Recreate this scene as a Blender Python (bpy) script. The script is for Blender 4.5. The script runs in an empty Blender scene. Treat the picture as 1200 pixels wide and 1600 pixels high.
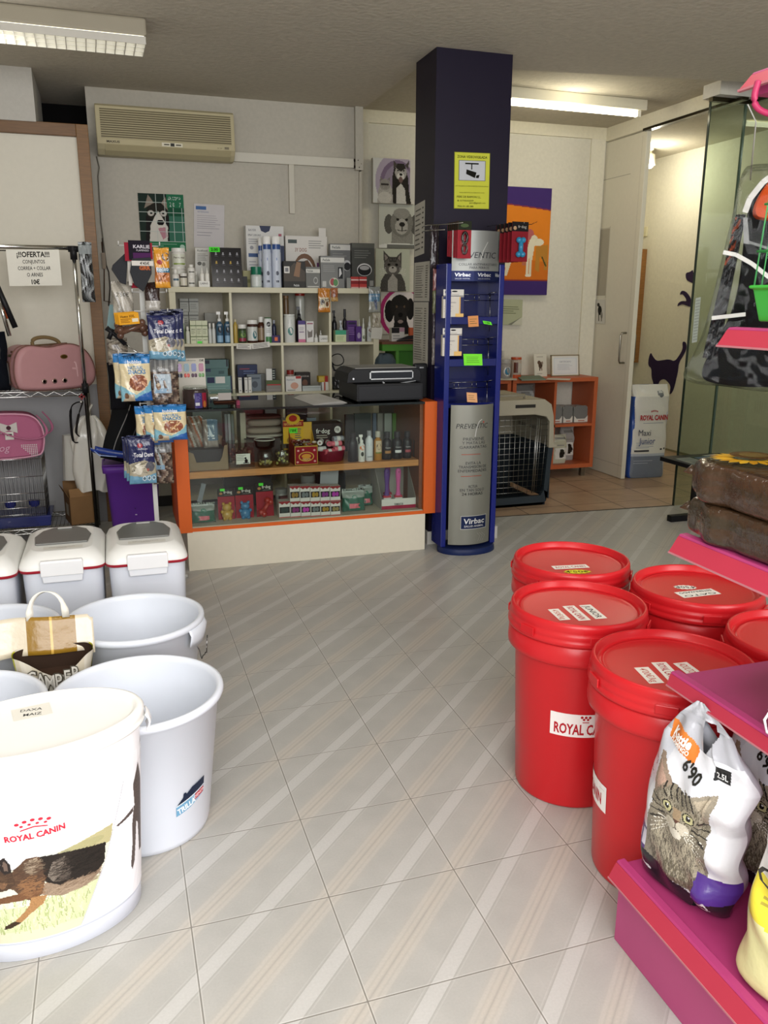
import bpy, math, random
import numpy as np
from mathutils import Matrix, Vector
random.seed(7); rng = np.random.default_rng(5)
scene = bpy.context.scene
COL = scene.collection
PI = math.pi
# ---------------------------------------------------------------- camera
H = 1.55
def _rot(y, p, r):
    cy, sy, cp, sp = math.cos(y), math.sin(y), math.cos(p), math.sin(p)
    f = np.array([sy*cp, cy*cp, -sp]); ri = np.array([cy, -sy, 0.]); u = np.cross(ri, f)
    c, s = math.cos(r), math.sin(r)
    return np.array([c*ri+s*u, -s*ri+c*u, f])
RC = _rot(math.radians(18.1118), math.radians(14.3108), math.radians(0.1997)); FP = 1281.97
cam_d = bpy.data.cameras.new('camera'); cam = bpy.data.objects.new('camera', cam_d); COL.objects.link(cam)
m = Matrix(((RC[0][0], RC[1][0], -RC[2][0], 0), (RC[0][1], RC[1][1], -RC[2][1], 0), (RC[0][2], RC[1][2], -RC[2][2], H), (0, 0, 0, 1)))
cam.matrix_world = m
cam_d.sensor_fit = 'VERTICAL'; cam_d.sensor_height = 36; cam_d.lens = FP*36/1600; cam_d.clip_start = 0.02
scene.camera = cam
CP = np.array([0, 0, H])
def ray(px, py): return RC.T @ np.array([(px-600)/FP, -(py-800)/FP, 1.])
def PY(px, py, y): d = ray(px, py); return CP+d*y/d[1]      # point seen there on the plane Y=y
def PZ(px, py, z): d = ray(px, py); return CP+d*(z-H)/d[2]
def PX(px, py, x): d = ray(px, py); return CP+d*x/d[0]
# ---------------------------------------------------------------- view, world, light
vs = scene.view_settings
scene.display_settings.display_device = 'sRGB'
vs.view_transform = 'Standard'; vs.look = 'None'; vs.gamma = 1; vs.use_curve_mapping = False
vs.exposure = -0.08
w = bpy.data.worlds.new('world'); scene.world = w; w.use_nodes = True
w.node_tree.nodes['Background'].inputs[0].default_value = (0.80, 0.88, 1.0, 1)
w.node_tree.nodes['Background'].inputs[1].default_value = 1.0
def area(name, loc, rot, sx, sy, energy, color):
    l = bpy.data.lights.new(name, 'AREA'); l.shape = 'RECTANGLE'; l.size = sx; l.size_y = sy; l.energy = energy; l.color = color
    o = bpy.data.objects.new(name, l); COL.objects.link(o); o.location = loc; o.rotation_euler = rot; return o
# daylight through the glazed shop front behind the camera
area('shopfront_daylight', (0.9, -0.75, 2.0), (math.radians(60), 0, 0), 4.6, 2.0, 250, (1.0, 0.99, 0.975))
# ---------------------------------------------------------------- materials
def lin(h):
    if isinstance(h, (tuple, list)): return tuple(h[:3])
    h = h.lstrip('#'); r = [int(h[i:i+2], 16)/255 for i in (0, 2, 4)]
    return tuple(c/12.92 if c <= .04045 else ((c+.055)/1.055)**2.4 for c in r)
MATS = {}
def mat(name, rough=.5, metal=0, spec=.5, bump=0, bscale=60, vary=0, coat=0, trans=0, ior=1.45, alpha=1, emit=0, stretch=None):
    m = bpy.data.materials.new(name); m.use_nodes = True; nt = m.node_tree; p = nt.nodes['Principled BSDF']
    a = nt.nodes.new('ShaderNodeVertexColor'); a.layer_name = 'Col'
    src = a.outputs[0]
    tc = nt.nodes.new('ShaderNodeTexCoord')
    n = nt.nodes.new('ShaderNodeTexNoise'); n.inputs['Scale'].default_value = bscale; n.inputs['Detail'].default_value = 4
    if stretch:
        mp = nt.nodes.new('ShaderNodeMapping'); mp.inputs['Scale'].default_value = stretch
        nt.links.new(tc.outputs['Object'], mp.inputs[0]); nt.links.new(mp.outputs[0], n.inputs['Vector'])
    else: nt.links.new(tc.outputs['Object'], n.inputs['Vector'])
    if vary:
        mx = nt.nodes.new('ShaderNodeMix'); mx.data_type = 'RGBA'; mx.blend_type = 'MULTIPLY'; mx.inputs[0].default_value = 1
        mr = nt.nodes.new('ShaderNodeMapRange'); mr.inputs[1].default_value = .3; mr.inputs[2].default_value = .7; mr.inputs[3].default_value = 1-vary; mr.inputs[4].default_value = 1.0
        nt.links.new(n.outputs[0], mr.inputs[0]); nt.links.new(src, mx.inputs[6]); nt.links.new(mr.outputs[0], mx.inputs[7]); src = mx.outputs[2]
    nt.links.new(src, p.inputs['Base Color'])
    p.inputs['Roughness'].default_value = rough; p.inputs['Metallic'].default_value = metal; p.inputs['Specular IOR Level'].default_value = spec
    p.inputs['Coat Weight'].default_value = coat; p.inputs['IOR'].default_value = ior; p.inputs['Transmission Weight'].default_value = trans; p.inputs['Alpha'].default_value = alpha
    if emit: nt.links.new(src, p.inputs['Emission Color']); p.inputs['Emission Strength'].default_value = emit
    if bump:
        b = nt.nodes.new('ShaderNodeBump'); b.inputs['Strength'].default_value = bump; b.inputs['Distance'].default_value = .01
        nt.links.new(n.outputs[0], b.inputs['Height']); nt.links.new(b.outputs[0], p.inputs['Normal'])
    MATS[name] = m; return m
mat('matte', .8, spec=.15, vary=.04, bscale=25)
mat('semi', .45, spec=.3, vary=.03, bscale=30)
mat('gloss', .15, vary=.02)
mat('paper', .8, spec=.2, vary=.05, bscale=12)
mat('plastic_white', .32, vary=.03, bscale=8)
mat('red_plastic', .30, spec=.45, bump=.03, bscale=300)
mat('metal_paint', .42, spec=.32, vary=.05, bscale=6)
mat('foil', .16, coat=.4, bump=.5, bscale=45)
mat('bag_plastic', .26, coat=.25, bump=.35, bscale=22)
mat('cloth', .95, spec=.1, bump=.4, bscale=400)
mat('chrome', .12, metal=1)
mat('steel', .32, metal=1, bump=.02)
mat('wood', .45, vary=.3, bscale=9, stretch=(1, 8, 12))
mat('plaster', .9, spec=.15, bump=.07, bscale=40, vary=.07)
mat('ceiling_plaster', .95, spec=.1, bump=.5, bscale=30, vary=.10)
mat('carton_board', .85, spec=.15, vary=.12, bscale=14)
mat('glow', .5, emit=1)
mat('tube_glow', .5, emit=9)
mat('panel_glow', .5, emit=3.2)
def glassm(name, tint, rough=0.0, mixf=.12, film=False):
    # thin sheet: mostly clear with a fresnel reflection
    m = bpy.data.materials.new(name); m.use_nodes = True; nt = m.node_tree; nt.nodes.clear()
    o = nt.nodes.new('ShaderNodeOutputMaterial'); t = nt.nodes.new('ShaderNodeBsdfTransparent'); t.inputs[0].default_value = (*lin(tint), 1)
    g = nt.nodes.new('ShaderNodeBsdfGlossy'); g.inputs['Roughness'].default_value = rough
    mx = nt.nodes.new('ShaderNodeMixShader'); f = nt.nodes.new('ShaderNodeFresnel'); f.inputs[0].default_value = 1.5
    if film:
        n = nt.nodes.new('ShaderNodeTexNoise'); n.inputs['Scale'].default_value = 9; n.inputs['Detail'].default_value = 2
        tc = nt.nodes.new('ShaderNodeTexCoord'); nt.links.new(tc.outputs['Object'], n.inputs['Vector'])
        b = nt.nodes.new('ShaderNodeBump'); b.inputs['Strength'].default_value = .8; b.inputs['Distance'].default_value = .03
        nt.links.new(n.outputs[0], b.inputs['Height']); nt.links.new(b.outputs[0], g.inputs['Normal']); nt.links.new(b.outputs[0], f.inputs['Normal'])
    ad = nt.nodes.new('ShaderNodeMath'); ad.operation = 'ADD'; ad.inputs[1].default_value = mixf-.04; ad.use_clamp = True
    nt.links.new(f.outputs[0], ad.inputs[0])
    ge = nt.nodes.new('ShaderNodeNewGeometry'); iv = nt.nodes.new('ShaderNodeMath'); iv.operation = 'SUBTRACT'; iv.inputs[0].default_value = 1; nt.links.new(ge.outputs['Backfacing'], iv.inputs[1])
    ml = nt.nodes.new('ShaderNodeMath'); ml.operation = 'MULTIPLY'; nt.links.new(ad.outputs[0], ml.inputs[0]); nt.links.new(iv.outputs[0], ml.inputs[1]); nt.links.new(ml.outputs[0], mx.inputs[0])
    nt.links.new(t.outputs[0], mx.inputs[1]); nt.links.new(g.outputs[0], mx.inputs[2]); nt.links.new(mx.outputs[0], o.inputs[0])
    MATS[name] = m
glassm('pane', 'F4F8F5', mixf=.04)
glassm('green_pane', 'E3ECE5', mixf=.08)
glassm('smoke_glass', '5A625F', mixf=.08)
glassm('clear_plastic', 'E8ECE9', rough=.08, mixf=.10)
glassm('film', 'F4F4F2', rough=.08, mixf=.01, film=True)
# ---------------------------------------------------------------- mesh builder
class B:
    def __init__(s): s.v = []; s.f = []; s.c = []; s.sm = []; s.mi = []; s.mn = []; s.M = None
    def mid(s, m):
        if m not in s.mn: s.mn.append(m)
        return s.mn.index(m)
    def add(s, vs, fs, col, sm=False, m=None):
        o = len(s.v)
        if s.M is not None: vs = [tuple(s.M @ Vector(v)) for v in vs]
        s.v += [tuple(v) for v in vs]
        many = isinstance(col, list)
        cl = None if many else lin(col)
        k = s.mid(m) if m else -1
        for i, f in enumerate(fs):
            s.f.append([o+j for j in f]); s.c.append(col[i] if many else cl); s.sm.append(sm); s.mi.append(k)
        return s
    def box(s, x0, x1, y0, y1, z0, z1, col, m=None, cols=None):
        vs = [(x, y, z) for x in (x0, x1) for y in (y0, y1) for z in (z0, z1)]
        fs = [(0, 1, 3, 2), (4, 6, 7, 5), (0, 4, 5, 1), (2, 3, 7, 6), (0, 2, 6, 4), (1, 5, 7, 3)]  # -x +x -y +y -z +z
        c = [lin(col)]*6 if not cols else [lin(cols.get(k, col)) for k in ('-x', '+x', '-y', '+y', '-z', '+z')]
        return s.add(vs, fs, c, m=m)
    def lathe(s, prof, col, n=24, c=(0, 0), sy=1.0, cap=True, m=None, sm=True, cols=None, ex=None):
        # prof: (r, z) pairs from bottom to top; ex: superellipse exponent
        vs = []
        for r, z in prof:
            for i in range(n):
                t = 2*PI*i/n; cx, cs = math.cos(t), math.sin(t)
                if ex: cx = math.copysign(abs(cx)**(2/ex), cx); cs = math.copysign(abs(cs)**(2/ex), cs)
                vs.append((c[0]+r*cx, c[1]+r*cs*sy, z))
        fs = []; cc = []
        for k in range(len(prof)-1):
            kc = lin(cols[k]) if cols else lin(col)
            for i in range(n):
                j = (i+1) % n; fs.append((k*n+i, k*n+j, (k+1)*n+j, (k+1)*n+i)); cc.append(kc)
        s.add(vs, fs, cc, sm, m)
        if cap:
            for k, rev in ((0, True), (len(prof)-1, False)):
                if prof[k][0] > 1e-5:
                    ring = vs[k*n:(k+1)*n]
                    s.add(ring, [list(range(n))[::-1] if rev else list(range(n))], cc[0] if rev else cc[-1], False, m)
        return s
    def tube(s, pts, r, col, n=8, m=None, closed=False, flat=1.0):
        P = [Vector(p) for p in pts]; N = len(P); vs = []; up = Vector((0, 0, 1))
        for i, p in enumerate(P):
            a = P[(i-1) % N] if (closed or i > 0) else P[i]; b = P[(i+1) % N] if (closed or i < N-1) else P[i]
            t = (b-a); t = t.normalized() if t.length > 1e-9 else Vector((0, 0, 1))
            q = up if abs(t.dot(up)) < .95 else Vector((0, 1, 0))
            u = t.cross(q).normalized(); v2 = u.cross(t).normalized()
            rr = r[i] if isinstance(r, (list, tuple)) else r
            for k in range(n):
                an = 2*PI*k/n; vs.append(tuple(p+u*math.cos(an)*rr+v2*math.sin(an)*rr*flat))
        fs = []
        for i in range(N if closed else N-1):
            j = (i+1) % N
            for k in range(n): l = (k+1) % n; fs.append((i*n+k, i*n+l, j*n+l, j*n+k))
        if not closed: fs += [list(range(n))[::-1], [(N-1)*n+k for k in range(n)]]
        return s.add(vs, fs, col, True, m)
    def prism(s, poly, a, b, col, axis='y', m=None, cols=None):
        # poly: 2D outline (ccw); extruded along axis from a to b
        def P(p, t): return (p[0], t, p[1]) if axis == 'y' else ((p[0], p[1], t) if axis == 'z' else (t, p[0], p[1]))
        n = len(poly); vs = [P(p, a) for p in poly]+[P(p, b) for p in poly]
        fs = [list(range(n)), [n+i for i in range(n)][::-1]]+[(i, n+i, n+(i+1) % n, (i+1) % n) for i in range(n)]
        return s.add(vs, fs, col, False, m)
    def grid(s, nu, nv, fn, cfn, sm=True, m=None, close=False, flip=False):
        vs = [fn(i/nu, j/nv) for j in range(nv+1) for i in range(nu+1)]
        fs = []; cc = []
        for j in range(nv):
            for i in range(nu):
                a = j*(nu+1)+i; q = (a, a+1, a+nu+2, a+nu+1)
                if cfn((i+.5)/nu, (j+.5)/nv) is None: continue
                fs.append(q[::-1] if flip else q); cc.append(cfn((i+.5)/nu, (j+.5)/nv))
        return s.add(vs, fs, cc, sm, m)
    def ball(s, c, r, col, n=12, k=8, sc=(1, 1, 1), m=None):
        return s.grid(n, k, lambda u, v: (c[0]+r*sc[0]*math.cos(2*PI*u)*math.sin(PI*v), c[1]+r*sc[1]*math.sin(2*PI*u)*math.sin(PI*v), c[2]-r*sc[2]*math.cos(PI*v)), lambda u, v: lin(col), m=m)
    def obj(s, name, parent=None, m='semi', loc=None, rz=0, bevel=0, seg=2, solid=0, sub=0, weld=False, rot=None):
        me = bpy.data.meshes.new(name); me.from_pydata(s.v, [], s.f)
        base = s.mid(m) if any(k < 0 for k in s.mi) or not s.mn else 0
        for k in s.mn: me.materials.append(MATS[k])
        me.polygons.foreach_set('material_index', [base if k < 0 else k for k in s.mi])
        me.polygons.foreach_set('use_smooth', s.sm)
        ca = me.color_attributes.new('Col', 'FLOAT_COLOR', 'CORNER')
        tot = np.array([len(f) for f in s.f]); arr = np.ones((tot.sum(), 4), np.float32)
        arr[:, :3] = np.repeat(np.array(s.c, np.float32), tot, axis=0)
        ca.data.foreach_set('color', arr.ravel())
        me.update()
        o = bpy.data.objects.new(name, me); COL.objects.link(o)
        if parent: o.parent = parent
        if loc is not None: o.location = [float(q) for q in loc]
        if rot is not None: o.rotation_euler = rot
        elif rz: o.rotation_euler = (0, 0, rz)
        if weld: w_ = o.modifiers.new('weld', 'WELD'); w_.merge_threshold = 1e-5
        if bevel:
            b = o.modifiers.new('bevel', 'BEVEL'); b.width = bevel; b.segments = seg; b.limit_method = 'ANGLE'; b.angle_limit = math.radians(50)
        if sub: q = o.modifiers.new('sub', 'SUBSURF'); q.levels = sub; q.render_levels = sub
        if solid: q = o.modifiers.new('solid', 'SOLIDIFY'); q.thickness = solid; q.offset = 0
        return o
def tag(o, label, cat, group=None, kind=None):
    if label: o['label'] = label
    if cat: o['category'] = cat
    if group: o['group'] = group
    if kind: o['kind'] = kind
    return o
def T(name, label, cat, loc, rz=0, group=None, rot=None):
    o = bpy.data.objects.new(name, None); o.empty_display_size = .05; COL.objects.link(o); o.location = [float(q) for q in loc]
    o.rotation_euler = rot if rot is not None else (0, 0, rz)
    return tag(o, label, cat, group)
def S(name, b, m='plaster', **k):
    o = b.obj(name, m=m, **k); o['kind'] = 'structure'; return o
def copy_tree(o, parent=None):
    c = o.copy(); COL.objects.link(c); c.parent = parent
    for ch in [q for q in bpy.data.objects if q.parent == o]: copy_tree(ch, c)
    return c
# ---------------------------------------------------------------- lettering and prints
_tx = {}
def letters(t, bold=0):
    k = (t, bold)
    if k in _tx: return _tx[k]
    def meshof(q):
        cu = bpy.data.curves.new('t', 'FONT'); cu.body = q; cu.fill_mode = 'FRONT'; cu.resolution_u = 2
        if bold: cu.offset = bold
        ob = bpy.data.objects.new('t', cu); me = ob.to_mesh()
        v = np.array([(p.co.x, p.co.y) for p in me.vertices]) if len(me.vertices) else np.zeros((0, 2))
        f = [tuple(p.vertices) for p in me.polygons]; ob.to_mesh_clear(); bpy.data.objects.remove(ob); bpy.data.curves.remove(cu)
        return v, f
    v, f = meshof(t)
    if len(v):
        v = v.copy(); v[:, 0] -= (v[:, 0].min()+v[:, 0].max())/2; v /= .70; v[:, 1] -= .5
    _tx[k] = (v, f); return _tx[k]
def sm(pts, k=2):
    for _ in range(k):
        q = [pts[0]]
        for i in range(len(pts)-1): a, c = pts[i], pts[i+1]; q += [tuple(a[j]*.75+c[j]*.25 for j in range(3)), tuple(a[j]*.25+c[j]*.75 for j in range(3))]
        pts = q+[pts[-1]]
    return pts
class P:
    """flat prints laid on a surface: mp(u, v, d) gives the point at (u, v) metres, d metres proud of it"""
    def __init__(s, b, mp, m=None, d0=.0004, step=.00022): s.b = b; s.mp = mp; s.m = m; s.d = d0; s.st = step
    def _a(s, pts, fs, col): s.b.add([s.mp(x, y, s.d) for x, y in pts], fs, col, False, s.m); s.d += s.st
    def poly(s, pts, col): s._a(pts, [list(range(len(pts)))], col)
    def rect(s, x0, y0, x1, y1, col, n=1):
        if n == 1: return s.poly([(x0, y0), (x1, y0), (x1, y1), (x0, y1)], col)
        pts = []; fs = []
        for i in range(n+1): x = x0+(x1-x0)*i/n; pts += [(x, y0), (x, y1)]
        s._a(pts, [(2*i, 2*i+2, 2*i+3, 2*i+1) for i in range(n)], col)
    def ell(s, cx, cy, rx, ry, col, an=0, n=20):
        c, q = math.cos(an), math.sin(an)
        s.poly([(cx+rx*math.cos(2*PI*i/n)*c-ry*math.sin(2*PI*i/n)*q, cy+rx*math.cos(2*PI*i/n)*q+ry*math.sin(2*PI*i/n)*c) for i in range(n)], col)
    def line(s, pts, w_, col):
        ps = []; fs = []
        for i in range(len(pts)-1):
            (x0, y0), (x1, y1) = pts[i], pts[i+1]; L = math.hypot(x1-x0, y1-y0) or 1; nx, ny = -(y1-y0)/L*w_/2, (x1-x0)/L*w_/2
            k = len(ps); ps += [(x0-nx, y0-ny), (x1-nx, y1-ny), (x1+nx, y1+ny), (x0+nx, y0+ny)]; fs.append((k, k+1, k+2, k+3))
        s._a(ps, fs, col)
    def text(s, t, cx, cy, h, col, an=0, sx=1, bold=0, w=None, slant=0, arc=0):
        v, f = letters(t, bold)
        if not len(v): return
        if w: sx = w/((v[:, 0].max()-v[:, 0].min())*h)
        c, q = math.cos(an), math.sin(an)
        X = v[:, 0]*h*sx+v[:, 1]*h*slant; Y = v[:, 1]*h-arc*(X/(.5*(w or .1)))**2
        s._a([(cx+x*c-y*q, cy+x*q+y*c) for x, y in zip(X, Y)], f, col)
    def lines(s, x0, y0, x1, y1, n, col, fr=.35, jit=.3):
        for i in range(n):
            y = y1-(i+.5)*(y1-y0)/n; h = (y1-y0)/n*fr/2; e = x1-(x1-x0)*jit*random.random()
            s.rect(x0, y-h, e, y+h, col)
def flat(o, a=(1, 0, 0), b=(0, 0, 1), n=(0, -1, 0)):
    o, a, b, n = map(Vector, (o, a, b, n)); a = a.normalized(); b = b.normalized(); n = n.normalized()
    return lambda u, v, d: tuple(o+a*u+b*v+n*d)
def cyl(r, c=(0, 0), a0=-PI/2, z0=0, rt=None, z1=1, sy=1):
    # arc length u measured from a0; optional taper to rt at z1
    def f(u, v, d):
        rr = r if rt is None else r+(rt-r)*(v/z1); t = a0+u/r
        return (c[0]+(rr+d)*math.cos(t), c[1]+(rr+d)*math.sin(t)*sy, z0+v)
    return f
class Cv:
    """small colour grid for photographic prints; painted face by face onto a mesh"""
    def __init__(s, w, h, W, H_, bg):
        s.w, s.h, s.W, s.H = w, h, W, H_; s.a = np.zeros((h, w, 3)); s.a[:] = lin(bg)
        s.X, s.Y = np.meshgrid((np.arange(w)+.5)/w*W, (np.arange(h)+.5)/h*H_)
    def put(s, mask, col, al=1, grain=0):
        c = np.array(lin(col)); n = 1+grain*(rng.random((s.h, s.w, 1))-.5) if grain else 1
        s.a = np.where(mask[..., None], s.a*(1-al)+c*al*n, s.a)
    def ell(s, cx, cy, rx, ry, col, an=0, **k):
        c, q = math.cos(an), math.sin(an); x, y = s.X-cx, s.Y-cy
        s.put(((x*c+y*q)/rx)**2+((-x*q+y*c)/ry)**2 < 1, col, **k)
    def poly(s, pts, col, **k):
        m = np.zeros((s.h, s.w), bool); n = len(pts)
        for i in range(n):
            (x0, y0), (x1, y1) = pts[i], pts[(i+1) % n]
            if y0 == y1: continue
            c = ((y0 > s.Y) != (y1 > s.Y)) & (s.X < (x1-x0)*(s.Y-y0)/(y1-y0)+x0); m ^= c
        s.put(m, col, **k)
    def rect(s, x0, y0, x1, y1, col, **k): s.put((s.X > x0) & (s.X < x1) & (s.Y > y0) & (s.Y < y1), col, **k)
    def line(s, pts, w_, col, **k):
        for i in range(len(pts)-1):
            (x0, y0), (x1, y1) = pts[i], pts[i+1]; dx, dy = x1-x0, y1-y0; L = dx*dx+dy*dy or 1
            t = np.clip(((s.X-x0)*dx+(s.Y-y0)*dy)/L, 0, 1)
            s.put((s.X-x0-t*dx)**2+(s.Y-y0-t*dy)**2 < (w_/2)**2, col, **k)
    def fur(s, cx, cy, rx, ry, col, n, l, an, wd, spread=.5, al=.6):
        for i in range(n):
            t = random.random()*2*PI; r = math.sqrt(random.random()); x = cx+rx*r*math.cos(t); y = cy+ry*r*math.sin(t)
            a = an+random.uniform(-spread, spread); s.line([(x, y), (x+l*math.cos(a), y+l*math.sin(a))], wd, col, al=al)
    def text(s, t, cx, cy, h, col, an=0, sx=1, bold=0):
        v, f = letters(t, bold); c, q = math.cos(an), math.sin(an)
        X = v[:, 0]*h*sx; Y = v[:, 1]*h; x = cx+X*c-Y*q; y = cy+X*q+Y*c; mk = np.zeros((s.h, s.w), bool)
        for g in f:
            for k in range(1, len(g)-1):
                ax, ay, bx, by, dx, dy = x[g[0]], y[g[0]], x[g[k]], y[g[k]], x[g[k+1]], y[g[k+1]]
                i0 = max(int(min(ax, bx, dx)/s.W*s.w)-1, 0); i1 = min(int(max(ax, bx, dx)/s.W*s.w)+2, s.w)
                j0 = max(int(min(ay, by, dy)/s.H*s.h)-1, 0); j1 = min(int(max(ay, by, dy)/s.H*s.h)+2, s.h)
                if i0 >= i1 or j0 >= j1: continue
                U = s.X[j0:j1, i0:i1]; V = s.Y[j0:j1, i0:i1]
                e = lambda px, py, qx, qy: (qx-px)*(V-py)-(qy-py)*(U-px)
                a_, b_, c_ = e(ax, ay, bx, by), e(bx, by, dx, dy), e(dx, dy, ax, ay)
                mk[j0:j1, i0:i1] |= ((a_ >= 0) & (b_ >= 0) & (c_ >= 0)) | ((a_ <= 0) & (b_ <= 0) & (c_ <= 0))
        s.put(mk, col)
    def at(s, u, v): return tuple(s.a[min(int(v*s.h), s.h-1), min(int(u*s.w), s.w-1)])
    def onto(s, b, mp, m=None, d=.0004, skip=None):
        if skip: skip = np.array(lin(skip))
        """lay on a surface with horizontal runs of one colour merged"""
        vs = []; fs = []; cc = []
        for j in range(s.h):
            i = 0
            while i < s.w:
                if skip is not None and np.allclose(s.a[j, i], skip, atol=1e-4): i += 1; continue
                k = i+1
                while k < s.w and k-i < 12 and np.array_equal(s.a[j, k], s.a[j, i]): k += 1
                x0, x1, y0, y1 = i/s.w*s.W, k/s.w*s.W, j/s.h*s.H, (j+1)/s.h*s.H
                o = len(vs); vs += [mp(x0, y0, d), mp(x1, y0, d), mp(x1, y1, d), mp(x0, y1, d)]; fs.append((o, o+1, o+2, o+3)); cc.append(tuple(s.a[j, i])); i = k
        b.add(vs, fs, cc, False, m)
# ================================================================ SETTING
def floor_mat():
    m = bpy.data.materials.new('striped_ceramic_tile'); m.use_nodes = True; nt = m.node_tree; p = nt.nodes['Principled BSDF']
    N = nt.nodes.new; L = nt.links.new
    tc = N('ShaderNodeTexCoord'); sp = N('ShaderNodeSeparateXYZ'); L(tc.outputs['Object'], sp.inputs[0])
    def M_(op, a, b=None, c=None):
        n = N('ShaderNodeMath'); n.operation = op
        for i, q in enumerate((a, b, c)):
            if q is None: continue
            if isinstance(q, (int, float)): n.inputs[i].default_value = q
            else: L(q, n.inputs[i])
        return n.outputs[0]
    u = M_('DIVIDE', M_('SUBTRACT', sp.outputs[0], .4480), .3625); v = M_('DIVIDE', M_('SUBTRACT', sp.outputs[1], 1.8345), .3578)
    t = M_('SUBTRACT', u, v)                       # stripes run along the tile diagonal
    fr = M_('FRACT', M_('ADD', t, 10.5))           # .5 = main diagonal, 0/1 = pale band
    d0 = M_('ABSOLUTE', M_('SUBTRACT', fr, .5))    # distance from the beige diagonal
    dw = M_('SUBTRACT', .5, d0)                    # distance from the pale band centre
    nz = N('ShaderNodeTexNoise'); nz.inputs['Scale'].default_value = 9; nz.inputs['Detail'].default_value = 6; L(tc.outputs['Object'], nz.inputs['Vector'])
    nf = N('ShaderNodeTexNoise'); nf.inputs['Scale'].default_value = 160; nf.inputs['Detail'].default_value = 3; L(tc.outputs['Object'], nf.inputs['Vector'])
    def mix(f, a, b):
        n = N('ShaderNodeMix'); n.data_type = 'RGBA'
        L(f, n.inputs[0])
        for i, q in ((6, a), (7, b)):
            if isinstance(q, str): n.inputs[i].default_value = (*lin(q), 1)
            else: L(q, n.inputs[i])
        return n.outputs[2]
    def band(x, e0, e1):      # 1 below e0 falling to 0 at e1
        n = N('ShaderNodeMapRange'); n.interpolation_type = 'SMOOTHSTEP'; L(x, n.inputs[0]); n.inputs[1].default_value = e0; n.inputs[2].default_value = e1; n.inputs[3].default_value = 1; n.inputs[4].default_value = 0; return n.outputs[0]
    c = mix(nz.outputs[0], 'A3A29D', 'B8B6B0')
    c = mix(M_('MULTIPLY', band(d0, .03, .19), M_('MULTIPLY', nz.outputs[0], 1.0)), c, 'B8AFA2')        # beige wash on the diagonal
    c = mix(M_('MULTIPLY', band(M_('ABSOLUTE', M_('SUBTRACT', d0, .035)), .006, .03), .5), c, 'C3BDB2')
    c = mix(M_('MULTIPLY', band(M_('ABSOLUTE', M_('SUBTRACT', d0, .09)), .01, .03), .35), c, 'C9C4BA')
    c = mix(M_('MULTIPLY', band(d0, .002, .012), .45), c, '9C9790')
    c = mix(M_('MULTIPLY', band(dw, .074, .084), .7), c, 'C6C5C1')                                        # pale band
    c = mix(M_('MULTIPLY', band(M_('ABSOLUTE', M_('SUBTRACT', dw, .080)), .003, .008), .55), c, '989790')     # its thin edges
    c = mix(M_('MULTIPLY', band(M_('ABSOLUTE', M_('SUBTRACT', dw, .102)), .002, .007), .35), c, 'C6C5C1')
    c = mix(M_('MULTIPLY', nf.outputs[0], .38), c, '918F89')
    gu = M_('ABSOLUTE', M_('SUBTRACT', M_('FRACT', M_('ADD', u, 20.5)), .5)); gv = M_('ABSOLUTE', M_('SUBTRACT', M_('FRACT', M_('ADD', v, 20.5)), .5))
    g = M_('MINIMUM', gu, gv)
    c = mix(M_('MULTIPLY', band(M_('ABSOLUTE', M_('SUBTRACT', g, .009)), .001, .004), .35), c, 'D2D0CA')
    c = mix(M_('MULTIPLY', band(g, .003, .0055), .8), c, '6E6A62')
    L(c, p.inputs['Base Color']); p.inputs['Roughness'].default_value = .34; p.inputs['Specular IOR Level'].default_value = .45
    rr = N('ShaderNodeMapRange'); L(nz.outputs[0], rr.inputs[0]); rr.inputs[3].default_value = .26; rr.inputs[4].default_value = .48; L(rr.outputs[0], p.inputs['Roughness'])
    b = N('ShaderNodeBump'); b.inputs['Strength'].default_value = .25; b.inputs['Distance'].default_value = .002
    L(M_('ADD', M_('MULTIPLY', band(g, .003, .008), -1), M_('MULTIPLY', nf.outputs[0], .25)), b.inputs['Height']); L(b.outputs[0], p.inputs['Normal'])
    MATS['floor_tile'] = m
floor_mat()
def terra_mat():
    m = bpy.data.materials.new('terracotta_tile'); m.use_nodes = True; nt = m.node_tree; p = nt.nodes['Principled BSDF']; N = nt.nodes.new; L = nt.links.new
    tc = N('ShaderNodeTexCoord'); br = N('ShaderNodeTexBrick'); mp = N('ShaderNodeMapping'); mp.inputs['Rotation'].default_value = (0, 0, .03); mp.inputs['Location'].default_value = (.12, .1, 0)
    L(tc.outputs['Object'], mp.inputs[0]); L(mp.outputs[0], br.inputs['Vector'])
    br.offset = 0; br.inputs['Scale'].default_value = 1; br.inputs['Brick Width'].default_value = .41; br.inputs['Row Height'].default_value = .41; br.inputs['Mortar Size'].default_value = .005
    for i, h in ((1, 'AE9378'), (2, 'A2866B'), (3, '5A4A3C')): br.inputs[i].default_value = (*lin(h), 1)
    n = N('ShaderNodeTexNoise'); n.inputs['Scale'].default_value = 7; n.inputs['Detail'].default_value = 5; L(tc.outputs['Object'], n.inputs['Vector'])
    mx = N('ShaderNodeMix'); mx.data_type = 'RGBA'; mx.blend_type = 'MULTIPLY'; mx.inputs[0].default_value = .5; L(br.outputs[0], mx.inputs[6]); L(n.outputs[0], mx.inputs[7]); 
    hs = N('ShaderNodeHueSaturation'); hs.inputs['Value'].default_value = 1.35; L(mx.outputs[2], hs.inputs['Color']); L(hs.outputs[0], p.inputs['Base Color'])
    p.inputs['Roughness'].default_value = .35; MATS['terracotta'] = m
terra_mat()
WHT = 'BDB9AE'; CREAM = 'CFCBBC'
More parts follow.
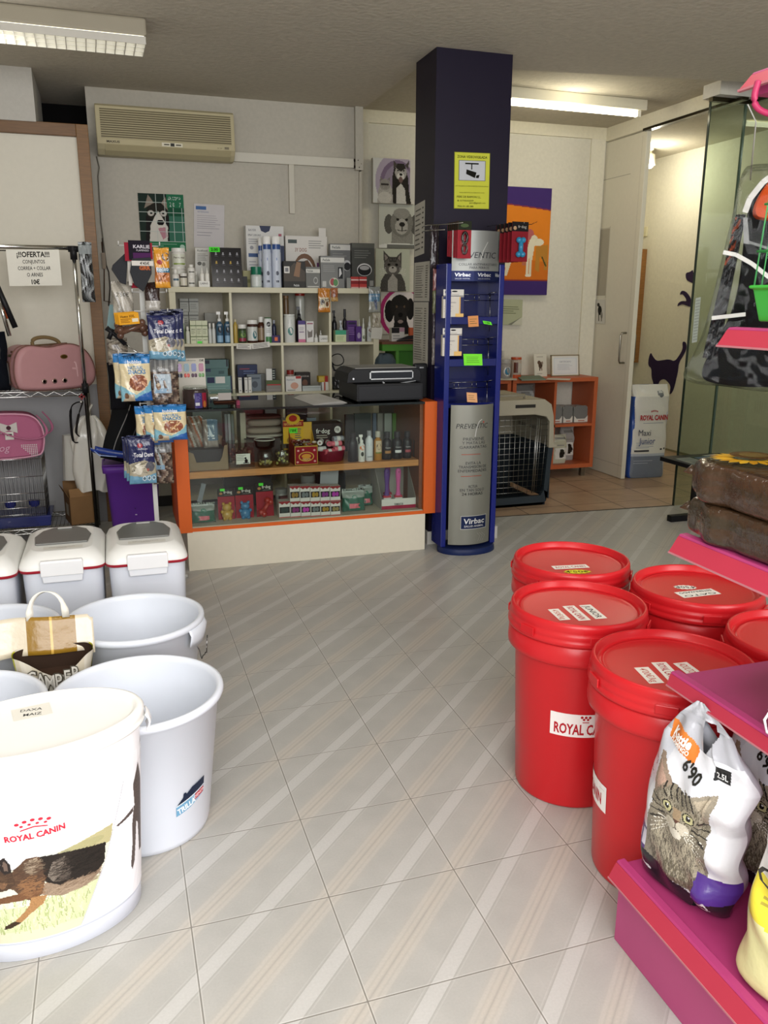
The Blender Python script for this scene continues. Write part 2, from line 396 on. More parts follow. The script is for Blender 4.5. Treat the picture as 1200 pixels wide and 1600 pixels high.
# floors
b = B(); b.prism([(-1.7, -1.2), (4.6, -1.2), (4.6, 5.26), (4.14, 5.288), (2.645, 5.377), (2.39, 5.39), (1.95, 5.39), (1.95, 7.3), (-1.7, 7.3)], -.06, 0, 'B8B6B0', axis='z'); S('floor', b, 'floor_tile')
b = B(); b.prism([(1.95, 5.39), (2.645, 5.377), (4.14, 5.288), (4.6, 5.26), (5.72, 5.2), (5.72, 8.3), (1.95, 8.3)], -.06, .001, 'B98C62', axis='z'); S('floor', b, 'terracotta')
b = B(); b.prism([(2.40, 5.387), (2.645, 5.372), (4.14, 5.283), (4.14, 5.293), (2.645, 5.382), (2.40, 5.397)], 0, .004, '4A4238', axis='z'); S('trim_1', b, 'semi')
# ceilings
b = B(); b.prism([(-1.7, -1.2), (4.6, -1.2), (4.6, 4.87), (4.111, 4.938), (2.54, 5.165), (1.95, 5.2), (1.95, 7.3), (-1.7, 7.3)], 2.975, 3.2, 'C2BBAC', axis='z'); S('ceiling', b, 'ceiling_plaster')
b = B(); b.prism([(1.95, 5.2), (2.54, 5.165), (4.111, 4.938), (4.6, 4.87), (5.72, 4.8), (5.72, 8.3), (1.95, 8.3)], 3.05, 3.2, 'BDB6A4', axis='z'); S('ceiling', b, 'ceiling_plaster')
# walls
b = B(); b.box(-.043, 1.93, 6.48, 6.62, 0, 2.975, 'B7B2A6'); S('wall_back', b)
b = B(); b.box(1.87, 1.93, 6.44, 6.479, 2.53, 2.975, 'B5B1A6'); S('trim_5', b)
b = B(); b.box(1.55, 4.36, 6.88, 7.0, 0, 3.05, CREAM); b.box(1.93, 4.30, 6.855, 6.88, 2.955, 3.05, 'D8D2BC'); b.box(1.93, 2.10, 6.855, 6.88, 0, 2.955, 'CFCABA'); b.box(4.16, 4.30, 6.86, 6.88, 0, 2.955, 'DAD5C2'); S('wall_rear', b)
b = B(); b.box(-1.7, 1.6, 7.1, 7.2, 0, 2.975, '0E0D0D'); S('wall_dark_void', b, 'matte')  # painted black to stand for the darkness of the opening
b = B(); b.box(-1.8, -1.7, -1.2, 7.3, 0, 3.1, WHT); S('wall_left', b)
b = B(); b.box(4.6, 4.7, -1.2, 3.2, 0, 3.2, WHT); S('wall_right', b)
b = B(); b.box(5.69, 5.8, 3.0, 8.4, 0, 3.1, 'D6D1C0'); S('wall_far', b)
b = B(); b.box(4.33, 5.8, 8.25, 8.35, 0, 3.1, 'CFC9B4'); b.box(4.7, 5.8, 3.0, 3.1, 0, 3.1, WHT); b.box(4.36, 4.40, 6.9, 8.3, 0, 3.1, 'D6D0BA'); S('wall_side', b)
b = B(); b.box(4.33, 5.69, 3.0, 5.25, -.06, .001, 'B98C62'); S('floor', b, 'terracotta')
b = B(); b.box(4.6, 5.72, 3.0, 4.86, 3.0, 3.2, 'BDB6A4'); S('ceiling', b, 'ceiling_plaster')
# shop front behind the camera: sill, header and posts around the glazing
b = B(); b.box(-1.7, 4.6, -1.3, -1.2, 0, .25, WHT); b.box(-1.7, 4.6, -1.3, -1.2, 2.75, 3.1, WHT); b.box(1.4, 1.5, -1.3, -1.2, .25, 2.75, '6E6E6E'); S('wall_front', b)
# beam above the sliding door, and track
b = B(); b.box(4.30, 4.40, 5.29, 6.88, 2.94, 3.05, 'D9D3BE'); b.box(4.29, 4.345, 5.15, 6.3, 2.925, 2.945, '3D382C', m='steel'); S('trim_2', b)
b = B(); b.box(4.14, 4.46, 5.27, 5.31, 2.93, 2.96, '4D483A'); b.box(4.445, 4.475, 3.2, 5.29, 2.93, 2.97, '4D483A'); b.box(4.14, 4.46, 5.20, 5.38, 2.96, 3.05, 'C9C6BC', m='plaster'); b.box(4.43, 4.5, 3.2, 5.29, 2.97, 3.05, 'C9C6BC', m='plaster'); S('trim_3', b, 'steel')
# sliding door panel
d = B(); d.box(4.318, 4.36, 6.276, 6.92, .004, 2.93, 'D3CEBC')
PD = P(d, flat((4.318, 6.92, 0), (0, -1, 0), (0, 0, 1), (-1, 0, 0)), d0=.0005)
PD.rect(.004, .12, .64, .124, 'A8A392'); PD.rect(.585, .02, .589, 2.90, 'B9B4A2'); PD.rect(.0, 2.62, .45, 2.625, '9A9585')
PD.rect(.02, 1.62, .19, 2.20, 'A39C8B'); PD.rect(.19, 1.60, .20, 2.22, 'BBB5A4'); PD.rect(.02, 2.20, .20, 2.21, 'BBB5A4')
door = S('door_1', d, 'semi', bevel=.003)
for sx in (4.318, 4.36):
    h = B(); s_ = -1 if sx < 4.33 else 1
    ya = 6.36; z0, z1 = PX(963, 566, 4.30)[2], PX(970, 520, 4.30)[2]
    h.tube([(sx, ya, z0), (sx+s_*.045, ya, z0), (sx+s_*.055, ya, z0+.02), (sx+s_*.055, ya, z1-.02), (sx+s_*.045, ya, z1), (sx, ya, z1)], .009, '9A968A', m='steel')
    h.obj('door_handle', parent=door)
# glass partition beside the opening and its return
b = B(); b.box(4.141, 4.44, 5.285, 5.295, 0, 2.93, 'FFFFFF'); w1 = S('window_1', b, 'green_pane')
b = B(); b.box(4.137, 4.143, 5.280, 5.300, 0, 2.93, '26332B'); b.obj('glass_edge', parent=w1, m='gloss')
b = B(); b.box(4.445, 4.455, 3.2, 5.285, 0, 2.93, 'FFFFFF'); w2 = S('window_2', b, 'green_pane')
b = B(); b.box(4.437, 4.449, 5.280, 5.300, 0, 2.93, '4A5A50'); b.obj('glass_edge', parent=w2, m='gloss')
# pillar with white skirting
b = B(); b.box(1.904, 2.388, 4.875, 5.215, .10, 3.0, '160F24'); 
b.box(1.904, 2.388, 4.875, 5.215, 0, .10, '160F24'); S('wall_pillar', b, 'semi')
b = B(); b.box(1.892, 2.400, 4.863, 5.227, 0, .085, 'C4C1BA'); S('baseboard_pillar', b, 'semi')
# room baseboards
b = B(); b.box(-.04, 1.93, 6.465, 6.48, 0, .08, '2A2725'); S('baseboard_back', b, 'semi')
b = B(); b.box(5.675, 5.69, 5.3, 8.25, 0, .02, '8D8468'); S('baseboard_far', b, 'semi')
b = B(); b.box(2.0, 4.3, 6.865, 6.88, 0.002, .07, 'B9B098'); S('baseboard_rear', b, 'semi')
# boxed-in duct high on the left, tall white panel in a wooden frame
b = B(); b.box(-1.7, -.35, 6.10, 6.9, 2.66, 2.975, 'BDBAB2'); S('trim_4', b)
b = B(); b.box(-1.6, -.105, 6.135, 6.16, .99, 2.60, 'D3CEBF'); b.box(-1.6, -.105, 6.135, 6.16, 0, .99, '9C9C9E'); pt = b.obj('wall_panel', m='semi'); tag(pt, 'tall cream white board panel in a brown wooden frame behind the chrome rack', 'panel')  # lower part coloured grey-blue for the shade behind the rack
b = B(); b.box(-.115, -.04, 6.10, 6.17, 0, 2.665, '805A2E'); b.box(-1.6, -.115, 6.10, 6.17, 2.59, 2.665, '73502A'); b.obj('frame', parent=pt, m='wood', bevel=.003)
# cable trunking on the back wall
b = B(); b.box(.95, 1.86, 6.45, 6.479, 2.545, 2.61, 'C9C5B8'); ct = b.obj('cable_trunking', m='semi', bevel=.003); tag(ct, 'long cream cable trunking running right from the air conditioner', 'trunking')
b = B(); b.box(1.355, 1.395, 6.455, 6.48, 2.20, 2.545, 'C2BDAF'); b.obj('drop_section', parent=ct, m='semi', bevel=.002)
b = B(); b.tube([(1.86, 6.46, 2.60), (1.89, 6.45, 2.60), (1.91, 6.46, 2.58)], .012, '2B241E'); b.tube([(1.86, 6.46, 2.575), (1.92, 6.45, 2.575)], .012, '6E675C'); b.tube([(1.86, 6.46, 2.555), (1.90, 6.45, 2.55), (1.915, 6.46, 2.53)], .012, '2B241E'); b.obj('cable_end', parent=ct)
b = B(); b.tube([(1.905, 6.47, 2.53), (1.903, 6.47, 2.3), (1.90, 6.47, 2.0), (1.902, 6.47, 1.7)], .0025, '8B877C'); q = b.obj('wire'); tag(q, 'thin wire running down the back wall beside the animal posters', 'wire')
b = B(); b.tube([(.0, 6.47, 2.53), (.012, 6.465, 2.46), (.0, 6.465, 2.40), (-.005, 6.465, 2.1), (.01, 6.465, 1.8)], .004, '6E6A60'); q = b.obj('wire'); tag(q, 'wire hanging down the wall beneath the left end of the air conditioner', 'wire')

# air conditioner
ac = T('air_conditioner', 'yellowed wall air conditioner with ribbed front, high on back wall', 'air conditioner', (.475, 6.478, 2.53))
W2 = .465
b = B(); b.prism([(-.18, .06), (-.16, .30), (-.14, .315), (0, .315), (0, 0), (-.10, 0), (-.15, .03)][::-1], -W2, W2, 'B8AE8C', axis='x'); b.obj('casing', parent=ac, bevel=.006)
b = B()
for i in range(13):
    z = .095+i*.0145; y = -.18-(-.02)*(z-.06)/.24; b.box(-W2+.03, W2-.025, y-.004, y+.002, z, z+.0075, 'A59B78')
for i in range(13):
    z = .1025+i*.0145; y = -.18-(-.02)*(z-.06)/.24; b.box(-W2+.03, W2-.025, y-.001, y+.002, z, z+.007, '5A5138')
b.obj('front_grille', parent=ac)
b = B(); b.prism([(-.178, .055), (-.15, .022), (-.105, -.002), (-.10, .002), (-.145, .028), (-.172, .058)], -W2+.05, W2-.03, 'A99F7D', axis='x'); b.obj('air_flap', parent=ac)
b = B(); Pa = P(b, flat((0, -.1815, .075), (1, 0, 0), (0, 0, 1), (0, -1, 0)), d0=.001)
Pa.text('MAXUS', -.36, 0, .014, '3A3526', sx=1.3, bold=.02); Pa.rect(-.04, -.012, .10, .012, 'D8D3BD'); Pa.rect(.018, -.01, .045, .01, '1E1C16'); Pa.rect(-.025, -.004, .01, .004, '4B4636'); Pa.rect(.055, -.004, .09, .004, '4B4636'); Pa.rect(.39, -.009, .42, .006, '77705A'); Pa.text('AC 120', .355, -.004, .007, '5A543F'); b.obj('control_display', parent=ac)

# ceiling light, left
lt = T('ceiling_light', 'surface mounted twin fluorescent fitting with louvre at top left of shop', 'ceiling light', (-.45, 4.88, 2.975), rz=.02)
b = B(); b.box(-.75, .745, 0, .24, -.085, 0, '9F9886'); b.obj('housing', parent=lt, bevel=.012, m='metal_paint')
b = B(); b.box(-.73, .73, .01, .235, -.088, -.0855, 'F6F4E8', m='panel_glow'); b.obj('fluorescent_tubes', parent=lt, m='panel_glow')
b = B()
for i in range(31): x = -.735+i*.049; b.box(x, x+.004, .005, .24, -.125, -.088, 'B5B2A8')
for y in (.004, .075, .15, .238): b.box(-.735, .738, y, y+.004, -.125, -.088, 'C9C6BC')
b.obj('louvre', parent=lt, m='semi')
# unseen copy of the fitting, added to brighten the front of the shop
f2 = copy_tree(lt); f2.location = (.75, 1.9, 2.975); f2['label'] = 'added unseen fluorescent fitting over the front of the shop, above the viewer'
area('added_fill_light', (.75, 2.0, 2.83), (0, 0, 0), 1.4, .2, 14, (1, .98, .94))
# reception fluorescent
lt = T('ceiling_light', 'single fluorescent batten glowing on the reception ceiling right of the pillar', 'ceiling light', (3.33, 5.87, 3.05), rz=.03)
b = B(); b.box(-.68, .68, -.04, .04, -.075, 0, 'D8D2BC'); b.obj('batten', parent=lt, bevel=.006)
b = B(); b.tube([(-.61, 0, -.098), (.61, 0, -.098)], .021, 'FFF6D8', n=12, m='tube_glow'); b.obj('fluorescent_tube', parent=lt, m='tube_glow')
b = B(); b.box(-.64, -.61, -.02, .02, -.12, -.07, 'E8E4D4'); b.box(.61, .64, -.02, .02, -.12, -.07, 'E8E4D4'); b.obj('lamp_holder', parent=lt)
def bulb(loc, e, col, r=.05, name='lamp_and_fill_light'):
    l = bpy.data.lights.new(name, 'POINT'); l.energy = e; l.color = col; l.shadow_soft_size = r; o = bpy.data.objects.new(name, l); COL.objects.link(o); o.location = loc; return o
# far room spotlight
p0 = PX(1017, 229, 5.6)
lt = T('spotlight', 'small white spotlight lit at the ceiling of the room behind the sliding door', 'spotlight', (5.25, 7.55, 3.05))
b = B(); b.lathe([(.03, 0), (.03, -.02), (.012, -.03), (.012, -.06)], 'C9C4B4', n=12); b.obj('mount', parent=lt)
b = B(); b.lathe([(.055, -.16), (.045, -.06), (.02, -.05)], 'D8D4C6', n=16, cap=False); b.obj('lamp_head', parent=lt)
b = B(); b.ball((0, 0, -.15), .042, 'FFF8E0', m='tube_glow'); b.obj('light_bulb', parent=lt, m='tube_glow')
bulb((5.15, 7.4, 2.80), 20, (1, .94, .78))
bulb((5.15, 4.6, 2.75), 12, (1, .98, .9))  # added point light without a fitting, brightens the room behind the glass
bulb((3.33, 5.87, 2.90), 17, (1, .94, .78), .2)
bulb((-.45, 5.0, 2.78), 7, (1, .98, .92), .2)
# ================================================================ LEFT TUBS
def hitcyl(px, py, cx, cy, r, z=None):
    d = ray(px, py); ox, oy = -cx, -cy; A_ = d[0]**2+d[1]**2; Bq = 2*(ox*d[0]+oy*d[1]); Cq = ox*ox+oy*oy-r*r
    D = max(Bq*Bq-4*A_*Cq, 0); t = (-Bq-math.sqrt(D))/(2*A_); p = CP+d*t
    return math.atan2(p[1]-cy, p[0]-cx), p[2]
def tub_body(seed=0):
    b = B(); pr = [(.178, 0), (.184, .004), (.188, .02), (.232, .415), (.245, .420), (.249, .430), (.247, .440), (.238, .444), (.229, .440), (.226, .425), (.182, .025), (.178, .018)]
    b.lathe(pr, 'DCE1EA', n=72, cap=False); n = 72
    b.lathe([(.001, .016), (.178, .018)], 'D5DAE3', n=72, cap=False); b.lathe([(.178, 0), (.001, 0)], 'C8CCD4', n=72, cap=False)
    return b
tubs = [(.000, 2.335, 'round white open tub with a blue roof sticker, nearest the aisle'),
        (.008, 2.945, 'round white open tub with a wire bail handle at its right, behind the sticker tub'),
        (-.497, 2.375, 'round white open tub cut off by left edge, beside the sticker tub'),
        (-.49, 2.98, 'round white open tub at left edge behind the open paper sack')]
first = None
for i, (x, y, lb) in enumerate(tubs):
    t = T('storage_tub', lb, 'tub', (x, y, 0), group='open white tubs on the left')
    if first is None: first = tub_body().obj('tub_body', parent=t, m='plastic_white'); o = first
    else: o = first.copy(); COL.objects.link(o); o.parent = t
    # moulded ear with handle pivot
    for sg, an in (((1, -.45), (-1, PI-.45)) if i in (1, 3) else ()):
        e = B()
        e.grid(12, 3, lambda u, v: ((.246+.010*math.sin(PI*min(v*1.2, 1)))*math.cos(an+(u-.5)*.62), (.246+.010*math.sin(PI*min(v*1.2, 1)))*math.sin(an+(u-.5)*.62), .425-.060*v-.012*math.sin(PI*u)*v), lambda u, v: lin('DCE1EA'), m='plastic_white')
        e.obj('handle_ear', parent=t, m='plastic_white', solid=.003)
    if i in (1, 3):
        an = -.45; hw = []
        for k in range(9):
            a = an-.2+.4*k/8; rr = .258; hw.append((rr*math.cos(a), rr*math.sin(a), .36-.055*math.sin(PI*k/8)-.02*(k in (2, 6))))
        e = B(); e.tube(hw, .0022, '8C8C8C', n=6, m='chrome'); e.obj('wire_handle', parent=t, m='chrome')
    if i == 0:
        r_at = lambda z: .188+(.232-.188)*(z-.02)/.395
        a_, z_ = hitcyl(302, 1247, x, y, .212)
        e = B(); mp = cyl(r_at(z_)+.0005, a0=a_, z0=z_, rt=r_at(z_+.1)+.0005, z1=.1); p = P(e, mp, d0=.0008)
        # small house-shaped brand sticker
        k = Cv(120, 96, .12, .096, 'DCE1EA'); k.poly([(.008, .040), (.030, .062), (.032, .076), (.040, .076), (.042, .070), (.062, .084), (.114, .092), (.114, .060), (.062, .052)], '16223A')
        k.poly([(.008, .038), (.060, .050), (.060, .018), (.008, .006)], '6FA3C4'); k.poly([(.060, .050), (.114, .062), (.114, .040), (.060, .018)], '8FB6CF'); k.line([(.008, .040), (.060, .052), (.114, .064)], .003, 'E8EEF2')
        k.poly([(.074, .052), (.112, .060), (.112, .040), (.074, .032)], 'B5303A'); k.text('TRILLA', .044, .028, .018, 'F4F7FA', an=.24, sx=.8, bold=.03); k.text('DENON', .094, .046, .009, 'F4D9D9', an=.22, bold=.03)
        k.onto(e, lambda u, v, d: mp(u-.06, v-.048, d), d=.0012, skip='DCE1EA')
        e.obj('sticker', parent=t, m='semi')
# pails with a printed wrap and lid
rc = T('feed_tub', 'white oval pet food tub with lid, running dog picture and red crown logo', 'tub', (-.243, 1.981, 0), rz=.185)
RA, RB = .256, .160; SYR = RB/RA
b = B(); b.lathe([(.208, 0), (.214, .003), (.2165, .05), (.2175, .056), (.217, .0565), (.244, .50), (.246, .525)], 'E4E6EC', n=96, sy=SYR, cap=True, cols=['D9DDE8', 'D9DDE8', 'B9BDC8', 'ECECF0', 'F2F2F4', 'F2F2F4'])
b.obj('tub_body', parent=rc, m='plastic_white')
b = B(); b.lathe([(.247, .518), (.256, .520), (.259, .528), (.254, .532), (.257, .538), (.258, .552), (.252, .560), (.243, .562), (.236, .558), (.233, .5515), (.228, .551), (.001, .551)], 'F2F1EC', n=96, sy=SYR, cap=False)
p = P(b, flat((0, 0, .5515), (1, 0, 0), (0, 1, 0), (0, 0, 1)), d0=.0006)
lp = PZ(50, 1113, .5515)-np.array([-.243, 1.981, 0]); ca, sa = math.cos(-.185), math.sin(-.185); lx, ly = lp[0]*ca-lp[1]*sa, lp[0]*sa+lp[1]*ca
an = math.atan2(*(PZ(60, 1112, .55)-PZ(38, 1115, .55))[1::-1])-.185
p.rect(lx-.045, ly-.030, lx+.045, ly+.035, 'E6E3D8'); p.text('DAXA', lx, ly+.014, .013, '3A3A3A', an=an, bold=.01); p.text('MAIZ', lx, ly-.012, .013, '3A3A3A', an=an, bold=.01)
b.obj('lid', parent=rc, m='plastic_white')
for s_ in (0, PI):
    b = B(); aa = -.12+s_
    b.grid(8, 4, lambda u, v: ((.262+.010*math.sin(PI*v))*math.cos(aa+(u-.5)*.3), (.262+.010*math.sin(PI*v))*math.sin(aa+(u-.5)*.3)*SYR, .535-.045*v), lambda u, v: lin('F0F0F0')); b.obj('lid_clip', parent=rc, m='plastic_white', solid=.004)
# printed wrap: seen from the aisle side
U0 = .10; Wd, Hd = .50, .40
cv = Cv(290, 225, Wd, Hd, 'F3F3F5')
o_ = lambda pts: [(u-U0, v) for u, v in pts]
cv.poly(o_([(.10, -.01), (.326, -.01), (.385, .15), (.405, .225), (.36, .235), (.31, .228), (.27, .215), (.20, .20), (.10, .19)]), 'D9D8C4')
cv.poly(o_([(.27, .215), (.31, .228), (.36, .240), (.405, .245), (.40, .20), (.30, .19)]), 'B4AC80'); cv.ell(.345-U0, .222, .04, .012, '9C996F', al=.6); cv.ell(.29-U0, .222, .03, .010, '8D8C74', al=.5)
cv.poly(o_([(.10, -.01), (.326, -.01), (.372, .12), (.34, .125), (.25, .10), (.10, .10)]), 'C5CBA2'); cv.poly(o_([(.10, -.01), (.326, -.01), (.334, .025), (.10, .035)]), 'D2CDB2')
for k in range(420):
    u = random.uniform(.11, .35); v = random.uniform(.02, .11)
    if u < .325+v*.35: cv.line([(u-U0, v), (u-U0+random.uniform(-.005, .005), v+.014)], .0018, random.choice(['B4BE88', 'D8DBB8', '9FAA74', 'D9CFA9']))
D_ = lambda pts, col, gr=.35: cv.poly(o_(pts), col, grain=gr)
D_([(.262, .125), (.30, .105), (.345, .108), (.372, .128), (.38, .15), (.33, .15), (.28, .16)], '8F7B68')
D_([(.250, .232), (.285, .226), (.33, .218), (.388, .203), (.383, .150), (.365, .132), (.33, .138), (.30, .135), (.276, .155), (.262, .19)], '241E1A')
D_([(.290, .205), (.312, .212), (.302, .165), (.288, .150), (.280, .17)], '766C62')
D_([(.222, .200), (.250, .232), (.270, .230), (.276, .165), (.268, .125), (.250, .112), (.236, .122), (.222, .150), (.205, .162)], '5B4434')
D_([(.244, .222), (.268, .229), (.262, .195), (.246, .190)], '9C8C78')
D_([(.236, .165), (.258, .170), (.258, .135), (.240, .130)], '7E5A3E')
D_([(.250, .125), (.276, .118), (.268, .098), (.246, .078), (.222, .052), (.200, .042), (.196, .048), (.214, .060), (.234, .084), (.244, .10)], 'A37A50')
D_([(.226, .056), (.208, .044), (.192, .040), (.196, .050), (.214, .062)], '3A2C20')
D_([(.272, .145), (.262, .122), (.235, .118), (.205, .116), (.175, .112), (.172, .124), (.205, .134), (.24, .140)], '6E4C34')
D_([(.180, .128), (.172, .108), (.162, .108), (.165, .126)], '2A211A')
D_([(.224, .198), (.212, .212), (.196, .205), (.176, .182), (.158, .160), (.160, .148), (.186, .146), (.210, .152), (.226, .165)], '4A382C')
D_([(.214, .172), (.198, .176), (.186, .160), (.206, .156)], '7A5A42')
D_([(.222, .200), (.222, .222), (.214, .243), (.206, .238), (.203, .210), (.210, .196)], '2A2422'); cv.poly(o_([(.217, .205), (.217, .224), (.212, .234), (.209, .222), (.211, .206)]), '6B5A50')
for u_, v_, ru, rv, c_, n_ in ((.245, .18, .028, .045, '4A362A', 160), (.248, .15, .022, .03, '8A6444', 90), (.255, .205, .014, .02, '8A7A66', 60), (.25, .20, .02, .02, '4E3C30', 50), (.298, .175, .016, .03, '5A5048', 90), (.30, .19, .03, .03, '2A231E', 110), (.33, .125, .045, .015, '7A6552', 110), (.32, .12, .045, .012, 'A08C76', 70), (.34, .18, .04, .03, '15110E', 90), (.19, .175, .025, .02, '5E4836', 60), (.235, .085, .03, .02, '000000', 0)):
    cv.fur(u_-U0, v_, ru, rv, c_, n_, .010, .15, .0020)
cv.line(o_([(.326, -.01), (.385, .15), (.408, .235), (.437, .342)]), .0028, 'BFBFC6')
cv.poly(o_([(.327, -.01), (.387, .15), (.410, .235), (.439, .345), (.60, .40), (.60, -.01)]), 'EFEEF1')
for pts in ([(.470, .31), (.497, .36), (.52, .30), (.52, .10), (.500, .10), (.492, .19), (.480, .20)], [(.472, .25), (.486, .235), (.480, .16), (.472, .09), (.462, .070), (.456, .085), (.463, .14), (.464, .20)], [(.470, .235), (.418, .226), (.414, .231), (.468, .247)]):
    cv.poly(o_(pts), '564B47', grain=.8)
hx, hy = hitcyl(103, 1300, -.243, 1.981, .19)
def wrapmap(u, v, d):
    # u 0..Wd across the wrap (angle), v up
    a = -PI*1.05+(u+U0)/.60*PI*1.12; z = .058+v; r = .217+(.244-.217)*(z-.056)/.444
    return ((r+d)*math.cos(a), (r+d)*math.sin(a)*SYR, z)
b = B(); cv.onto(b, wrapmap, d=.0012)
pw = P(b, wrapmap, d0=.0018)
lx, ly = .268-U0, .290
pw.text('ROYAL CANIN', lx, ly, .0150, 'C8283C', an=.03, w=.097, bold=.045, arc=-.003)
for k in range(5): pw.ell(lx-.026+k*.0125, ly+.036+.006*math.sin(PI*k/4), .0040, .0040, 'C8283C', n=10)
for k in range(4): pw.ell(lx-.019+k*.0125, ly+.028+.004*math.sin(PI*(k+.5)/4), .0030, .0030, 'C8283C', n=10)
pw.poly([(lx-.022, ly+.017), (lx, ly+.0225), (lx+.022, ly+.017), (lx+.021, ly+.0205), (lx, ly+.026), (lx-.021, ly+.0205)], 'C8283C')
b.obj('printed_wrap', parent=rc, m='semi')

# ---------------------------------------------------------------- flap lid bins
def flap_bin(x, y, lb, rz, txt):
    t = T('feed_bin', lb, 'bin', (x, y, 0), rz=rz, group='white feed bins with grey flap lids')
    b = B(); hw = .155; D = .24
    def ring(wd, dp, z, r=.05):
        o = []
        for cx, cy, a in ((wd-r, -dp+r, -PI/2), (wd-r, dp-r, 0), (-wd+r, dp-r, PI/2), (-wd+r, -dp+r, PI)):
            for k in range(6): o.append((cx+r*math.cos(a+PI/2*k/5), cy+r*math.sin(a+PI/2*k/5), z))
        return o
    def loft(b, rings, col, cols=None, top=True, bot=True):
        n = len(rings[0]); vs = [p for r in rings for p in r]; fs = []; cc = []
        for k in range(len(rings)-1):
            for i in range(n): j = (i+1) % n; fs.append((k*n+i, k*n+j, (k+1)*n+j, (k+1)*n+i)); cc.append(lin(cols[k] if cols else col))
        b.add(vs, fs, cc, True)
        if top: b.add(rings[-1], [list(range(n))], cols[-1] if cols else col)
        if bot: b.add(rings[0], [list(range(n))[::-1]], cols[0] if cols else col)
    loft(b, [ring(hw-.012, D-.012, 0), ring(hw-.003, D-.003, .005), ring(hw+.008, D+.008, .435)], 'DDE2EC'); b.obj('bin_body', parent=t, m='plastic_white')
    b = B(); loft(b, [ring(hw+.010, D+.010, .436), ring(hw+.020, D+.020, .438), ring(hw+.021, D+.021, .449)], 'B02838'); b.obj('red_gasket', parent=t, m='semi')
    b = B(); loft(b, [ring(hw+.019, D+.019, .4495), ring(hw+.018, D+.018, .462), ring(hw+.004, D+.006, .492, .06), ring(hw-.022, D-.03, .512, .06), ring(hw-.030, D-.042, .516, .06)], 'F0F0EC')
    p = P(b, flat((0, 0, .5165), (1, 0, 0), (0, 1, 0), (0, 0, 1)))
    p.rect(-.075, -.178, .085, -.138, 'E3E1D8'); 
    for k, s_ in enumerate(txt): p.text(s_, 0, -.150-.014*k, .0065, '4A4A48', w=.05+.008*len(txt[0])/2 if k == 0 else .04)
    b.obj('lid', parent=t, m='plastic_white')
    b = B(); b.prism([(-.112, -.105), (.105, -.105), (.118, .02), (.095, .115), (.05, .165), (-.05, .165), (-.095, .115), (-.122, .02)], .5165, .5245, '6C6D69', axis='z'); fl = b.obj('flap', parent=t, m='plastic_white', bevel=.004)
    b = B(); b.box(-.032, .032, .128, .148, .524, .531, 'A2A29E'); b.obj('flap_grip', parent=fl, m='plastic_white', bevel=.003)
    b = B(); b.box(-.085, .085, -D-.036, -D-.012, .425, .487, 'F0F1F2'); b.box(-.083, .083, -D-.034, -D-.012, .484, .492, 'F0F1F2'); b.prism([(-.078, .395), (.078, .395), (.083, .43), (-.083, .43)], -D-.030, -D-.016, 'E8EBF0', axis='y'); b.obj('latch', parent=t, m='plastic_white', bevel=.003)
flap_bin(.082, 3.82, 'white feed bin with grey flap lid and red rim, right one of three', .0, ['PIENSO DESCOMER', 'CACHORROS'])
flap_bin(-.268, 3.835, 'white feed bin with grey flap lid and red rim, middle one of three', .0, ['MARDNUTRITION', 'ADULTO'])
flap_bin(-.618, 3.80, 'white feed bin with grey flap lid, cut off by the left edge', .0, ['PIENSO', 'GATO'])

# ---------------------------------------------------------------- open paper sack between the tubs
sk = T('paper_sack', 'open cream and gold pet food sack with white handle standing between the tubs', 'sack', (-.250, 2.66, 0))
b = B()
def sackp(u, v):   # loop u around, v up
    t = 2*PI*u; cx, sy_ = math.cos(t), math.sin(t); ex = 3.2
    x = math.copysign(abs(cx)**(2/ex), cx)*(.045+.075*v); y = math.copysign(abs(sy_)**(2/ex), sy_)*(.015+.040*v)
    z = v*.462
    if sy_ < 0: z -= v*v*.070*math.exp(-((x-.01)/.07)**2)
    return (x+.004*math.sin(9*v+5*u*6), y+.003*math.sin(13*v+u*20), z)
cols_ = ['D9D2C0', 'D3C9B2', 'DDD6C6']
b.grid(56, 16, sackp, lambda u, v: lin('C9C83A') if (v > .70 and (abs(u-.02) < .05 or abs(u-.5) < .045)) else lin(cols_[int(u*23) % 3]))
ms = lambda u, v, d: (u*1.0, -(.015+.040*(v/.462))*1.0-.006-d, v)
p = P(b, ms, d0=.002)
for k, ch in enumerate('CAMPER'):
    x = -.066+k*.0265; p.text(ch, x+.001, .372+.010*abs(k-2.4)-.001, .056, '4F4A40', bold=.05, sx=.62); p.text(ch, x, .373+.010*abs(k-2.4), .050, 'DAD6CC', bold=.01, sx=.6)
b.obj('sack_body', parent=sk, m='bag_plastic')
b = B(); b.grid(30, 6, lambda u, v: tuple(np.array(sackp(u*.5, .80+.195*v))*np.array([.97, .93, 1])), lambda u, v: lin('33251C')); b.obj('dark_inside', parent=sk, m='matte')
b = B(); b.grid(20, 3, lambda u, v: ((.108)*math.cos(2*PI*u)*v, .046*math.sin(2*PI*u)*v, .372+.012*v), lambda u, v: lin('3A2A20')); b.obj('contents', parent=sk, m='matte')
b = B()
def flapp(u, v):
    x = -.19+.315*u; return (x, .034+.006*math.sin(u*9)+.04*v, .440+.110*v-.012*(1-u)*(1-v)+.006*math.sin(u*5)-.012*(u > .95))
b.grid(40, 8, flapp, lambda u, v: lin('8A6820') if .36 < u < .83 and not (.575 < u < .60) else (lin('C9A24E') if .575 < u < .60 else lin('CFC4AE')))
b.obj('folded_flap', parent=sk, m='bag_plastic', solid=.0015)
b = B(); hp = []
for k in range(15):
    a = PI*k/14; hp.append((.0-.055*math.cos(a)-.012+.0, .070, .545+.095*math.sin(a)**.8))
vs = []
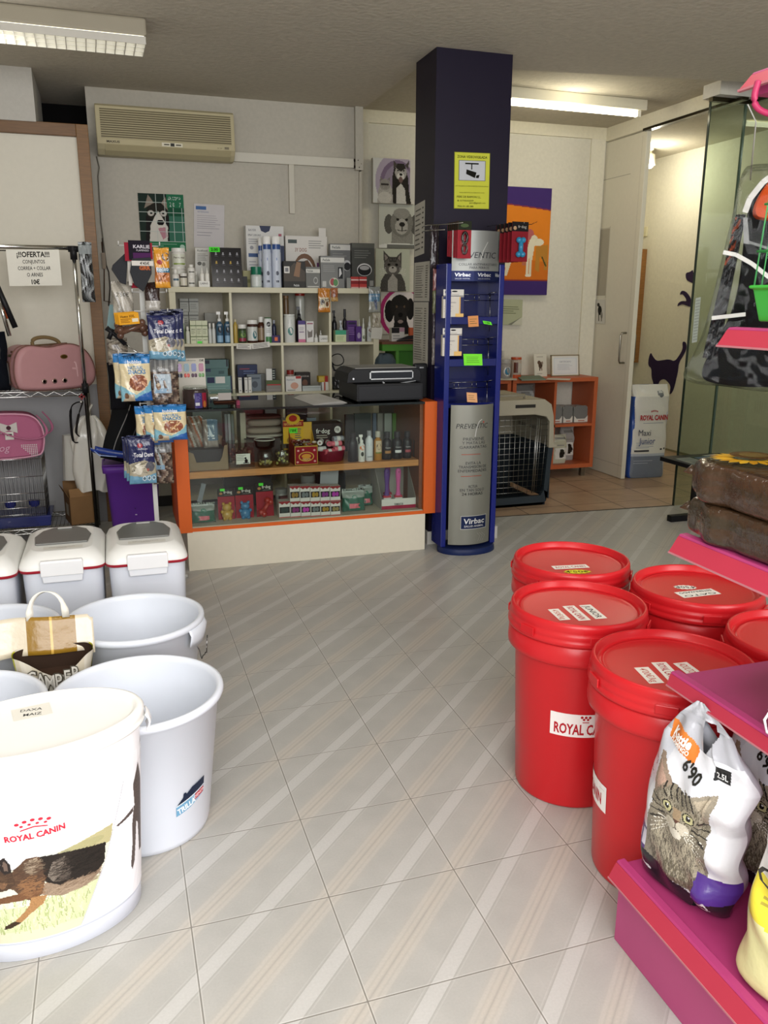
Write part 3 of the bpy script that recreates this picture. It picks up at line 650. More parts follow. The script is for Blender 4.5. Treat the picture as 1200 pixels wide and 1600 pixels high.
for i, pp in enumerate(hp):
    wd = .011 if i in (0, 1, 13, 14) else .007
    vs += [(pp[0]-wd, pp[1]-.002, pp[2]), (pp[0]+wd, pp[1]+.004, pp[2]-.003)]
b.add(vs, [(2*i, 2*i+1, 2*i+3, 2*i+2) for i in range(14)], 'E9E6DA', True); b.obj('carry_handle', parent=sk, m='paper', solid=.002)

# ================================================================ RED BARRELS
bins = [(1.352, 2.142, 'A', 'red lidded feed barrel with junior label on lid, front left of the cluster'),
        (1.364, 1.683, 'C', 'red lidded feed barrel nearest the camera, beside the litter sacks'),
        (1.574, 2.562, 'B', 'red lidded feed barrel with a yellow starburst sticker, furthest back'),
        (1.829, 2.173, 'D', 'red lidded feed barrel with gato esterilizado label, behind right of cluster'),
        (1.828, 1.704, 'E', 'red lidded feed barrel partly hidden under the pink shelf at right edge')]
proto = {}
def barrel(x, y, k, lb):
    t = T('feed_barrel', lb, 'barrel', (x, y, 0), group='red feed barrels')
    def use(nm, mk):
        if nm not in proto: proto[nm] = mk(); proto[nm].parent = t; return proto[nm]
        o = proto[nm].copy(); COL.objects.link(o); o.parent = t; return o
    R_ = 'C41D24'
    use('b', lambda: B().lathe([(.166, 0), (.171, .003), (.173, .01), (.193, .50), (.196, .512), (.197, .50), (.212, .497), (.216, .500), (.217, .512), (.2145, .555), (.210, .560)], R_, n=72).obj('barrel_body', m='red_plastic'))
    use('l', lambda: B().lathe([(.2115, .562), (.217, .563), (.219, .568), (.219, .578), (.2155, .582), (.2165, .586), (.2165, .598), (.2125, .603), (.2135, .607), (.2125, .622), (.209, .632), (.2045, .634), (.200, .631), (.1985, .614), (.196, .611), (.183, .6105), (.1815, .6125), (.178, .611), (.170, .610), (.001, .610)], R_, n=72, cap=False).obj('lid', m='red_plastic'))
    rot = {'A': .3, 'C': -.15, 'B': .4, 'D': .1, 'E': .5}[k]
    for j in range(2):
        def mk():
            b = B(); n = 10
            for r0, r1, z0, z1, hw in ((.214, .224, .503, .528, .17), (.214, .2205, .528, .550, .15)):
                vs = []
                for i in range(n+1):
                    a = -hw+2*hw*i/n
                    for r, z in ((r0, z0), (r1, z0), (r1, z1), (r0, z1)): vs.append((r*math.cos(a), r*math.sin(a), z))
                b.add(vs, [(4*i+q, 4*i+(q+1) % 4, 4*i+4+(q+1) % 4, 4*i+4+q) for i in range(n) for q in range(4)]+[(0, 3, 2, 1), (4*n, 4*n+1, 4*n+2, 4*n+3)], R_)
            return b.obj('grip_handle', m='red_plastic')
        o = use('h', mk); o.rotation_euler = (0, 0, -PI/2+rot+PI*j)
    for j in range(6):
        o = use('c', lambda: B().box(.2165, .2215, -.028, .028, .575, .600, R_).obj('lid_clasp', m='red_plastic', bevel=.002)); o.rotation_euler = (0, 0, -PI/2+rot+.5+j*PI/3)
    return t
BT = {}
for x, y, k, lb in bins: BT[k] = (barrel(x, y, k, lb), x, y)
def lidlabel(k, p0, p1, hh, txt, col, bg='E9E4DA', star=False, shift=0, bold=.01, th=None):
    t, cx, cy = BT[k]; a = PZ(*p0, .6105); c = PZ(*p1, .6105); L_ = math.hypot(c[0]-a[0], c[1]-a[1]); an = math.atan2(c[1]-a[1], c[0]-a[0])
    mx, my = (a[0]+c[0])/2-cx, (a[1]+c[1])/2-cy
    b = B(); ux, uy = math.cos(an), math.sin(an)
    p = P(b, lambda u, v, d: (mx+ux*u-uy*v, my+uy*u+ux*v, .6108+d))
    if star:
        pts = []
        for i in range(28):
            r = 1 if i % 2 else .82; q = 2*PI*i/28; pts.append((L_/2*r*math.cos(q)*1.0, hh/2*r*math.sin(q)*1.15))
        p.poly(pts, bg)
    else: p.rect(-L_/2, -hh/2, L_/2, hh/2, bg)
    for i, tx in enumerate(txt):
        n = len(txt); zz = (n-1-2*i)*hh/2/n; p.text(tx, 0, zz, th or hh*.5/n, col, w=L_*.84, bold=bold)
    b.obj('lid_label', parent=t, m='paper')
ct_ = lambda X, Y: (770+X/2.7907, 820+Y/2.79)
lidlabel('A', ct_(262, 368), ct_(316, 416), .036, ["4'50€/kg"], 'C46A60')
lidlabel('A', ct_(328, 354), ct_(402, 418), .040, ['ROYAL CANIN'], 'B02838', bold=.02)
lidlabel('A', ct_(400, 350), ct_(474, 410), .040, ['JUNIOR'], '2A2622')
lidlabel('C', ct_(646, 622), ct_(716, 692), .040, ["4'00€/kg"], 'C46A60')
lidlabel('C', ct_(722, 600), ct_(800, 680), .042, ['ROYAL CANIN'], 'B02838', bold=.02)
lidlabel('C', ct_(815, 602), ct_(880, 650), .042, ['ADULTO'], 'C4544E')
lidlabel('B', ct_(262, 188), ct_(414, 180), .040, ['ROYAL CANIN'], 'B0484C')
lidlabel('B', ct_(306, 206), ct_(432, 204), .042, ["4'50€"], '3A3A10', bg='D8D23A', star=True)
lidlabel('D', ct_(892, 274), ct_(786, 272), .040, ["4'50€"], '2A2622', star=True)
lidlabel('D', ct_(974, 290), ct_(812, 308), .056, ['GATO', 'ESTERILIZADO'], '2A2622')
def bodylabel(k, px, py, w_, h_, draw):
    t, cx, cy = BT[k]; r0 = .188; a, z = hitcyl(px, py, cx, cy, r0)
    b = B(); rz = lambda q: .173+(.193-.173)*(q-.01)/.49
    p = P(b, cyl(rz(z)+.0004, a0=a, z0=z, rt=rz(z+.1)+.0004, z1=.1), d0=.0006)
    p.rect(-w_/2, -h_/2, w_/2, h_/2, 'F0EBE8', n=10); draw(p); b.obj('body_label', parent=t, m='paper')
def rclogo(p, s=1, ox=0, oy=0, sub=1, w=.19, h=.034):
    p.text('ROYAL CANIN', ox, oy, h, 'B3202C', bold=.03, w=w)
    x0 = ox-.012*0
    for k in range(3): p.ell(ox-.012+k*.012, oy+h*1.25, .0045, .0045, 'B3202C', n=10)
    for k in range(2): p.ell(ox-.006+k*.012, oy+h*1.05, .004, .004, 'B3202C', n=10)
    p.rect(ox-.01, oy+h*.72, ox+.01, oy+h*.80, 'B3202C')
bodylabel('A', 915, 1136, .215, .078, lambda p: rclogo(p, ox=.0, oy=-.012))
bodylabel('C', 908, 1212, .235, .080, lambda p: (rclogo(p, ox=.0, oy=-.006), p.rect(.085, .026, .11, .027, 'A8A4A0')))

# ================================================================ GONDOLA
g = T('shelving_unit', 'magenta metal shop shelving unit at right edge with sloping price rails', 'shelving', (1.1, .2, 0))
MG = 'A8396C'; PK = 'B03246'
b = B(); b.box(-.006, .56, .0, 1.27, 0, .188, 'B04A78'); b.obj('base_plinth', parent=g, m='metal_paint', bevel=.002)
def deck(z, x0, wd, zt, lipx, lipz, nm='shelf'):
    # deck top at z from x0 (front) back to x0+wd; sloping front price rail reaching (lipx, lipz)
    b = B(); b.prism([(x0, z-.004), (x0+.004, z), (x0+.022, z+.001), (x0+.030, z-.012), (x0+wd, z-.012), (x0+wd, z-.042), (x0+.012, z-.042)], .0, 1.27, MG, axis='y'); o = b.obj(nm, parent=g, m='metal_paint', bevel=.0015)
    b = B(); b.prism([(lipx, lipz), (x0-.001, z-.005), (x0+.004, z-.006), (lipx+.006, lipz-.001)], .001, 1.269, PK, axis='y')
    b.prism([(lipx-.001, lipz-.002), (lipx-.001, lipz+.002), (lipx+.006, lipz+.001), (lipx+.006, lipz-.003)], .0, 1.27, 'B8747C', axis='y'); b.obj('price_rail', parent=o, m='metal_paint')
    return o
deck(.232, 1.082-1.1, .58, 0, 1.061-1.1, .189)
deck(.718, 1.187-1.1, .40, 0, 1.178-1.1, .685)
deck(1.053, 1.172-1.1, .42, 0, 1.149-1.1, 1.013)
deck(1.502, 1.246-1.1, .36, 0, 1.222-1.1, 1.464)
deck(1.992, 1.240-1.1, .36, 0, 1.212-1.1, 1.957)
b = B(); b.box(.50, .54, 0, 1.27, 0, 2.2, MG); b.obj('back_panel', parent=g, m='metal_paint')
for y in (.0, 1.24):
    b = B(); b.box(.49, .55, y, y+.03, 0, 2.25, '8A2F63'); b.obj('upright', parent=g, m='metal_paint')
b = B(); b.tube(sm([(.090, 1.19, 1.955), (.083, 1.19, 1.925), (.095, 1.19, 1.905), (.14, 1.18, 1.895), (.45, 1.18, 1.89)]), .006, 'A02C52', m='metal_paint'); b.obj('support_hook', parent=g, m='metal_paint')
# ================================================================ PACKAGE BUILDERS
def span(x0, x1, yt, z, Y):
    xm = (x0+x1)/2; zz = PY(xm, yt, Y)[2]; ym = yt+8
    a, c = PY(x0, ym, Y)[0], PY(x1, ym, Y)[0]; return (a+c)/2, c-a, max(zz-z, .01)
def deco(p, w_, h_, items):
    for it in items:
        k = it[0]
        if k == 'r': p.rect(-w_/2+it[1]*w_, it[2]*h_, -w_/2+it[3]*w_, it[4]*h_, it[5], n=6)
        elif k == 't': p.text(it[1], -w_/2+it[2]*w_, it[3]*h_, it[4]*h_, it[5], w=(it[6]*w_ if len(it) > 6 else None), bold=.01)
        elif k == 'e': p.ell(-w_/2+it[1]*w_, it[2]*h_, it[3]*w_, it[4]*h_, it[5])
        elif k == 'l': p.lines(-w_/2+it[1]*w_, it[2]*h_, -w_/2+it[3]*w_, it[4]*h_, it[5], it[6])
        elif k == 'p': p.poly([(-w_/2+a*w_, c*h_) for a, c in it[1]], it[2])
def carton(name, label, cat, x0, x1, yt, z, Y, d, col, dc=(), m='semi', rz=0, group=None, side=None, tilt=0):
    cx, w_, h_ = span(x0, x1, yt, z, Y); b = B()
    b.box(-w_/2, w_/2, 0, d, 0, h_, col, cols={'-x': side or col, '+x': side or col, '+z': side or col})
    deco(P(b, flat((0, 0, 0))), w_, h_, dc)
    o = b.obj(name, m=m, loc=(cx, Y, z), rot=(-tilt, 0, rz)); return tag(o, label, cat, group)
def bottle(name, label, cat, x0, x1, yt, z, Y, col, cap='F0EFEA', lab=None, kind='screw', group=None, m='plastic_white', sq=1.0, dc=(), bodyh=None, capm='plastic_white'):
    cx, w_, h = span(x0, x1, yt, z, Y); r = w_/2
    t = T(name, label, cat, (cx, Y, z), group=group); n = 20
    bh = h*(bodyh or {'screw': .80, 'pump': .70, 'spray': .72, 'aerosol': .86, 'jar': .80, 'dropper': .62, 'tall': .75, 'tube': .14}[kind])
    b = B()
    if kind == 'jar': b.lathe([(r*.96, 0), (r, .003), (r, bh*.93), (r*.86, bh)], col, n=n, sy=sq)
    elif kind == 'aerosol': b.lathe([(r*.96, 0), (r, .003), (r, bh*.93), (r*.75, bh)], col, n=n, sy=sq)
    else: b.lathe([(r*.95, 0), (r, .003), (r, bh*.78), (r*.92, bh*.86), (r*.5, bh*.95), (r*.45, bh)], col, n=n, sy=sq)
    if lab:
        lz0, lz1 = bh*.12, bh*(.72 if kind not in ('jar', 'aerosol') else .84)
        b.lathe([(r+.0004, lz0), (r+.0004, lz1)], lab, n=n, sy=sq, cap=False)
    p = P(b, cyl(r+.0006, z0=0), d0=.0004); deco(p, r*2, bh, dc)
    b.obj('body', parent=t, m=m)
    b = B()
    if kind in ('screw', 'tall'): b.lathe([(r*.62, bh-.001), (r*.64, bh+.003), (r*.60, h)], cap, n=16)
    elif kind == 'jar': b.lathe([(r*1.0, bh-.002), (r*1.02, bh+.002), (r*1.0, h)], cap, n=n, sy=sq)
    elif kind == 'aerosol': b.lathe([(r*.90, bh-.002), (r*.90, h*.98), (r*.8, h)], cap, n=16)
    elif kind == 'dropper': b.lathe([(r*.55, bh-.001), (r*.5, bh+.12*h), (r*.28, bh+.16*h), (r*.16, h)], cap, n=12)
    elif kind in ('pump', 'spray'):
        b.lathe([(r*.5, bh-.001), (r*.5, bh+.07*h), (r*.18, bh+.09*h), (r*.18, h*.92)], cap, n=12)
        b.box(-r*.75, r*.3, -r*.22, r*.22, h*.91, h, cap)
        if kind == 'spray': b.box(-r*.45, -r*.25, -r*.12, r*.12, h*.78, h*.92, cap)
    b.obj('cap', parent=t, m=capm); return t
def pillow(w_, h_, th, cf, nu=26, nv=34, top=.10, seed=0, wr=.004, flare=0, both=True, b=None):
    """sealed soft pack in its own frame: base z=0, front to -Y"""
    b = b or B(); rr = random.Random(seed); ph = [rr.uniform(0, 6) for _ in range(8)]
    def pt(u, v, s_):
        e = (max(0, 1-abs(2*u-1)**2.6))**.55; f = min(1, v/.10)**.5*min(1, max(0, (1-v)-top*.55)/.16)**.6 if v < 1 else 0
        x = (u-.5)*w_*(1-.035*math.sin(PI*v)**2+flare*(1-v)); y = -s_*th/2*e*f
        y += wr*math.sin(11*u+ph[0]+6*v)*math.sin(9*v+ph[1])*(.3+f)*.6+wr*.5*math.sin(23*u+ph[2]+14*v)*f
        return (x+wr*.4*math.sin(12*v+ph[3]), y, v*h_+wr*.5*math.sin(8*u+ph[4])*(v > .97))
    b.grid(nu, nv, lambda u, v: pt(u, v, 1), cf)
    if both: b.grid(nu//2, nv//2, lambda u, v: pt(u, v, -1), lambda u, v: cf(1-u, v), flip=True)
    return b, (lambda u, v, d: tuple(Vector(pt(min(max(u/w_+.5, 0), 1), min(max(v/h_, 0), .999), 1))+Vector((0, -d, 0))))
def papersheet(name, label, cat, pts, col='E4E2DC', draw=None, n=None, m='paper', th=.0008, group=None):
    """flat sheet from 3 world corners: lower left, lower right, upper left"""
    o, a, c = [Vector(q) for q in pts]; ua, uc = (a-o), (c-o); W_, H_ = ua.length, uc.length; ua.normalize(); uc.normalize(); nn = ua.cross(uc).normalized()
    b = B(); q = [(0, 0, 0), tuple(ua*W_), tuple(ua*W_+uc*H_), tuple(uc*H_)]; bk = [tuple(Vector(k)-nn*th) for k in q]
    b.add(q+bk, [(0, 1, 2, 3), (7, 6, 5, 4), (0, 4, 5, 1), (1, 5, 6, 2), (2, 6, 7, 3), (3, 7, 4, 0)], col)
    if draw: draw(P(b, lambda u, v, d: tuple(ua*u+uc*v+nn*d)), W_, H_)
    return tag(b.obj(name, m=m, loc=o), label, cat, group)

# ================================================================ CUBE SHELF BEHIND THE COUNTER
SZ = [1.653, 1.262, .900, .528, .155]; SX = [.405, .822, 1.190, 1.556, 1.940]; SY0, SY1 = 6.08, 6.455; BRD = 'CDC8AE'
sh = T('cube_shelf', 'cream white cube shelf unit with four columns, full of pet remedies behind counter', 'shelf unit', (1.17, 6.08, 0))
ox = -1.17
def shp(nm, *a):
    b = B(); b.box(*a, BRD); return b.obj(nm, parent=sh, m='semi', bevel=.0015)
shp('top_board', .405+ox, 1.955+ox, 0, .375, 1.616, 1.653)
for x in (.43, 1.922): shp('side_panel', x-.022+ox, x+.022+ox, 0, .375, .02, 1.616)
for z in SZ[1:4]: shp('shelf_board', .452+ox, 1.90+ox, .004, .37, z-.020, z)
shp('bottom_board', .452+ox, 1.90+ox, 0, .375, .118, .155)
for x in (.832, 1.198, 1.563):
    for k in range(4): shp('divider', x-.009+ox, x+.009+ox, .004, .37, SZ[k+1], (1.616 if k == 0 else SZ[k]-.020))
Z0, Z1, Z2, Z3 = SZ[0], SZ[1], SZ[2], SZ[3]
G0, G1, G2 = 'remedies standing on top of the cube shelf', 'bottles and boxes in the upper cube shelf row', 'boxes in the middle cube shelf row'
wh = 'E2E0D8'
# ---- on top
bottle('powder_tub', 'large white supplement tub stacked on another, left end of shelf top', 'tub', 268, 290, 417, Z0, 6.30, wh, wh, kind='jar', lab='DADBCF', group=G0, bodyh=.9, dc=[('r', .1, .5, .9, .7, '6E4A3A'), ('r', .1, .15, .9, .3, '8BA04A')])
hh = PY(279, 417, 6.30)[2]
bottle('powder_tub', 'large white supplement tub with green band, topmost of the left stack', 'tub', 268, 289.5, 388, hh, 6.30, wh, 'E8E7E0', kind='jar', lab='D9DBC9', group=G0, dc=[('t', 'Perra vital', .5, .62, .12, '4A2A1E', .85), ('l', .15, .38, .85, .52, 3, '8A8A80'), ('r', .05, .14, .95, .24, '8BA04A')])
bottle('pill_bottle', 'small white pill bottle at the left end of the shelf top', 'bottle', 268.5, 280, 421, Z0, 6.17, wh, wh, kind='screw', group=G0, dc=[('r', .1, .45, .9, .6, '4E6A7A'), ('l', .1, .15, .9, .4, 3, '777')] if 0 else [('r', .1, .45, .9, .6, '4E6A7A')])
bottle('supplement_jar', 'small dark jar with white lid between white bottles on shelf top', 'jar', 281.5, 292, 427, Z0, 6.17, '2A211C', 'DDDBD4', kind='jar', lab='D5D0C0', group=G0, dc=[('l', .15, .2, .9, .7, 4, '777770')])
bottle('pill_bottle', 'white pill bottle right of the small dark jar, under another bottle', 'bottle', 293, 305, 431, Z0, 6.19, wh, wh, kind='jar', group=G0, dc=[('r', .1, .35, .9, .5, '5A5A52')])
bottle('pill_bottle', 'white pill bottle stacked on its twin beside the small dark jar', 'bottle', 293, 304.5, 413.5, Z0+span(293, 305, 431, Z0, 6.19)[2], 6.19, wh, wh, kind='screw', group=G0, dc=[('r', .1, .35, .9, .5, '6A6A60')])
bottle('pill_bottle', 'grey-white bottle tucked behind the stacked pill bottles on shelf top', 'bottle', 303, 310, 424, Z0, 6.28, 'C9C9BE', wh, group=G0)
papersheet('leaflet', 'white dog leaflet propped behind the nozzle bottles on shelf top', 'leaflet', (PY(305, 448, 6.36), PY(327, 448, 6.36), PY(305, 387, 6.36)), 'D0CFC9', lambda p, W, H_: (p.text('Rosfood', W*.5, H_*.93, H_*.05, '45504A', w=W*.7), p.ell(W*.3, H_*.6, W*.15, H_*.05, '6A6A66'), p.ell(W*.6, H_*.58, W*.12, H_*.05, '8A8A84'), p.lines(W*.15, H_*.66, W*.9, H_*.86, 5, '8F8F8A')))
carton('carton', 'small white carton under two nozzle bottles on shelf top', 'box', 311, 328, 439, Z0, 6.14, .07, 'E3E2DC', [('t', 'LABNO', .5, .6, .3, '2A2A2A', .7)], group=G0)
hh = PY(320, 439, 6.16)[2]
bottle('nozzle_bottle', 'left of two white nozzle bottles on the small white carton', 'bottle', 312, 319, 418, hh, 6.17, wh, wh, kind='dropper', group=G0)
bottle('nozzle_bottle', 'right of two white nozzle bottles on the small white carton', 'bottle', 320, 327, 418, hh, 6.17, wh, wh, kind='dropper', group=G0)
cx, w_, h_ = span(330, 378, 386, Z0, 6.15)
b = B(); b.box(-w_/2, w_/2, 0, .012, 0, h_, '17161A'); p = P(b, flat((0, 0, 0)))
for r in range(4):
    for k in range(4):
        x = -w_/2+w_*(.17+.23*k); z = h_*(.86-.22*r); cc = 'B99A4A' if (r, k) in ((1, 0), (1, 2)) else '9A9AA0'
        p.ell(x, z, .006, .007, cc, n=8); p.ell(x, z-.010, .009, .004, cc, n=8); p.line([(x-.012, z-.02), (x+.012, z-.023)], .0015, '77777C')
cd = tag(b.obj('charm_card', m='gloss', loc=(cx, 6.16, Z0), rot=(-.12, 0, 0)), 'black display card of silver and gold pet charms on shelf top', 'display card')
b = B(); b.box(0, .075, -.004, -.001, 0, .034, '4DE03A'); P(b, flat((.0375, -.004, .017))).text('2.00', 0, 0, .018, '10350C', bold=.03, w=.05); b.obj('price_tag', parent=cd, m='paper', loc=(-w_/2-.01, -.002, h_-.032))
carton('carton', 'small yellow-green carton behind the black charm card', 'box', 380, 391, 423, Z0, 6.30, .05, 'B4B080', [('r', 0, .3, 1, .5, '8A8A5A')], group=G0)
carton('carton', 'little black box right of the charm card', 'box', 379, 386.5, 432, Z0, 6.22, .04, '1C1B1B', group=G0)
carton('display_box', 'tall white deworming display box behind the spray cans', 'box', 384, 443, 353, Z0, 6.33, .10, 'CBCAC6', [('p', [(.36, 1), (.66, 1), (.62, .92), (.51, .89), (.40, .92)], '1E2848'), ('t', 'BAYER', .17, .93, .035, '77777A', .2), ('t', 'SPRAY 2 EN UNO', .22, .85, .03, '55555A', .34), ('r', .05, .50, .30, .56, '2C4A7A'), ('e', .14, .65, .05, .03, '8A8A90'), ('l', .06, .70, .33, .80, 3, '8A8A8E'), ('l', .06, .2, .3, .45, 5, '9A9AA0'), ('r', .86, .84, .94, .88, '9A4A5A')])
for i, (x0, x1, w0) in enumerate(((402.5, 411, 'half hidden left'), (409, 423.3, 'middle'), (423.5, 438, 'right'))):
    bottle('spray_can', 'tall white blue-banded aerosol can on shelf top, %s of three' % w0, 'can', x0, x1, 369.5 if i else 372, Z0, 6.17 if i else 6.26, 'C2C9D6', 'E9E8E4', kind='aerosol', group=G0, dc=[('r', 0, .87, 1, .98, '2A4A86'), ('p', [(0, .87), (1, .87), (1, .80), (.5, .84), (0, .78)], '2A4A86'), ('e', .5, .33, .16, .05, '3A4050'), ('r', .35, .12, .65, .17, '3A4050'), ('r', .42, .62, .5, .68, '4A6AA0'), ('l', .1, .50, .9, .56, 2, '8A90A0')])
bottle('pill_bottle', 'small clear bottle with green cap in front of the display box', 'bottle', 392, 408.5, 417, Z0, 6.17, 'B9C2BC', '0E6A4E', kind='jar', lab='C9CFCB', group=G0, bodyh=.64, dc=[('l', .15, .2, .85, .7, 5, '4A7A6A')])
carton('carton', 'dark blue carton behind the right spray can on shelf top', 'box', 436, 444, 384, Z0, 6.28, .05, '1E2A4A', group=G0)
carton('training_kit_box', 'wide white box with brown dog picture on shelf top', 'box', 446, 511, 369, Z0, 6.34, .09, 'CFCBC4', [('r', .06, .86, .27, .93, '3E4A48'), ('t', '3Y DOG', .36, .74, .07, '8A5A4A', .28), ('l', .55, .76, .95, .93, 4, '8A8A86'), ('e', .45, .35, .27, .32, '6B4A30'), ('e', .43, .30, .24, .28, 'C9C5BE'), ('p', [(.25, .30), (.35, .50), (.52, .55), (.62, .42), (.66, .25), (.55, .22), (.45, .35)], '5A3E28'), ('r', .74, .12, .86, .50, '6E3A72'), ('p', [(.80, 1), (.80, 1.16), (.97, 1.16), (.97, 1)], 'CFCBC4')])
carton('harness_box', 'dark box with white tag and black harness picture in front of dog box', 'box', 443, 477, 408, Z0, 6.16, .05, '26241F', [('p', [(0, .5), (.5, .95), (1, .6), (1, .25), (0, .25)], '4A4238'), ('p', [(.45, .45), (.6, .98), (.8, .95), (.72, .4)], '8A6A50'), ('r', .02, .55, .27, .8, 'D8D5CE'), ('r', .07, .6, .22, .75, '77777A'), ('t', 'PetSafe', .58, .10, .08, 'D8D8D8', .25), ('r', .0, .0, 1, .02, '111111')])
carton('collar_box', 'small grey collar box with a swirl, left of the larger grey boxes', 'box', 478, 500, 417, Z0, 6.16, .05, '6F706C', [('r', 0, .72, 1, .9, 'C9C8C0'), ('t', 'PetSafe', .3, .81, .09, '2A3A34', .4), ('e', .68, .36, .16, .17, 'A8A8A4'), ('e', .68, .36, .11, .11, '6F706C'), ('r', .1, .04, .9, .1, 'B9B8B2')])
carton('collar_box', 'grey training collar box with round sticker in front of a taller box', 'box', 501, 538, 400, Z0, 6.16, .06, '7B7C7A', [('r', 0, .80, 1, .95, 'CDCCC6'), ('t', 'PetSafe', .24, .875, .07, '2A3A34', .3), ('r', .73, .30, .93, .66, '15171A'), ('p', [(.77, .34), (.89, .46), (.84, .62), (.78, .62)], 'CFCFCF'), ('e', .55, .18, .20, .15, 'CDC8B8'), ('e', .49, .20, .1, .11, 'A04A50'), ('e', .62, .18, .1, .11, '5A8A5A'), ('l', .1, .5, .6, .72, 4, '9A9A96'), ('r', .06, .04, .22, .22, 'B8B8B4')])
carton('collar_box', 'tall grey training collar box half hidden by the sticker box', 'box', 516, 549, 381, Z0, 6.24, .06, '6C6D6C', [('r', 0, .86, 1, .98, 'C6C5BF'), ('t', 'PetSafe', .28, .92, .055, '2A3A34', .38), ('e', .78, .52, .2, .12, 'C9C9C9'), ('e', .80, .50, .16, .09, '1A1A1C'), ('l', .1, .62, .8, .8, 4, '8A8A88')])
carton('collar_box', 'tall dark grey collar box with black device picture, right end of shelf top', 'box', 550, 585, 380, Z0, 6.19, .07, '42433F', [('r', .0, .90, 1, .99, '55564F'), ('e', .55, .42, .33, .14, 'C9C9C9'), ('e', .55, .41, .30, .12, '0E0E10'), ('e', .55, .46, .22, .05, '9A9A9A'), ('l', .1, .66, .85, .86, 4, '6A6B66'), ('r', .78, .06, .95, .18, '8A8A86')])
for i, (x0, x1) in enumerate(((548.5, 560.5), (561.5, 573))):
    carton('treat_carton', 'tiny red and white carton before the dark collar box, %s of two' % ('left', 'right')[i], 'box', x0, x1, 432.5, Z0, 6.12, .03, 'B03A36', [('r', 0, .38, 1, .62, '7A1E1E'), ('r', 0, .0, 1, .12, 'C9A8A0'), ('r', 0, .68, 1, .78, 'D8C0BC')], group=G0)
carton('carton', 'tiny grey tag card leaning beside the red and white cartons', 'card', 542, 548, 434, Z0, 6.12, .01, '8A8A86', group=G0)
# ---- hanging from the top board edge
def hang(name, label, cat, x0, x1, y0, y1, Y, th, cf, cvs=None, m='foil', rz=0, group=None, draw=None, top=.1, wr=.003, nu=20, nv=26):
    a = PY(x0, (y0+y1)/2, Y); c = PY(x1, (y0+y1)/2, Y); zt = PY((x0+x1)/2, y0, Y)[2]; zb = PY((x0+x1)/2, y1, Y)[2]; w_ = c[0]-a[0]; h_ = zt-zb
    if cvs: nu, nv = 56, 76
    b, mp = pillow(w_, h_, th, (cvs.at if cvs else cf), nu=nu, nv=nv, top=top, wr=wr, seed=int(x0*7))
    if draw: draw(P(b, mp, d0=.001), w_, h_)
    o = b.obj(name, m=m, loc=((a[0]+c[0])/2, Y, zb), rz=rz, weld=True); return tag(o, label, cat, group)
hang('snack_sachet', 'orange and white dog snack sachet hanging from shelf top board', 'sachet', 497, 516, 450, 488, 6.06, .012, lambda u, v: lin('B9762A') if v > .62 or v < .2 or u < .1 or u > .9 else lin('CFC0A0'), draw=lambda p, w_, h_: (p.ell(-.015, h_*.42, .016, .020, '2A211C'), p.ell(.02, h_*.34, .014, .018, '6A4A30'), p.text('YO', .02, h_*.50, .02, '2A2018', bold=.03)))
hang('snack_sachet', 'small orange-brown sachet hanging right of the dog snack sachet', 'sachet', 517, 528, 450, 471, 6.06, .008, lambda u, v: lin('9A5A34') if v > .3 else lin('B08A50'), draw=lambda p, w_, h_: p.ell(0, h_*.5, .012, .016, '6A2A1E'))
hang('dental_sachet', 'grey and blue sachet hanging at the right end of top board', 'sachet', 576, 594, 448, 488, 6.05, .010, lambda u, v: lin('8A8E8A') if v > .72 else (lin('5A82A0') if v > .42 else lin('9A9C94')), draw=lambda p, w_, h_: (p.rect(-.004, h_*.1, .02, h_*.5, '3A4A6A'), p.text('NATURAL', 0, h_*.64, .010, 'D8DCE0', w=w_*.8)))
hang('dental_sachet', 'pale sachet hanging behind a note under the grey and blue one', 'sachet', 582, 595, 489, 512, 6.06, .008, lambda u, v: lin('A9A290'), draw=lambda p, w_, h_: p.ell(0, h_*.5, .015, .02, '8A8070'))
papersheet('note_card', 'curled white note taped over the right side of the upper row', 'note', (PY(579, 529, 6.06), PY(596, 530, 6.06), PY(581, 511, 6.06)), 'C9C6BC')
# ---- upper row
for k, (x0, x1) in enumerate(((281, 294.5), (295.5, 310))):
    for j, (yt, yb) in enumerate(((510, 534), (487, 510), (466, 487))):
        zz = Z1 if j == 0 else PY(295, (510, 487)[j-1]+0.0, 6.37)[2]
        cx, w_, h_ = span(x0, x1, yt, zz, 6.37); b = B(); b.box(-w_/2, w_/2, 0, .04, 0, h_-.002, 'A9AAA2'); deco(P(b, flat((0, 0, 0))), w_, h_, [('r', 0, .7, 1, .8, '6A6B66'), ('l', .1, .2, .9, .6, 3, '80817A')])
        tag(b.obj('carton', m='semi', loc=(cx, 6.37, zz)), 'pale grey carton, %s of the %s stack at the back of first cube' % (('bottom', 'middle', 'top')[j], ('left', 'right')[k]), 'box', G1)
bottle('lotion_bottle', 'small greenish bottle at far left of the upper row', 'bottle', 281.5, 290, 497, Z1, 6.20, 'A9B4A0', 'D5D5CC', group=G1, lab='8FA07E')
bottle('lotion_bottle', 'small white bottle left of the three green-topped cartons', 'bottle', 290, 296.5, 510, Z1, 6.13, 'D0D2C4', wh, group=G1)
for i, (x0, x1) in enumerate(((297, 305.8), (306.2, 315), (315.3, 324))):
    carton('remedy_carton', 'cream carton with green bands, %s of three in first cube' % ('left', 'middle', 'right')[i], 'box', x0, x1, 501, Z1, 6.12, .04, 'CFD3B4', [('r', 0, .76, 1, .80, '5C7040'), ('r', 0, .28, 1, .32, '5C7040'), ('t', 'SANUS', .5, .62, .06, '3A4A2A', .7), ('l', .15, .4, .85, .56, 3, '8A9070'), ('t', 'SANUS', .5, .16, .05, '3A4A2A', .7)]+([('r', .1, .0, .95, .10, '5BE04A')] if i == 1 else []), group=G1)
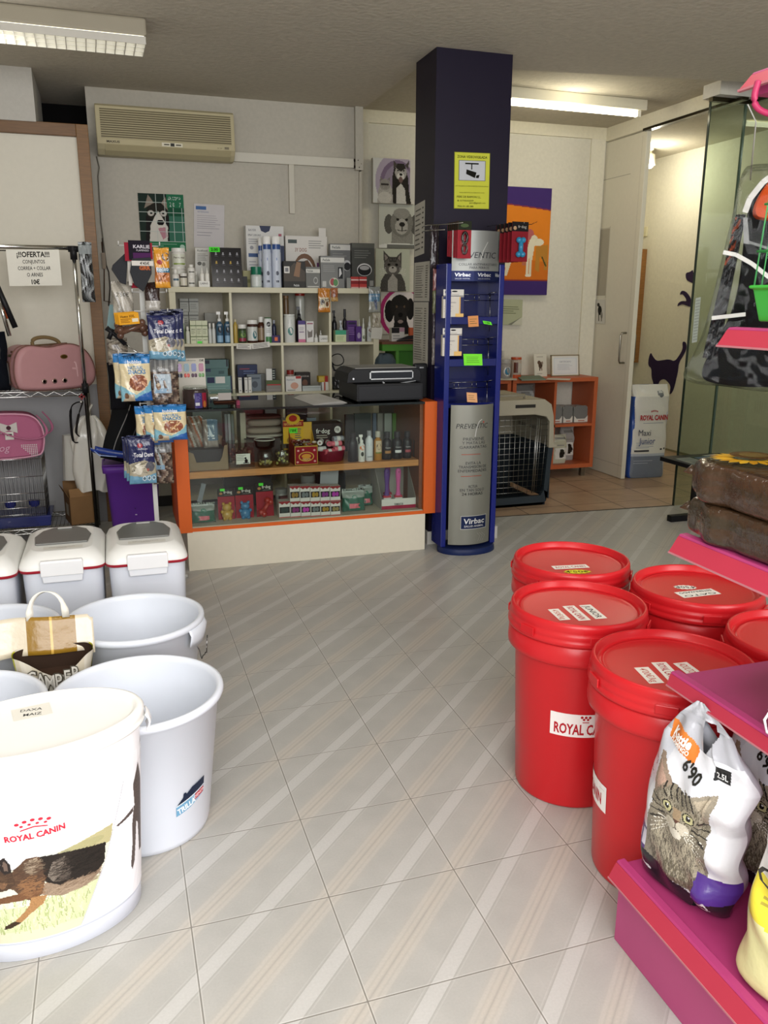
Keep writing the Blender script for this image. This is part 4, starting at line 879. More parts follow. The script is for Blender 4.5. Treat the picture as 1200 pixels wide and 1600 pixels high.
for i, (x0, x1) in enumerate(((325, 330.5), (331, 336.5))):
    bottle('lotion_bottle', 'tiny white bottle beside the blue pump bottles, %s of two' % ('left', 'right')[i], 'bottle', x0, x1, 505, Z1, 6.14, 'CDD0CC', wh, kind='screw', group=G1)
carton('carton', 'flat white box laid behind the tiny white bottles in first cube', 'box', 320, 338, 489, Z1, 6.36, .05, '8F8E86', [('r', 0, .5, 1, .7, '6A6A64')], group=G1)
for i, (x0, x1) in enumerate(((336.5, 348), (348.8, 360.3))):
    bottle('pump_bottle', 'blue pump bottle with white top, %s of two in first cube' % ('left', 'right')[i], 'bottle', x0, x1, 487, Z1, 6.14, '34566E', 'E4E4E0', kind='pump', group=G1, dc=[('e', .5, .62, .3, .14, '14181E'), ('e', .5, .66, .1, .06, '8A8A8A'), ('r', .08, .05, .92, .35, '7FA3BE'), ('t', 'pet', .5, .85, .08, 'D8E0E8', .5)])
bottle('shampoo_bottle', 'slim yellow bottle at left of the second cube', 'bottle', 364, 371, 499, Z1, 6.15, 'B59A48', 'B8AE90', kind='tall', group=G1, bodyh=.9)
bottle('vitamin_jar', 'small jar with white lid and green over red label in second cube', 'jar', 372, 384.5, 507, Z1, 6.13, '2C3A22', 'DAD9D2', kind='jar', group=G1, lab='3F5A30', dc=[('r', 0, .12, 1, .34, '8A2A40'), ('e', .55, .55, .3, .14, '7F9A50')])
bottle('vitamin_jar', 'wide brown jar with white label and teal drop in second cube', 'jar', 385.8, 402, 500, Z1, 6.13, '3A1E14', 'E0DFD8', kind='jar', group=G1, lab='C9CCC6', bodyh=.84, dc=[('e', .66, .42, .20, .20, '2E6A70'), ('l', .1, .5, .6, .75, 3, '777A78')])
bottle('syrup_bottle', 'brown syrup bottle with white cap in second cube', 'bottle', 401, 414.5, 495, Z1, 6.18, '4A2A1C', 'E0DFD8', kind='screw', group=G1, lab='8F7A5E', dc=[('l', .15, .2, .85, .6, 4, '5A4A38')])
bottle('cream_tube', 'white tube with black circle and green base in second cube', 'tube', 412.5, 424.5, 496, Z1, 6.12, 'D2D4D0', '3A6A3A', kind='aerosol', group=G1, sq=.6, bodyh=.98, dc=[('e', .5, .75, .25, .10, '1E1E1E'), ('t', 'pH', .5, .75, .08, 'D0D0D0', .3), ('r', .1, .0, .9, .25, '3A7A3E'), ('l', .2, .4, .8, .6, 3, '8A8A88')])
bottle('shampoo_bottle', 'dark navy bottle with grey cap at right of second cube', 'bottle', 424.5, 431.5, 500, Z1, 6.19, '1E2440', '8A8E96', kind='tall', group=G1, bodyh=.85)
carton('carton', 'small purple carton with orange square, right end of second cube', 'box', 424.5, 440 if 0 else 438, 524, Z1, 6.11, .04, '2E1E52', [('r', .35, .25, .7, .75, 'D86A3A')], group=G1)
bottle('powder_tube', 'tall white cylinder with teal drop at left of third cube', 'canister', 443.5, 460.5, 491, Z1, 6.13, 'CDCFC9', 'D8DAD4', kind='jar', group=G1, bodyh=.96, dc=[('e', .5, .42, .26, .15, '3A7A72'), ('l', .25, .7, .75, .85, 3, '9A9C98')])
bottle('novelty_bottle', 'black dog-shaped bottle in the third cube', 'bottle', 462, 472, 479, Z1, 6.20, '15161A', '15161A', kind='spray', group=G1)
bottle('hanging_jar', 'clear container with red lid behind the dog-shaped bottle', 'container', 461, 476, 458, Z1, 6.33, 'A8A9A0', 'A02C22', kind='jar', group=G1, bodyh=.95, m='gloss')
bottle('hanging_jar', 'amber container at the back left of third cube', 'container', 442, 451, 462, Z1, 6.35, '6A5236', '8A6A48', kind='jar', group=G1, bodyh=.95)
carton('ointment_carton', 'white carton with purple top and pink base in third cube', 'box', 466, 477, 501, Z1, 6.13, .04, 'D5D0CE', [('r', 0, .82, 1, 1, '4A3A78'), ('r', 0, 0, 1, .14, 'C06A8A'), ('r', .12, .45, .8, .5, '8A7A90'), ('l', .12, .55, .8, .72, 3, '9A9AA0')], group=G1, side='5A3A6A')
carton('ointment_carton', 'white carton with grey cat head drawing in third cube', 'box', 478.5, 490, 502, Z1, 6.14, .04, 'D2D0CC', [('p', [(.2, .2), (.15, .6), (.35, .5), (.6, .5), (.85, .62), (.8, .25)], '77706A'), ('r', .1, .86, .9, .92, '9A5A6A')], group=G1)
carton('carton', 'low white carton of small parts in third cube', 'box', 499, 514, 524, Z1, 6.13, .05, 'CFCEC8', [('t', 'LABNO', .5, .5, .3, '55554F', .7)], group=G1)
for i, (x0, x1, yt) in enumerate(((491, 497, 521), (498, 504, 516), (505, 511, 519))):
    bottle('nozzle_bottle', 'tiny white nozzle bottle, %s of three at right of third cube' % ('left', 'middle', 'right')[i], 'bottle', x0, x1, yt, Z1 if i == 0 else Z1, 6.12 if i == 0 else 6.26, 'CFCEC8', 'CFCEC8', kind='dropper', group=G1)
bottle('spray_bottle', 'black trigger bottle at left of the fourth cube', 'bottle', 518.5, 526, 485, Z1, 6.27, '17171A', '17171A', kind='spray', group=G1)
carton('carton', 'green and white carton in the fourth cube', 'box', 524, 545, 516, Z1, 6.13, .06, 'C2CDA4', [('r', 0, .62, .8, 1, '3E9A78'), ('r', .8, 0, 1, 1, '5A4A6A'), ('l', .1, .1, .7, .5, 3, '8A9A70')], group=G1)
bottle('spray_bottle', 'small white spray bottle behind the green carton', 'bottle', 529.5, 536, 501, Z1, 6.25, 'B5C0C4', 'D0D4D6', kind='spray', group=G1)
bottle('spray_bottle', 'tall black bottle in the middle of fourth cube', 'bottle', 535.5, 541.5, 483, Z1, 6.33, '18171E', '18171E', kind='tall', group=G1)
carton('purple_carton', 'large purple carton in the fourth cube', 'box', 542.5, 557.5, 501, Z1, 6.18, .05, '4E2A6E', [('r', .1, .82, .9, .92, '2A2040'), ('l', .1, .3, .9, .7, 4, '8A6AA0')], group=G1)
carton('purple_carton', 'small purple carton right of the larger purple one', 'box', 556.5, 565, 510, Z1, 6.13, .04, '523078', [('e', .5, .4, .3, .2, 'A090B0')], group=G1)
for i, (x0, x1, yt) in enumerate(((559, 564, 498), (564.6, 570.8, 497))):
    bottle('nozzle_bottle', 'white nozzle bottle with green print, %s of two in fourth cube' % ('left', 'right')[i], 'bottle', x0, x1, yt, Z1, 6.25 if i == 0 else 6.14, 'CDD2C4', 'D8DAD0', kind='dropper', group=G1, dc=[('e', .5, .3, .3, .12, '4A5A38')])
bottle('nozzle_bottle', 'larger white nozzle bottle with grey label, right of fourth cube', 'bottle', 573, 582, 494, Z1, 6.16, 'C9CCCA', 'D8DAD6', kind='dropper', group=G1, dc=[('e', .5, .72, .3, .1, '7A5A4A'), ('e', .5, .45, .3, .2, '9AA09A')])
papersheet('shelf_label', 'white printed price strip on the board below the second cube', 'label', (PY(369.5, 545, 6.07), PY(393, 546, 6.07), PY(369.5, 536.5, 6.07)), 'D8D5CC', lambda p, W, H_: p.lines(W*.08, H_*.1, W*.95, H_*.9, 3, '55534E'))
papersheet('shelf_label', 'white printed price strip right of the other one below second cube', 'label', (PY(394, 545.5, 6.069), PY(422, 542, 6.069), PY(393, 537, 6.069)), 'D8D5CC', lambda p, W, H_: p.lines(W*.08, H_*.1, W*.95, H_*.9, 3, '55534E'))
# ---- middle row
carton('glove_box', 'teal and grey box, lowest of the stack in first cube middle row', 'box', 322, 363, 588, Z2, 6.12, .12, '6E928E', [('r', .04, .62, .32, .95, '22284E'), ('r', .36, .60, .72, .98, 'D5D4CE'), ('l', .05, .1, .9, .5, 3, '86A5A0'), ('r', .93, 0, 1, 1, '22284E')], group=G2)
z_ = PY(340, 588, 6.13)[2]
carton('glove_box', 'dark teal box in the middle of the stack in first cube', 'box', 318, 356, 576, z_, 6.14, .12, '50706E', [('r', 0, .6, .3, 1, '2A3050'), ('r', .62, .3, .85, .7, '3A5656')], group=G2)
z__ = PY(340, 576, 6.15)[2]
carton('glove_box', 'dark teal box on top of the stack in first cube', 'box', 320, 357, 562, z__, 6.16, .12, '567472', [('r', .0, .55, .2, .95, '1A2032'), ('r', .9, .2, .97, 1, '22262E')], group=G2)
carton('carton', 'navy blue box at the back of second cube in middle row', 'box', 371, 402, 570, Z2, 6.32, .07, '232C4E', [('r', .1, .82, .6, .86, '8A3A4A'), ('l', .3, .6, .9, .8, 2, '5A6A90')], group=G2)
for i, (x0, x1, yt) in enumerate(((372.5, 378, 590), (382, 387, 590), (388, 393, 589.5))):
    carton('slim_carton', 'slim white carton standing in second cube middle row, %s of three' % ('left', 'middle', 'right')[i], 'box', x0, x1, yt, Z2, 6.12, .06, 'CCCBC4', [('e', .5, .15, .2, .03, '3A3A3A'), ('r', .1, .85, .9, .9, '8A8A88')], group=G2, side='77776F')
carton('carton', 'grey-blue box behind the slim white cartons', 'box', 386, 408, 585, Z2, 6.22, .06, '6E7880', [('r', .1, .72, .9, .82, '4A5560'), ('e', .55, .4, .2, .2, '4A5058')], group=G2)
carton('carton', 'grey box beside the green grass kit in second cube', 'box', 405, 415, 584, Z2, 6.30, .06, '80827E', group=G2)
carton('grass_kit', 'display box with green grass picture and red stripe in second cube', 'box', 416, 443 if 0 else 441, 594, Z2, 6.13, .06, '7E7A74', [('r', 0, .55, 1, 1, '4C5A36'), ('r', .05, .56, .9, .66, 'A8383A'), ('r', .1, .1, .9, .25, '8A8680')], group=G2)
carton('grass_kit', 'white and black card standing on the green grass kit', 'box', 416, 431, 576, PY(430, 594, 6.14)[2], 6.14, .03, 'CFCFCA', [('r', .6, 0, 1, 1, '1E2420'), ('l', .65, .1, .95, .9, 4, 'A8B0A8')], group=G2)
carton('tablet_box', 'white tablet box with red corner in the third cube', 'box', 446.5, 471, 588, Z2, 6.12, .07, 'D3D1CC', [('r', .64, .84, .98, 1, 'A83A3A'), ('t', 'NexGard', .3, .78, .10, '6A7A8A', .5), ('e', .55, .38, .25, .22, 'C99A86'), ('r', .1, .05, .6, .12, '9A9A96')], group=G2)
bottle('small_jar', 'little jar with red lid behind the white tablet box', 'jar', 448, 459, 578, Z2, 6.25, 'A89A90', '8A2C26', kind='jar', group=G2)
carton('carton', 'dark box behind the tablet box in third cube', 'box', 463, 485, 582, Z2, 6.22, .07, '2A2421', [('t', 'Canine', .5, .8, .12, 'A8A098', .8), ('e', .6, .4, .2, .2, '6A4A3A')], group=G2)
carton('carton', 'low pale box right of the tablet box', 'box', 473, 501.5, 603, Z2, 6.12, .07, 'B9C0BE', [('r', 0, .6, 1, .75, '9AA09E')], group=G2)
carton('carton', 'small white box at right of the third cube', 'box', 503, 514, 597, Z2, 6.13, .06, 'D0CFCA', [('r', .3, 0, .5, 1, 'A84A3A')], group=G2)
carton('carton', 'yellow and red box resting on the small white box', 'box', 498, 516 if 0 else 515, 587.5, PY(508, 597, 6.14)[2], 6.14, .06, 'B59A32', [('r', .55, 0, 1, 1, '9A2A2A'), ('l', .05, .2, .5, .8, 3, 'D8C880')], group=G2)
t = T('wire_toy', 'black wire ring toy lying in the fourth cube of the middle row', 'toy', (1.66, 6.25, Z2))
b = B(); b.tube([(.05*math.cos(a), .01*math.sin(3*a), .22+.045*math.sin(a)) for a in np.linspace(0, 2*PI, 20)[:-1]], .004, '1A1A1C', closed=True); b.tube([(-.05, 0, .20), (-.02, .02, .14), (.06, 0, .10), (-.04, 0, .05), (.03, 0, .006)], .008, '222226'); b.obj('wire', parent=t)
for i, (x, y, w_, h_, c_) in enumerate(((1.63, 6.16, .05, .10, '2A2A2C'), (1.70, 6.22, .07, .13, '4E4A48'), (1.78, 6.18, .08, .15, '6A6660'), (1.85, 6.24, .05, .11, '57534E'))):
    b, _ = pillow(w_*2, h_, .03, lambda u, v: lin(c_), nu=12, nv=12, wr=.008, seed=i); q = b.obj('spare_part_bag', m='bag_plastic', loc=(x, y, Z2), rz=.2*i-.3, weld=True)
    tag(q, '%s crumpled bag behind the cash register in fourth cube' % ('small black', 'dark grey', 'larger grey-brown', 'narrow brown')[i], 'bag', G2)
# ---- third row seen through and above the counter
row3 = [(372, 410, 618, '5A1F26', 'low maroon box'), (414, 432, 622, '6A6F70', 'grey box'), (447, 480, 617, '262A2C', 'dark box'), (300, 345, 622, '7A8A88', 'grey-green box')]
for i, (x0, x1, yt, c_, nm) in enumerate(row3):
    carton('carton', nm+' in the third row, seen just above the counter glass', 'box', x0, x1, yt, Z3, 6.14, .14, c_, [('r', .1, .1, .9, .2, 'A8A8A0')])
# ================================================================ GLASS COUNTER
CT = Vector((1.10, 4.765, 0)); OR = 'CE5E22'
ctr = T('display_counter', 'orange framed glass display counter on a cream plinth in front of the shelves', 'counter', CT)
def part(nm, fn, m='semi', par=None, base=CT, root=None, **k):
    b = B(); b.M = Matrix.Translation(-Vector(base)); fn(b); return b.obj(nm, parent=par or root or ctr, m=m, **k)
part('plinth', lambda b: b.box(.343, 1.837, 4.765, 5.24, 0, .24, 'D6CFBC'), bevel=.002)
part('side_panel', lambda b: b.box(.300, .375, 4.760, 5.30, .236, .948, OR), bevel=.002)
part('side_panel', lambda b: b.box(1.822, 1.905, 4.760, 5.30, .240, .957, OR), bevel=.002)
part('bottom_shelf', lambda b: (b.box(.375, 1.822, 4.763, 5.29, .240, .262, OR, cols={'+z': 'B5AD98'}), b.box(.375, 1.822, 4.775, 5.28, .262, .266, 'B5AD98')))
part('middle_shelf', lambda b: b.box(.377, 1.800, 4.800, 5.27, .548, .588, 'C4874A'), m='wood', bevel=.002)
part('glass_front', lambda b: b.box(.375, 1.822, 4.774, 4.778, .266, .944, 'FFFFFF'), m='pane')
part('glass_top', lambda b: b.box(.350, 1.822, 4.765, 5.42, .945, .956, 'FFFFFF'), m='smoke_glass')
part('glass_edge', lambda b: b.box(.350, 1.822, 4.760, 4.765, .944, .957, '151C1A'), m='gloss')
part('inner_lining', lambda b: b.box(1.800, 1.821, 4.79, 5.29, .27, .94, '7E4A30'), m='wood')
MZ, LZ, TZ = .588, .2665, .957
GM, GL = 'goods on the middle shelf of the counter', 'goods on the bottom shelf of the counter'
# cardboard tray with dark pouch
cx, w_, h_ = span(291, 356, 692, MZ, 4.83)
t = T('cardboard_tray', 'brown cardboard tray with notched front holding dog treat pouches, left in counter', 'box', (cx, 4.83, MZ), rz=.02); w2 = w_/2; h_ = .17
b = B(); b.prism([(-w2, 0), (w2, 0), (w2, h_*.86), (w2*.84, h_*.86), (w2*.70, h_*.45), (w2*.58, h_*.30), (-w2*.55, h_*.30), (-w2*.68, h_*.62), (-w2, h_*.72)], 0, .003, '8A7860'); b.box(-w2, -w2+.003, 0, .22, 0, h_*.8, '8A7860'); b.box(w2-.003, w2, 0, .22, 0, h_*.9, '8A7860'); b.box(-w2, w2, .217, .22, 0, h_, '8A7860'); b.box(-w2, w2, 0, .22, 0, .003, '7A6A54'); b.obj('tray', parent=t, m='carton_board')
b = B(); b.box(-w2+.015, w2-.015, .02, .19, .004, h_*.72, '2C2A2C'); b.obj('lining', parent=t, m='semi')
hang('treat_pouch', 'clear pouch with blue and silver label standing in the cardboard tray', 'pouch', 317, 341, 655, 700, 4.90, .04, lambda u, v: lin('5A7286') if (u > .3 and v > .25) else lin('8A8078'), draw=lambda p, w, h: (p.rect(-.01, h*.4, .02, h*.8, 'B8C4CC'), p.lines(-.02, h*.3, .03, h*.6, 3, 'D8DCDE')))
hang('treat_pouch', 'clear pouch of brown and orange chews at the left of the cardboard tray', 'pouch', 292, 318, 650, 700, 4.95, .04, lambda u, v: lin(('6E5A48', '8A7A6C', '9A5A3A', 'A8A49A')[int(u*7+v*5) % 4]))
for i in range(3):
    carton('booklet', 'grey booklet leaning upright in counter, %s of three' % ('left', 'middle', 'right')[i], 'booklet', 351+i*5, 355+i*5, 647, MZ, 5.05, .12, ('6E7474', '8A9090', '5E6464')[i], group=GM)
carton('folder', 'cream upright folder beside the grey booklets', 'folder', 375, 383.5, 645, MZ, 5.08, .14, 'A89F8C')
carton('folder', 'dull brown box behind the folded towels', 'box', 384, 394, 650, MZ, 5.12, .12, '6E5E56')
def soft(name, label, cat, loc, sx, sy, sz, col, m='cloth', rz=0, e=3.5, group=None, folds=0):
    b = B()
    def fn(u, v):
        a = 2*PI*u; q = PI*(v-.5); cx_, sx_ = math.cos(a), math.sin(a); cq, sq = math.cos(q), math.sin(q); f = lambda k: math.copysign(abs(k)**(2/e), k)
        return (sx/2*f(cx_)*abs(cq)**(2/e)+folds*math.sin(9*a+3*q), sy/2*f(sx_)*abs(cq)**(2/e)+folds*math.cos(7*a), sz/2*f(sq)+sz/2+folds*math.sin(5*a+2))
    b.grid(28, 12, fn, lambda u, v: lin(col)); o = b.obj(name, m=m, loc=loc, rz=rz); return tag(o, label, cat, group)
zt = .76
carton('riser_box', 'dark low box under the folded towels in counter', 'box', 384, 438, 686, MZ, 5.02, .2, '3A3330')
for i, (w, c_, dz, h) in enumerate(((.24, 'A8A296', 0, .022), (.23, '958A7C', .022, .045), (.22, '8A7E72', .067, .05), (.22, '5A3A34', .117, .02))):
    soft('folded_towel', ('pale grey folded cloth at the bottom of stack in counter', 'beige folded towel, second from bottom of the stack', 'thick taupe folded towel near the top of the stack', 'thin maroon cloth on top of the folded towels')[i], 'towel', (PY(412, 660, 5.12)[0], 5.13, PZ(412, 686, MZ)[2]+dz+(PY(412, 686, 5.02)[2]-MZ)), w, .16, h, c_, group=GM)
cx, w_, h_ = span(358, 397, 684, MZ, 4.86)
t = T('clear_box', 'clear plastic box of brown chews with white cat label in counter', 'container', (cx, 4.86, MZ))
b = B(); b.box(-w_/2, w_/2, 0, .12, 0, .15, 'FFFFFF'); b.obj('box_body', parent=t, m='clear_plastic')
b = B()
for i in range(40): b.ball((random.uniform(-w_/2+.015, w_/2-.015), random.uniform(.015, .105), random.uniform(.012, .10)), random.uniform(.008, .014), random.choice(['6E5A4C', '5C4A40', '7A6658', '4E3E36']), n=6, k=4)
b.obj('chews', parent=t, m='matte')
b = B(); p = P(b, flat((.005, -.0005, .052))); p.rect(-.042, -.03, .042, .032, 'D9DAD2'); p.lines(-.038, -.01, .02, .028, 4, '8A8C86'); p.ell(.018, -.012, .010, .012, '151515'); p.ell(.014, .005, .006, .006, '151515'); p.rect(0, -.026, .035, -.021, '151515'); b.obj('cat_label', parent=t, m='paper')
def glassjar(name, label, x0, x1, yt, Y, fill, fh):
    cx, w, h = span(x0, x1, yt, MZ, Y); r = w/2; t = T(name, label, 'jar', (cx, Y, MZ), group=GM)
    b = B(); b.lathe([(r*.9, 0), (r, .006), (r, h*.85), (r*.85, h)], 'FFFFFF', n=24); b.obj('jar_body', parent=t, m='clear_plastic')
    b = B()
    for i in range(26):
        a = random.random()*2*PI; q = r*.8*random.random()**.5; b.ball((q*math.cos(a), q*math.sin(a), random.uniform(.01, h*fh)), random.uniform(.005, .009), random.choice(fill), n=6, k=4)
    b.obj('treats', parent=t, m='matte'); return t
glassjar('treat_jar', 'round clear jar with a few yellow bone treats, left of two', 402, 427, 705, 4.86, ['C9C078', 'B5A85E', '8A7A5A'], .4)
glassjar('treat_jar', 'round clear jar packed with yellow star treats, right of two', 429, 452, 702, 4.87, ['CFCB86', 'BDB66A', '7A6C50'], .8)
cx, w_, h_ = span(398, 427, 683, MZ, 5.0)
t = T('glass_bowl', 'shallow clear bowl with pale rim resting behind the treat jars', 'bowl', (cx, 4.98, MZ))
b = B(); b.lathe([(.025, 0), (.025, .06), (.03, .07), (.055, .10), (.062, .145), (.064, .146), (.058, .10), (.0, .075)], '9A9684', n=24, cap=False); b.obj('bowl', parent=t, m='clear_plastic')
b = B(); b.tube([(.063*math.cos(a), .063*math.sin(a), .146) for a in np.linspace(0, 2*PI, 25)[:-1]], .003, 'C9C8BC', closed=True, n=6); b.obj('rim', parent=t)
# natural treats display box
cx, w_, _ = span(460, 497, 700, MZ, 4.83); w2 = w_/2
t = T('treat_display', 'red and yellow natural treats counter display box with green price tag', 'display box', (cx, 4.83, MZ))
b = B(); b.box(-w2, w2, 0, .002, 0, .118, 'B4923C'); b.box(-w2, w2, .16, .162, 0, .24, 'C49A34'); b.prism([(0, 0), (.16, 0), (.16, .20), (.10, .13), (0, .118)], -w2, -w2+.002, '8A2A26', axis='x'); b.prism([(0, 0), (.16, 0), (.16, .20), (.10, .13), (0, .118)], w2-.002, w2, 'C49A34', axis='x'); b.box(-w2, w2, 0, .16, 0, .002, '7A2220')
b.obj('box_body', parent=t, m='semi')
b = B(); p = P(b, flat((0, -.0005, 0))); p.rect(-w2+.006, .006, w2-.006, .112, '8A1E28'); p.ell(0, .052, .048, .030, 'C9A24A'); p.ell(0, .052, .042, .025, '8A1E28'); p.ell(0, .055, .03, .014, 'C98A3A'); p.text('TREATS', 0, .035, .012, 'E2C878', bold=.02, w=.05)
for q in ((-.05, .09), (.05, .09), (-.055, .02), (.052, .022), (-.02, .095)): p.ell(q[0], q[1], .007, .006, 'D89A9A')
p = P(b, flat((-.035, .159, 0))); p.rect(-w2, .11, w2*.75, .255, 'C9A032'); p.rect(-w2, .215, w2*.75, .250, '8A2A22'); p.text('NATURAL TREATS', -.012, .232, .016, 'D8A860', bold=.02, w=.11); p.ell(-.01, .262, .045, .034, 'C9A032'); p.ell(-.01, .266, .026, .020, '9A2A22'); p.lines(.0, .14, .045, .205, 5, '2C4A66'); p.ell(-.03, .13, .02, .02, '8A6A28')
b.obj('backing_card', parent=t, m='paper')
b = B()
for i in range(22): b.ball((random.uniform(-w2+.01, w2-.01), random.uniform(.03, .14), random.uniform(.10, .14)), .012, random.choice(['6A2A26', '8A4A3A', 'B8A89A', '4A2420']), n=6, k=4, sc=(1.4, 1, .7))
b.obj('wrapped_treats', parent=t, m='foil')
b = B(); b.box(-.072, -.020, .150, .153, .176, .208, '66E040'); P(b, flat((-.046, .150, .192))).text("1'00€", 0, 0, .017, '14300C', bold=.03, w=.042); b.obj('price_tag', parent=t, m='paper')
carton('waste_bag_box', 'black box of dog waste bag dispensers behind the basket of rolls', 'box', 484, 535, 662, MZ, 5.0, .14, '1E1815', [('t', 'fr·dog', .40, .80, .13, 'D8D4CC', .42), ('e', .85, .82, .10, .10, 'CFCBC4'), ('t', 'FR', .85, .82, .09, '2A2420', .12), ('l', .2, .58, .6, .70, 2, 'A8A090')])
cx, w_, h_ = span(497, 543, 708, MZ, 4.87)
t = T('basket', 'maroon oval basket full of pink and silver bag rolls', 'basket', (cx, 4.93, MZ)); sy = .75
b = B(); b.lathe([(w_*.40, 0), (w_*.43, .004), (w_*.5, .065), (w_*.51, .07), (w_*.48, .068), (w_*.41, .01), (.001, .008)], '6A1A2C', n=28, sy=sy, cap=False); b.obj('bowl', parent=t, m='gloss')
def bagroll(x, y, z, rz, c_, lb):
    q = T('bag_roll', lb, 'roll', (cx+x, 4.93+y, MZ+z), rot=(0, PI/2, rz), group='waste bag rolls in the basket')
    b = B(); b.lathe([(.017, -.035), (.017, .035)], c_, n=16); b.obj('roll', parent=q, m='bag_plastic'); b = B(); b.lathe([(.0172, -.012), (.0172, .012)], 'D8D4D0', n=16, cap=False); b.lathe([(.006, -.0355), (.006, .0355)], '8A5A5A', n=10); b.obj('core', parent=q, m='paper')
for i, (x, y, z, r, c_, lb) in enumerate(((-.065, .0, .075, .3, 'C9C6C6', 'silver and black bag roll at the left of the basket'), (-.055, .03, .115, 1.2, 'D8D5D2', 'white bag roll on top at the left of the basket'), (-.01, .01, .11, 1.5, 'B85A6A', 'pink bag roll with its end facing out, centre of the basket'), (.05, -.02, .075, .2, 'D06A78', 'long salmon pink bag roll at the front right of the basket'), (.045, .03, .10, .1, 'D8707C', 'salmon pink bag roll stacked at the right of the basket'), (-.02, -.04, .065, .4, 'C45A68', 'pink bag roll low in the front of the basket'), (.06, .04, .13, .2, '9A9CA4', 'grey bag roll on top at the right of the basket'))): bagroll(x, y, z, r, c_, lb)
bottle('shampoo_bottle', 'square black bottle just right of the basket of rolls', 'bottle', 543.5, 558.5, 676, MZ, 4.86, '15141A', '15141A', kind='tall', group=GM, sq=.8, bodyh=.82)
bottle('spray_bottle', 'slim white spray bottle with an orange dog print', 'bottle', 559.5, 570, 679, MZ, 4.85, 'D5D4CE', 'E4E3DE', kind='spray', group=GM, dc=[('e', .5, .72, .4, .12, 'D8743A'), ('e', .5, .40, .22, .12, '2A3028'), ('l', .2, .1, .8, .25, 2, '8A8A86')])
bottle('spray_bottle', 'little white spray nozzle showing behind the orange print bottle', 'bottle', 556, 561, 683, MZ, 4.93, 'CFCEC8', 'CFCEC8', kind='spray', group=GM)
bottle('foam_can', 'white aerosol can with silver cap on the middle shelf', 'can', 571, 582.5, 672.5, MZ, 4.86, 'CDD0D4', '8A8C90', kind='screw', group=GM, bodyh=.84, dc=[('l', .2, .6, .8, .75, 3, '8A9AA8'), ('t', 'menfor', .5, .18, .06, '3A4050', .7)])
bottle('shampoo_bottle', 'amber shampoo bottle with clear cap and terrier print', 'bottle', 584, 596.5, 673.5, MZ, 4.87, 'A8742C', 'B5B0A4', kind='screw', group=GM, m='gloss', dc=[('r', .1, .35, .9, .85, 'C9B494'), ('e', .5, .6, .28, .14, '4A3424'), ('r', .1, .30, .9, .36, '6A7A3A')])
for i, (x0, x1, yt, Y, lc, ln) in enumerate(((597.5, 611.5, 675, 4.87, 'A8794A', 'tan'), (613, 628, 674, 4.88, 'D8D8D8', 'white'), (629.5, 642.5, 674, 4.88, 'A84A54', 'red'), (646.5, 659.5, 673, 4.89, 'B58A68', 'peach'), (641, 650, 672, 4.98, '55504A', 'dull grey, half hidden'))):
    bottle('shampoo_bottle', 'black shampoo bottle with a %s label band, right side of counter' % ln, 'bottle', x0, x1, yt, MZ, Y, '17161A', '26252A', kind='screw', group='black shampoo bottles', dc=[('r', .15, .30, .85, .42, lc), ('t', 'Canina', .5, .56, .06, 'C9C9C9', .6), ('l', .2, .12, .8, .22, 2, '5A5A5E')])
for x0, x1, yt, Y, c_, lb, cat in ((540, 553, 640, 5.22, '1B1A1C', 'black binder standing behind the square black bottle', 'binder'), (554, 580, 638, 5.22, '1E2A28', 'wide dark green binder behind the spray bottles', 'binder'), (583, 588, 638, 5.24, '4A5A6A', 'thin blue-grey folder behind the aerosol can', 'folder'), (590, 598, 638, 5.24, '77766E', 'grey folder behind the amber bottle', 'folder'), (601, 612, 638, 5.24, '8E958C', 'pale green-white board behind the black shampoo bottles', 'board'), (613.5, 619, 638, 5.24, '4E7A2E', 'green board edge behind the black shampoo bottles', 'board'), (510, 517, 650, 5.24, '8A2A34', 'red folder spine behind the waste bag box', 'folder'), (518, 532, 648, 5.24, '8E9088', 'grey and white folders behind the waste bag box', 'folder'), (480, 494, 645, 5.24, '7E8A92', 'grey-blue folder behind the treat display', 'folder'), (440, 446, 645, 5.24, '9A9486', 'pale folder behind the treat display', 'folder')):
    carton('upright_file' if cat != 'board' else 'board', lb, cat, x0, x1, yt+8, MZ, Y, .03, c_)
# ---- bottom shelf
def packbag(x0, x1, y0, y1, lb, Y):
    cx, w, h = span(x0, x1, y0, LZ, Y); b, mp = pillow(w, h, .06, lambda u, v: lin('1E5A46') if v < .62 else lin('8A938C'), nu=22, nv=24, wr=.004, seed=int(x0), top=.3)
    p = P(b, mp, d0=.0015); p.rect(-w*.22, h*.18, w*.24, h*.38, 'C9606A', n=6); p.lines(-w*.18, h*.2, w*.2, h*.36, 3, 'E0A0A4'); p.ell(0, h*.66, w*.12, h*.08, '2A6A54')
    return tag(b.obj('snack_bag', m='foil', loc=(cx, Y, LZ), weld=True), lb, 'bag', 'green snack bags')
packbag(298, 336, 785, 822, 'green snack bag with a pink label at the left end of bottom shelf', 4.86)
packbag(534, 570, 763, 802, 'green snack bag with a pink label right of the little cartons', 4.86)
packbag(560, 582, 757, 795, 'dark green snack bag tucked behind the right green bag', 4.98)
papersheet('paper_tag', 'grey paper strip leaning above the left green snack bag', 'tag', (PY(308, 783, 4.93), PY(315, 786, 4.93), PY(315, 754, 4.93)), '7E8488')
